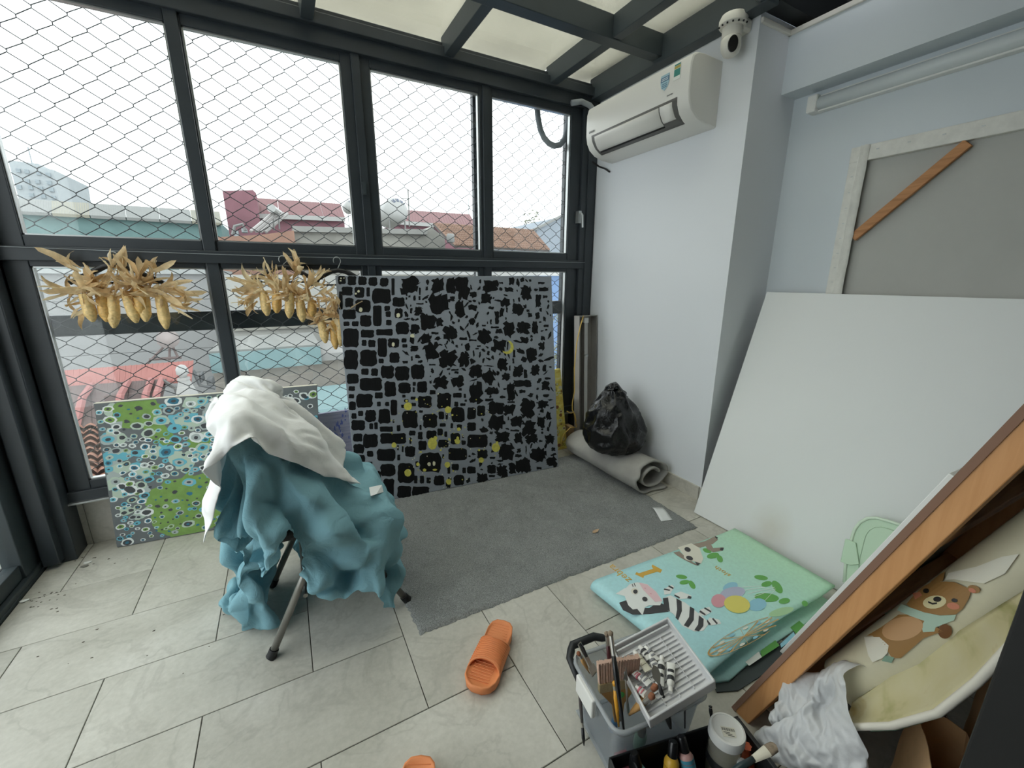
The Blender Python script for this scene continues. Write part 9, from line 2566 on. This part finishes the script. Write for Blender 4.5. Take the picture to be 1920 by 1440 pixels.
# palette knives and clips
pk = thing('palette_knife', P3(1256, 1366, .12), 'palette knife with a pale oval blade and a dark spotted handle', 'knife')
p0, p1, p2 = P3(1225, 1247, .30), P3(1236, 1282, .265), P3(1257, 1366, .17)
d = (p1 - p0).normalized()
sd = d.cross(V((0, 0, 1))).normalized()
MB().prism([p0, p0 + d * .01 + sd * .011, p0 + d * .026 + sd * .013, p1 + sd * .004, p1 - sd * .004, p0 + d * .026 - sd * .013, p0 + d * .01 - sd * .011], (0, 0, .0012)).build('blade', FER, pk)
MB().tube([p1, lerp(p1, p2, .3), lerp(p1, p2, .8), p2], [.004, .008, .010, .004], 8, flat=.7).build('handle', mat('worn_black_handle', '2c2e2e', .5, var=.5, vscale=60), pk, smooth=True)
pk = thing('palette_knife', P3(1177, 1330, .15), 'slim pointed steel knife standing by the wide brush handle', 'knife')
p0, p1, p2 = P3(1174, 1250, .31), P3(1173, 1275, .27), P3(1178, 1335, .15)
d = (p1 - p0).normalized()
sd = d.cross(V((.5, .8, 0))).normalized()
MB().prism([p0, p1 + sd * .006, p1 + d * .006, p1 - sd * .006], (.001, .001, 0)).build('blade', FER, pk)
MB().tube([p1, p2], [.002, .004], 8).build('handle', FER, pk, smooth=True)
cl = thing('bulldog_clip', P3(1105, 1240, .22), 'steel clip hung on the far corner of the clear box', 'clip')
p0, p1 = P3(1086, 1207, .27), P3(1112, 1258, .215)
d = (p1 - p0).normalized()
sd = d.cross(V((0, 0, 1))).normalized()
MB().obox(p0 - sd * .007, sd * .014, d * (p1 - p0).length, (0, 0, .004)).build('clip_jaw', FER, cl, bevel=.001)
MB().obox(p1 - sd * .013 - d * .012, sd * .026, d * .022, (0, 0, .005)).build('clip_plate', FER, cl, bevel=.001)
MB().tube([p0 + d * .004 + V((0, 0, .006)), p0 + d * .02 + V((0, 0, .010)), p0 + d * .04 + V((0, 0, .006))], .004, 8).build('clip_spring', HBLK, cl)
brush(P3(1083, 1222, .255), P3(1106, 1262, .18), 'small tan handled brush beside the steel clip', BRISB, HTAN, .005, .012, .012)
inb = thing('paint_bottle', P3(1152, 1345, .05), 'blue banded marker down inside the clear box behind its latch', 'bottle')
q = P3(1155, 1350, .075)
MB().lathe([(.010, -.05), (.011, .02), (.007, .03), (.006, .05)], 12, Matrix.Translation(q) @ Matrix.Rotation(.25, 4, 'X')).build('bottle_body', mat('blue_marker', '49749a', .4), inb, smooth='auto')

# black organiser tray with jar and bottles
ZR = .125
F0, F1 = P3(1141, 1419, ZR), P3(1383, 1341, ZR)
tx = (F1 - F0).normalized()
tyv = V((tx.y, -tx.x, 0))
tw, td = (F1 - F0).length, .30
og = thing('organiser_tray', F0 + tx * tw / 2 + tyv * td / 2 + V((0, 0, -ZR)), 'black plastic organiser tray by the doorway with a jar and paint bottles', 'tray')


def ogb(nm, a0, a1, b0, b1, z0, z1):
    o = F0 + tx * a0 + tyv * b0
    return MB().obox((o.x, o.y, z0), tx * (a1 - a0), tyv * (b1 - b0), (0, 0, z1 - z0)).build(nm, BLK, og, bevel=.002)


ogb('tray_floor', 0, tw, 0, td, .003, .010)
ogb('tray_side', 0, tw, 0, .005, .01, ZR)
ogb('tray_side', 0, .005, .005, td, .01, ZR)
ogb('tray_side', tw - .012, tw, .005, td, .01, ZR)
ogb('tray_side', .005, tw - .012, td - .005, td, .01, ZR)
ogb('divider', .055, .060, .005, td - .005, .01, ZR - .004)
jr = thing('paint_jar', P3(1352, 1420, .012), 'clear jar of beige paint with a white screw lid in the black tray', 'jar')
jc = P3(1364, 1366, .165)
JM = Matrix.Translation((jc.x, jc.y, 0))
JR = .040
MB().lathe([(.002, .012), (JR * .93, .012), (JR * .97, .018), (JR * .97, .075), (JR * .97, .14)], 32, JM).build('jar_wall', clear_plastic('jar_plastic', (.9, .9, .88), 'a9a9a3', .45), jr, smooth='auto')
MB().lathe([(.002, .015), (JR * .9, .015), (JR * .9, .10), (.002, .10)], 24, JM).build('paint_fill', mat('beige_paint', 'b7ae8e', .5), jr, smooth='auto')
MB().lathe([(JR * .98, .058), (JR * .98, .085)], 32, JM, caps=False).build('dark_label', mat('jar_label_dark', '3b3c3d', .5), jr, smooth=True)
MB().lathe([(JR * .9, .138), (JR * 1.06, .138), (JR * 1.06, .160), (JR * 1.02, .165), (JR * .90, .166), (JR * .89, .1645), (.002, .1645)], 36, JM).build('screw_lid', WHITE, jr, smooth='auto')
ls = [at(u, v, 'z', .1652) for u, v in ((1350, 1361), (1377, 1366), (1381, 1384), (1357, 1381))]
o = MB().prism(ls, (0, 0, .0006)).build('price_label', mat('price_paper', 'dedbcd', .6), jr)
o['label'] = 'cream price label with a bar code'
bc = MB()
le, lf = ls[1] - ls[0], ls[3] - ls[0]
for k in range(16):
    s = .06 + k * .055
    bc.obox(ls[0] + le * s + lf * .12 + V((0, 0, .0007)), le * (.018 if k % 3 else .034), lf * .26, (0, 0, .0003))
for k in range(3):
    bc.obox(ls[0] + le * (.1 + .12 * k) + lf * (.52 + .14 * k) + V((0, 0, .0007)), le * .45, lf * .05, (0, 0, .0003))
o = bc.build('bar_code', INKB, jr)
o['kind'] = 'stuff'


def squeeze(capuv, enduv, z0, z1, r, label, body, cap, band=None, nm='paint_bottle', lines=None):
    a, b = P3(*capuv, z0), P3(*enduv, z1)
    d = (b - a).normalized()
    t = thing(nm, b, label, 'paint bottle', 'paint bottles in the black tray')
    MB().tube([a, a + d * .004, a + d * .034], [r * .5, r * .62, r * .66], 14).build('cap', cap, t, smooth='auto')
    q = a + d * .034
    MB().tube([q, q + d * .006, q + d * .012, lerp(q, b, .6), b], [r * .6, r * .85, r, r, r * .95], 16).build('bottle_body', body, t, smooth=True)
    if band:
        MB().tube([q + d * .012, q + d * .032], r * 1.02, 16).build('label_band', band, t, smooth='auto')
    if lines:
        for k in range(4):
            MB().tube([q + d * (.020 + .013 * k), q + d * (.0215 + .013 * k)], r * 1.022, 16).build('label_line', lines, t, smooth='auto')


TEALB = mat('teal_bottle', '7fc0c6', .4)
squeeze((1189, 1411), (1205, 1470), .135, .06, .017, 'teal paint bottle with a black cap in the black tray', TEALB, HBLK)
squeeze((1263, 1390), (1255, 1475), .145, .05, .018, 'yellow paint bottle with a black cap in the black tray', mat('yellow_bottle', 'dcae3e', .4), HBLK, None, 'paint_bottle', mat('amber_band', 'a97f22', .4))
squeeze((1277, 1380), (1300, 1475), .150, .05, .018, 'dusty pink paint bottle with a teal neck band in the black tray', mat('pink_bottle', 'c79a94', .4), HBLK, mat('teal_neck', '4f9ab0', .4), 'paint_bottle', mat('pink_print', '9d6f6c', .4))
squeeze((1205, 1366), (1197, 1398), .135, .02, .016, 'dark paint bottle with a mint label between the clear box and the black tray', mat('mint_label_bottle', '8fb8a0', .4), HBLK)
fb = P3(1165, 1432, .05)
o = MB().obox(fb - tx * .018 - tyv * .012, tx * .036, tyv * .05, (0, 0, .03)).build('pink_eraser', mat('eraser_pink', 'b9707c', .7), None, bevel=.004)
tag(o, 'dusty pink eraser block in the narrow end of the black tray', 'eraser')
rp_ = V((P3(1398, 1408, .1).x, P3(1398, 1408, .1).y, .012))
pr = smoothprof([(.012, .0), (.026, .01), (.028, .04), (.022, .07), (.010, .092), (.014, .105)], 16)
o = bagmesh(pr, rp_, 36, 30, .010, 8).build('orange_sachet', mat('orange_foil', 'c9603c', .35), None, smooth=True)
tag(o, 'small orange foil sachet beside the white lidded jar', 'sachet')
bt_ = thing('paint_bottle', P3(1395, 1432, .06), 'tiny white cap bottle below the orange sachet', 'paint bottle')
q = P3(1392, 1436, .1)
MB().lathe([(.012, -.06), (.013, 0), (.012, .01), (.002, .013)], 16, Matrix.Translation(q)).build('bottle_body', WHITE, bt_, smooth='auto')
q0, q1 = P3(1452, 1400, .19), P3(1360, 1455, .155)
fbh = thing('paint_brush', q1, 'flat brush with white ferrule laid across the black tray corner', 'brush')
d = (q1 - q0).normalized()
sd = d.cross(V((0, 0, 1))).normalized()
rows = []
for i in range(7):
    t_ = i / 6
    rows.append([q0 + d * .022 * t_ + sd * (x * .0125 * (1 - .10 * (1 - t_)) * 1.05) + V((0, 0, z * .004)) - d * (.004 * (1 - t_) * (1 - abs(x))) for x, z in ((-1, 0), (-.6, 1), (0, 1.1), (.6, 1), (1, 0), (.6, -1), (0, -1.1), (-.6, -1))])
m = MB().grid(rows, wrap=True)
m.add(rows[0], [tuple(range(8))[::-1]])
m.build('bristles', BRISG, fbh, smooth=True)
MB().tube([q0 + d * .020, q0 + d * .062], [.0125, .0075], 12, flat=.45).build('ferrule', mat('ivory_ferrule', 'd5cfbd', .4), fbh, smooth='auto')
MB().tube([q0 + d * .060, q0 + d * .10, q1], [.007, .0085, .004], 12, flat=.8).build('handle', mat('teal_black_handle', '24363a', .3), fbh, smooth=True)

# ------------------------------------------------------------------ rolled bear mat, white plastic bag, kraft bags


def along(u, v, t_):
    return CAMPOS + ray(u, v).normalized() * t_


RA = along(1622, 1266, 1.5)
RB = along(1925, 1058, 1.3)
rd = (RB - RA).normalized()
s0 = RA - rd * .05
RR = .063
rl = thing('rolled_mat', s0, 'cream play mat with a printed bear rolled up behind the wooden stretcher', 'mat')
CREAM = mat('cream_mat', 'c9c3a8', .5, var=.03, vscale=40)
view = (CAMPOS - (RA + RB) / 2).normalized()
cx = (view - rd * view.dot(rd)).normalized()
cy = rd.cross(cx).normalized()
LR = (RB - s0).length + .35
rows = []
for i in range(25):
    p = s0 + rd * LR * i / 24
    row = []
    for k in range(60):
        a = 2 * pi * 2.1 * k / 59
        r = RR * (1 - .035 * a / pi)
        row.append(p + cx * r * cos(-a - 2.2) + cy * r * sin(-a - 2.2))
    rows.append(row)
MB().grid(rows).build('roll', CREAM, rl, smooth=True, solid=.006)
# loose outer flap
fl_px = [(1598, 1318, 1600, 1362), (1660, 1276, 1675, 1360), (1725, 1232, 1762, 1336), (1790, 1190, 1838, 1276), (1855, 1150, 1900, 1210), (1925, 1108, 1970, 1138)]
rows = []
for u0, v0, u1, v1 in fl_px:
    t_ = (u0 - 1598) / 327
    a = along(u0, v0, 1.46 - .24 * t_)
    b = along(u1, v1, 1.42 - .30 * t_)
    row = []
    for k in range(9):
        q = k / 8
        p = lerp(a, b, q) + V((.02, .01, -.03)) * sin(pi * q * .9)
        row.append(p)
    rows.append(row)
fine = []
for i in range((len(rows) - 1) * 5 + 1):
    t_ = i / 5
    k = min(int(t_), len(rows) - 2)
    fine.append([lerp(rows[k][j], rows[k + 1][j], t_ - k) for j in range(9)])
FLAP = NT('mat_flap_print')
vec = FLAP.obj()
f = FLAP.noise(vec, 7, 4, .6, .6)
FLAP.l(FLAP.ramp(f, [(.3, lin('8d8a52')), (.45, lin('bfb68c')), (.6, lin('c4bc98')), (.75, lin('a58a4c'))]), FLAP.p.inputs['Base Color'])
FLAP.p.inputs['Roughness'].default_value = .6
MB().grid(fine).build('flap', FLAP.m, rl, smooth=True, solid=.006)
MB().tube([r[-1] for r in fine], .0075, 8).build('flap_edge', mat('foam_edge', 'd2cdc0', .7), rl, smooth=True)
gr = fine[2:9]
MB().tube([r[-1] + (r[-2] - r[-1]) * .3 - NW * .006 for r in gr], .005, 6).build('green_border', mat('green_border_print', '6f9a84', .6), rl, smooth=True)


def onroll(u, v):
    """where the line of sight meets the roll's surface"""
    d = ray(u, v).normalized()
    o = CAMPOS - s0
    dp, op = d - rd * d.dot(rd), o - rd * o.dot(rd)
    a, b, c = dp.dot(dp), 2 * dp.dot(op), op.dot(op) - (RR + .0045) ** 2
    disc = max(0, b * b - 4 * a * c)
    return CAMPOS + d * ((-b - sqrt(disc)) / (2 * a))


def bear_point(x, y):
    return (1620 + x / 3.79, 1060 + y / 3.79)



def bear_oval(x, y, a, b, r=0, n=16):
    return [bear_point(*p) for p in ellipse(x, y, a, b, r, n)]


BEAR = [mat('bear_brown', '97713f', .6), mat('bear_scarf', 'a9c2b0', .6), mat('bear_belly', 'bd9468', .6), mat('bear_muzzle', 'd3c99c', .6), mat('bear_black', '1f1c1a', .5), mat('bear_blush', 'c27a5c', .6), mat('bear_dark_brown', '6f4722', .6), mat('mat_white', 'd9d6c6', .6), mat('bear_green', '7d9a86', .6)]
g0 = [([bear_point(*p) for p in ((560, 115), (640, 118), (735, 160), (760, 185), (745, 235), (700, 310), (650, 350), (540, 355), (430, 335), (330, 300), (300, 275), (350, 215), (420, 150), (480, 120))], 0), (bear_oval(780, 170, 46, 28, 15), 0),
      ([bear_point(*p) for p in ((245, 350), (330, 350), (440, 395), (520, 440), (560, 470), (500, 490), (420, 520), (330, 600), (260, 660), (200, 660), (160, 600), (60, 500), (20, 500), (120, 440))], 0),
      (bear_oval(575, 470, 50, 52, 0), 6), ([bear_point(*p) for p in ((0, 508), (110, 510), (175, 570), (165, 625), (130, 660), (60, 690), (30, 640), (10, 560))], 7),
      ([bear_point(*p) for p in ((150, 640), (215, 655), (195, 695), (125, 680))], 8), ([bear_point(*p) for p in ((545, 60), (575, 45), (560, 110), (480, 135), (470, 120))], 0), ([bear_point(*p) for p in ((600, 55), (800, 10), (980, -60), (1100, -80), (1000, 60), (850, 130), (700, 110), (640, 100), (575, 105))], 7)]
g1 = [([bear_point(*p) for p in ((265, 275), (330, 300), (430, 335), (540, 357), (655, 352), (640, 390), (560, 420), (510, 440), (500, 470), (420, 475), (410, 430), (430, 395), (330, 360), (235, 320))], 1), (bear_oval(275, 450, 148, 82, -12, 22), 2), (bear_oval(503, 262, 84, 46, -8), 3), (bear_oval(635, 290, 46, 24, 10), 5), ([bear_point(*p) for p in ((345, 200), (400, 190), (415, 215), (365, 245))], 5), (bear_oval(770, 180, 28, 16, 20), 5)]
g2 = [(bear_oval(445, 183, 22, 17), 4), (bear_oval(645, 249, 22, 14, 10), 4), (bear_oval(524, 242, 29, 19), 4), ([bear_point(*p) for p in ((458, 256), (490, 268), (522, 264), (522, 276), (490, 281), (460, 268))], 4)]
for i, g in enumerate((g0, g1, g2)):
    def pr_(u, v, l=i * .0006):
        p = onroll(u, v)
        ax = s0 + rd * (p - s0).dot(rd)
        return p + (p - ax).normalized() * l
    o = decal('bear_print', g, pr_, BEAR, rl, cuts=3)
    o['kind'] = 'stuff'

WBAG = sheetmat('white_bag_film', 'dfe1e3', .28, .30, .03, 12, .5, 45, .004)
wb_ = thing('plastic_bag', (2.1, -1.85, 0), 'crumpled white plastic carrier bag slumped in front of the wooden stretcher', 'bag')
cloth_grid(BAG_X, BAG_Y, BAG_Z, 36, 36, None).build('film', WBAG, wb_, smooth=True, sub=2).location = (0.005, -0.035, 0)
hl_ = MB()
for (u0, v0, u1, v1, u2, v2) in ((1620, 1285, 1675, 1300, 1655, 1330),):
    p = [at(u0, v0, 'y', -1.87), at(u1, v1, 'y', -1.88), at(u2, v2, 'y', -1.88)]
    rows = []
    for i in range(9):
        t_ = i / 8
        q = lerp(lerp(p[0], p[1], t_), lerp(p[1], p[2], t_), t_)
        rows.append([q + V((-.02, 0, -.014)), q + V((0, .006, .004 * sin(i))), q + V((.012, -.004, .016))])
    hl_.grid(rows)
o = hl_.build('carry_loops', WBAG, wb_, smooth=True, solid=.001)
o['kind'] = 'stuff'

KR = mat('kraft_paper', 'd2ac80', .85, var=.14, vscale=9, bump=.3, bscale=40, bdist=.003)
KR2 = mat('dark_kraft', 'b0854f', .85, var=.14, vscale=9)


def kraft(loc, size, rz, tilt, seed, label):
    t = thing('paper_bag', loc, label, 'paper bag', 'crumpled kraft bags')
    rows = []
    w_, d_, h_ = size
    M = Matrix.Translation(loc) @ Matrix.Rotation(rz, 4, 'Z') @ Matrix.Rotation(tilt, 4, 'Y')
    for i in range(17):
        z = h_ * i / 16
        row = []
        for k in range(32):
            a = 2 * pi * k / 32
            x = max(-1, min(1, cos(a) * 1.35)) * w_ / 2
            y = max(-1, min(1, sin(a) * 1.35)) * d_ / 2 * (1 - .3 * i / 16)
            n_ = crumple((x * 1.0, y, z), 14, .03, seed)
            p = V((x * (1 + n_ * 2 - .03), y * (1 + n_ * 2), z + (.02 * noise.noise((a, seed, 0)) if i == 16 else n_ * .5)))
            row.append(M @ p)
        rows.append(row)
    m = MB().grid(rows, wrap=True)
    m.add(rows[0], [tuple(range(32))[::-1]])
    m.build('bag_walls', KR, t, smooth='auto', solid=.0015)
    fp = [M @ V((-w_ * .46, 0, h_ * .72)), M @ V((w_ * .1, -d_ * .58, h_ * .80)), M @ V((w_ * .42, -d_ * .50, h_ * .55)), M @ V((0, -d_ * .56, h_ * .45))]
    MB().prism(fp, (M.to_3x3() @ V((0, -.002, .001)))).build('torn_flap', KR2, t)
    hp = [M @ V((-w_ * .2, -d_ * .4, h_ * .95)), M @ V((-w_ * .15, -d_ * .55, h_ * 1.08)), M @ V((w_ * .05, -d_ * .6, h_ * 1.05)), M @ V((w_ * .12, -d_ * .45, h_ * .9))]
    MB().tube(hp, .006, 6).build('twisted_handle', KR2, t, smooth=True)


kraft((2.10, -2.06, .005), (.24, .13, .25), radians(24), radians(10), 2, 'crumpled brown paper bag lying lowest, nearest the white plastic bag')
kraft((2.27, -2.11, .005), (.26, .12, .40), radians(16), radians(12), 5, 'crumpled brown paper bag standing against the dark door post')
st = [at(u, v, 'y', y) for u, v, y in ((1770, 1335, -1.985), (1782, 1362, -1.982), (1803, 1388, -1.982), (1822, 1404, -1.985))]
MB().tube(st, [.004, .006, .006, .004], 8, flat=.5).build('plastic_strap', clear_plastic('clear_strap', (.9, .88, .84), 'c9c2b2', .5), None, smooth=True, label='clear plastic strap lying over the upper brown paper bag', cat='strap')
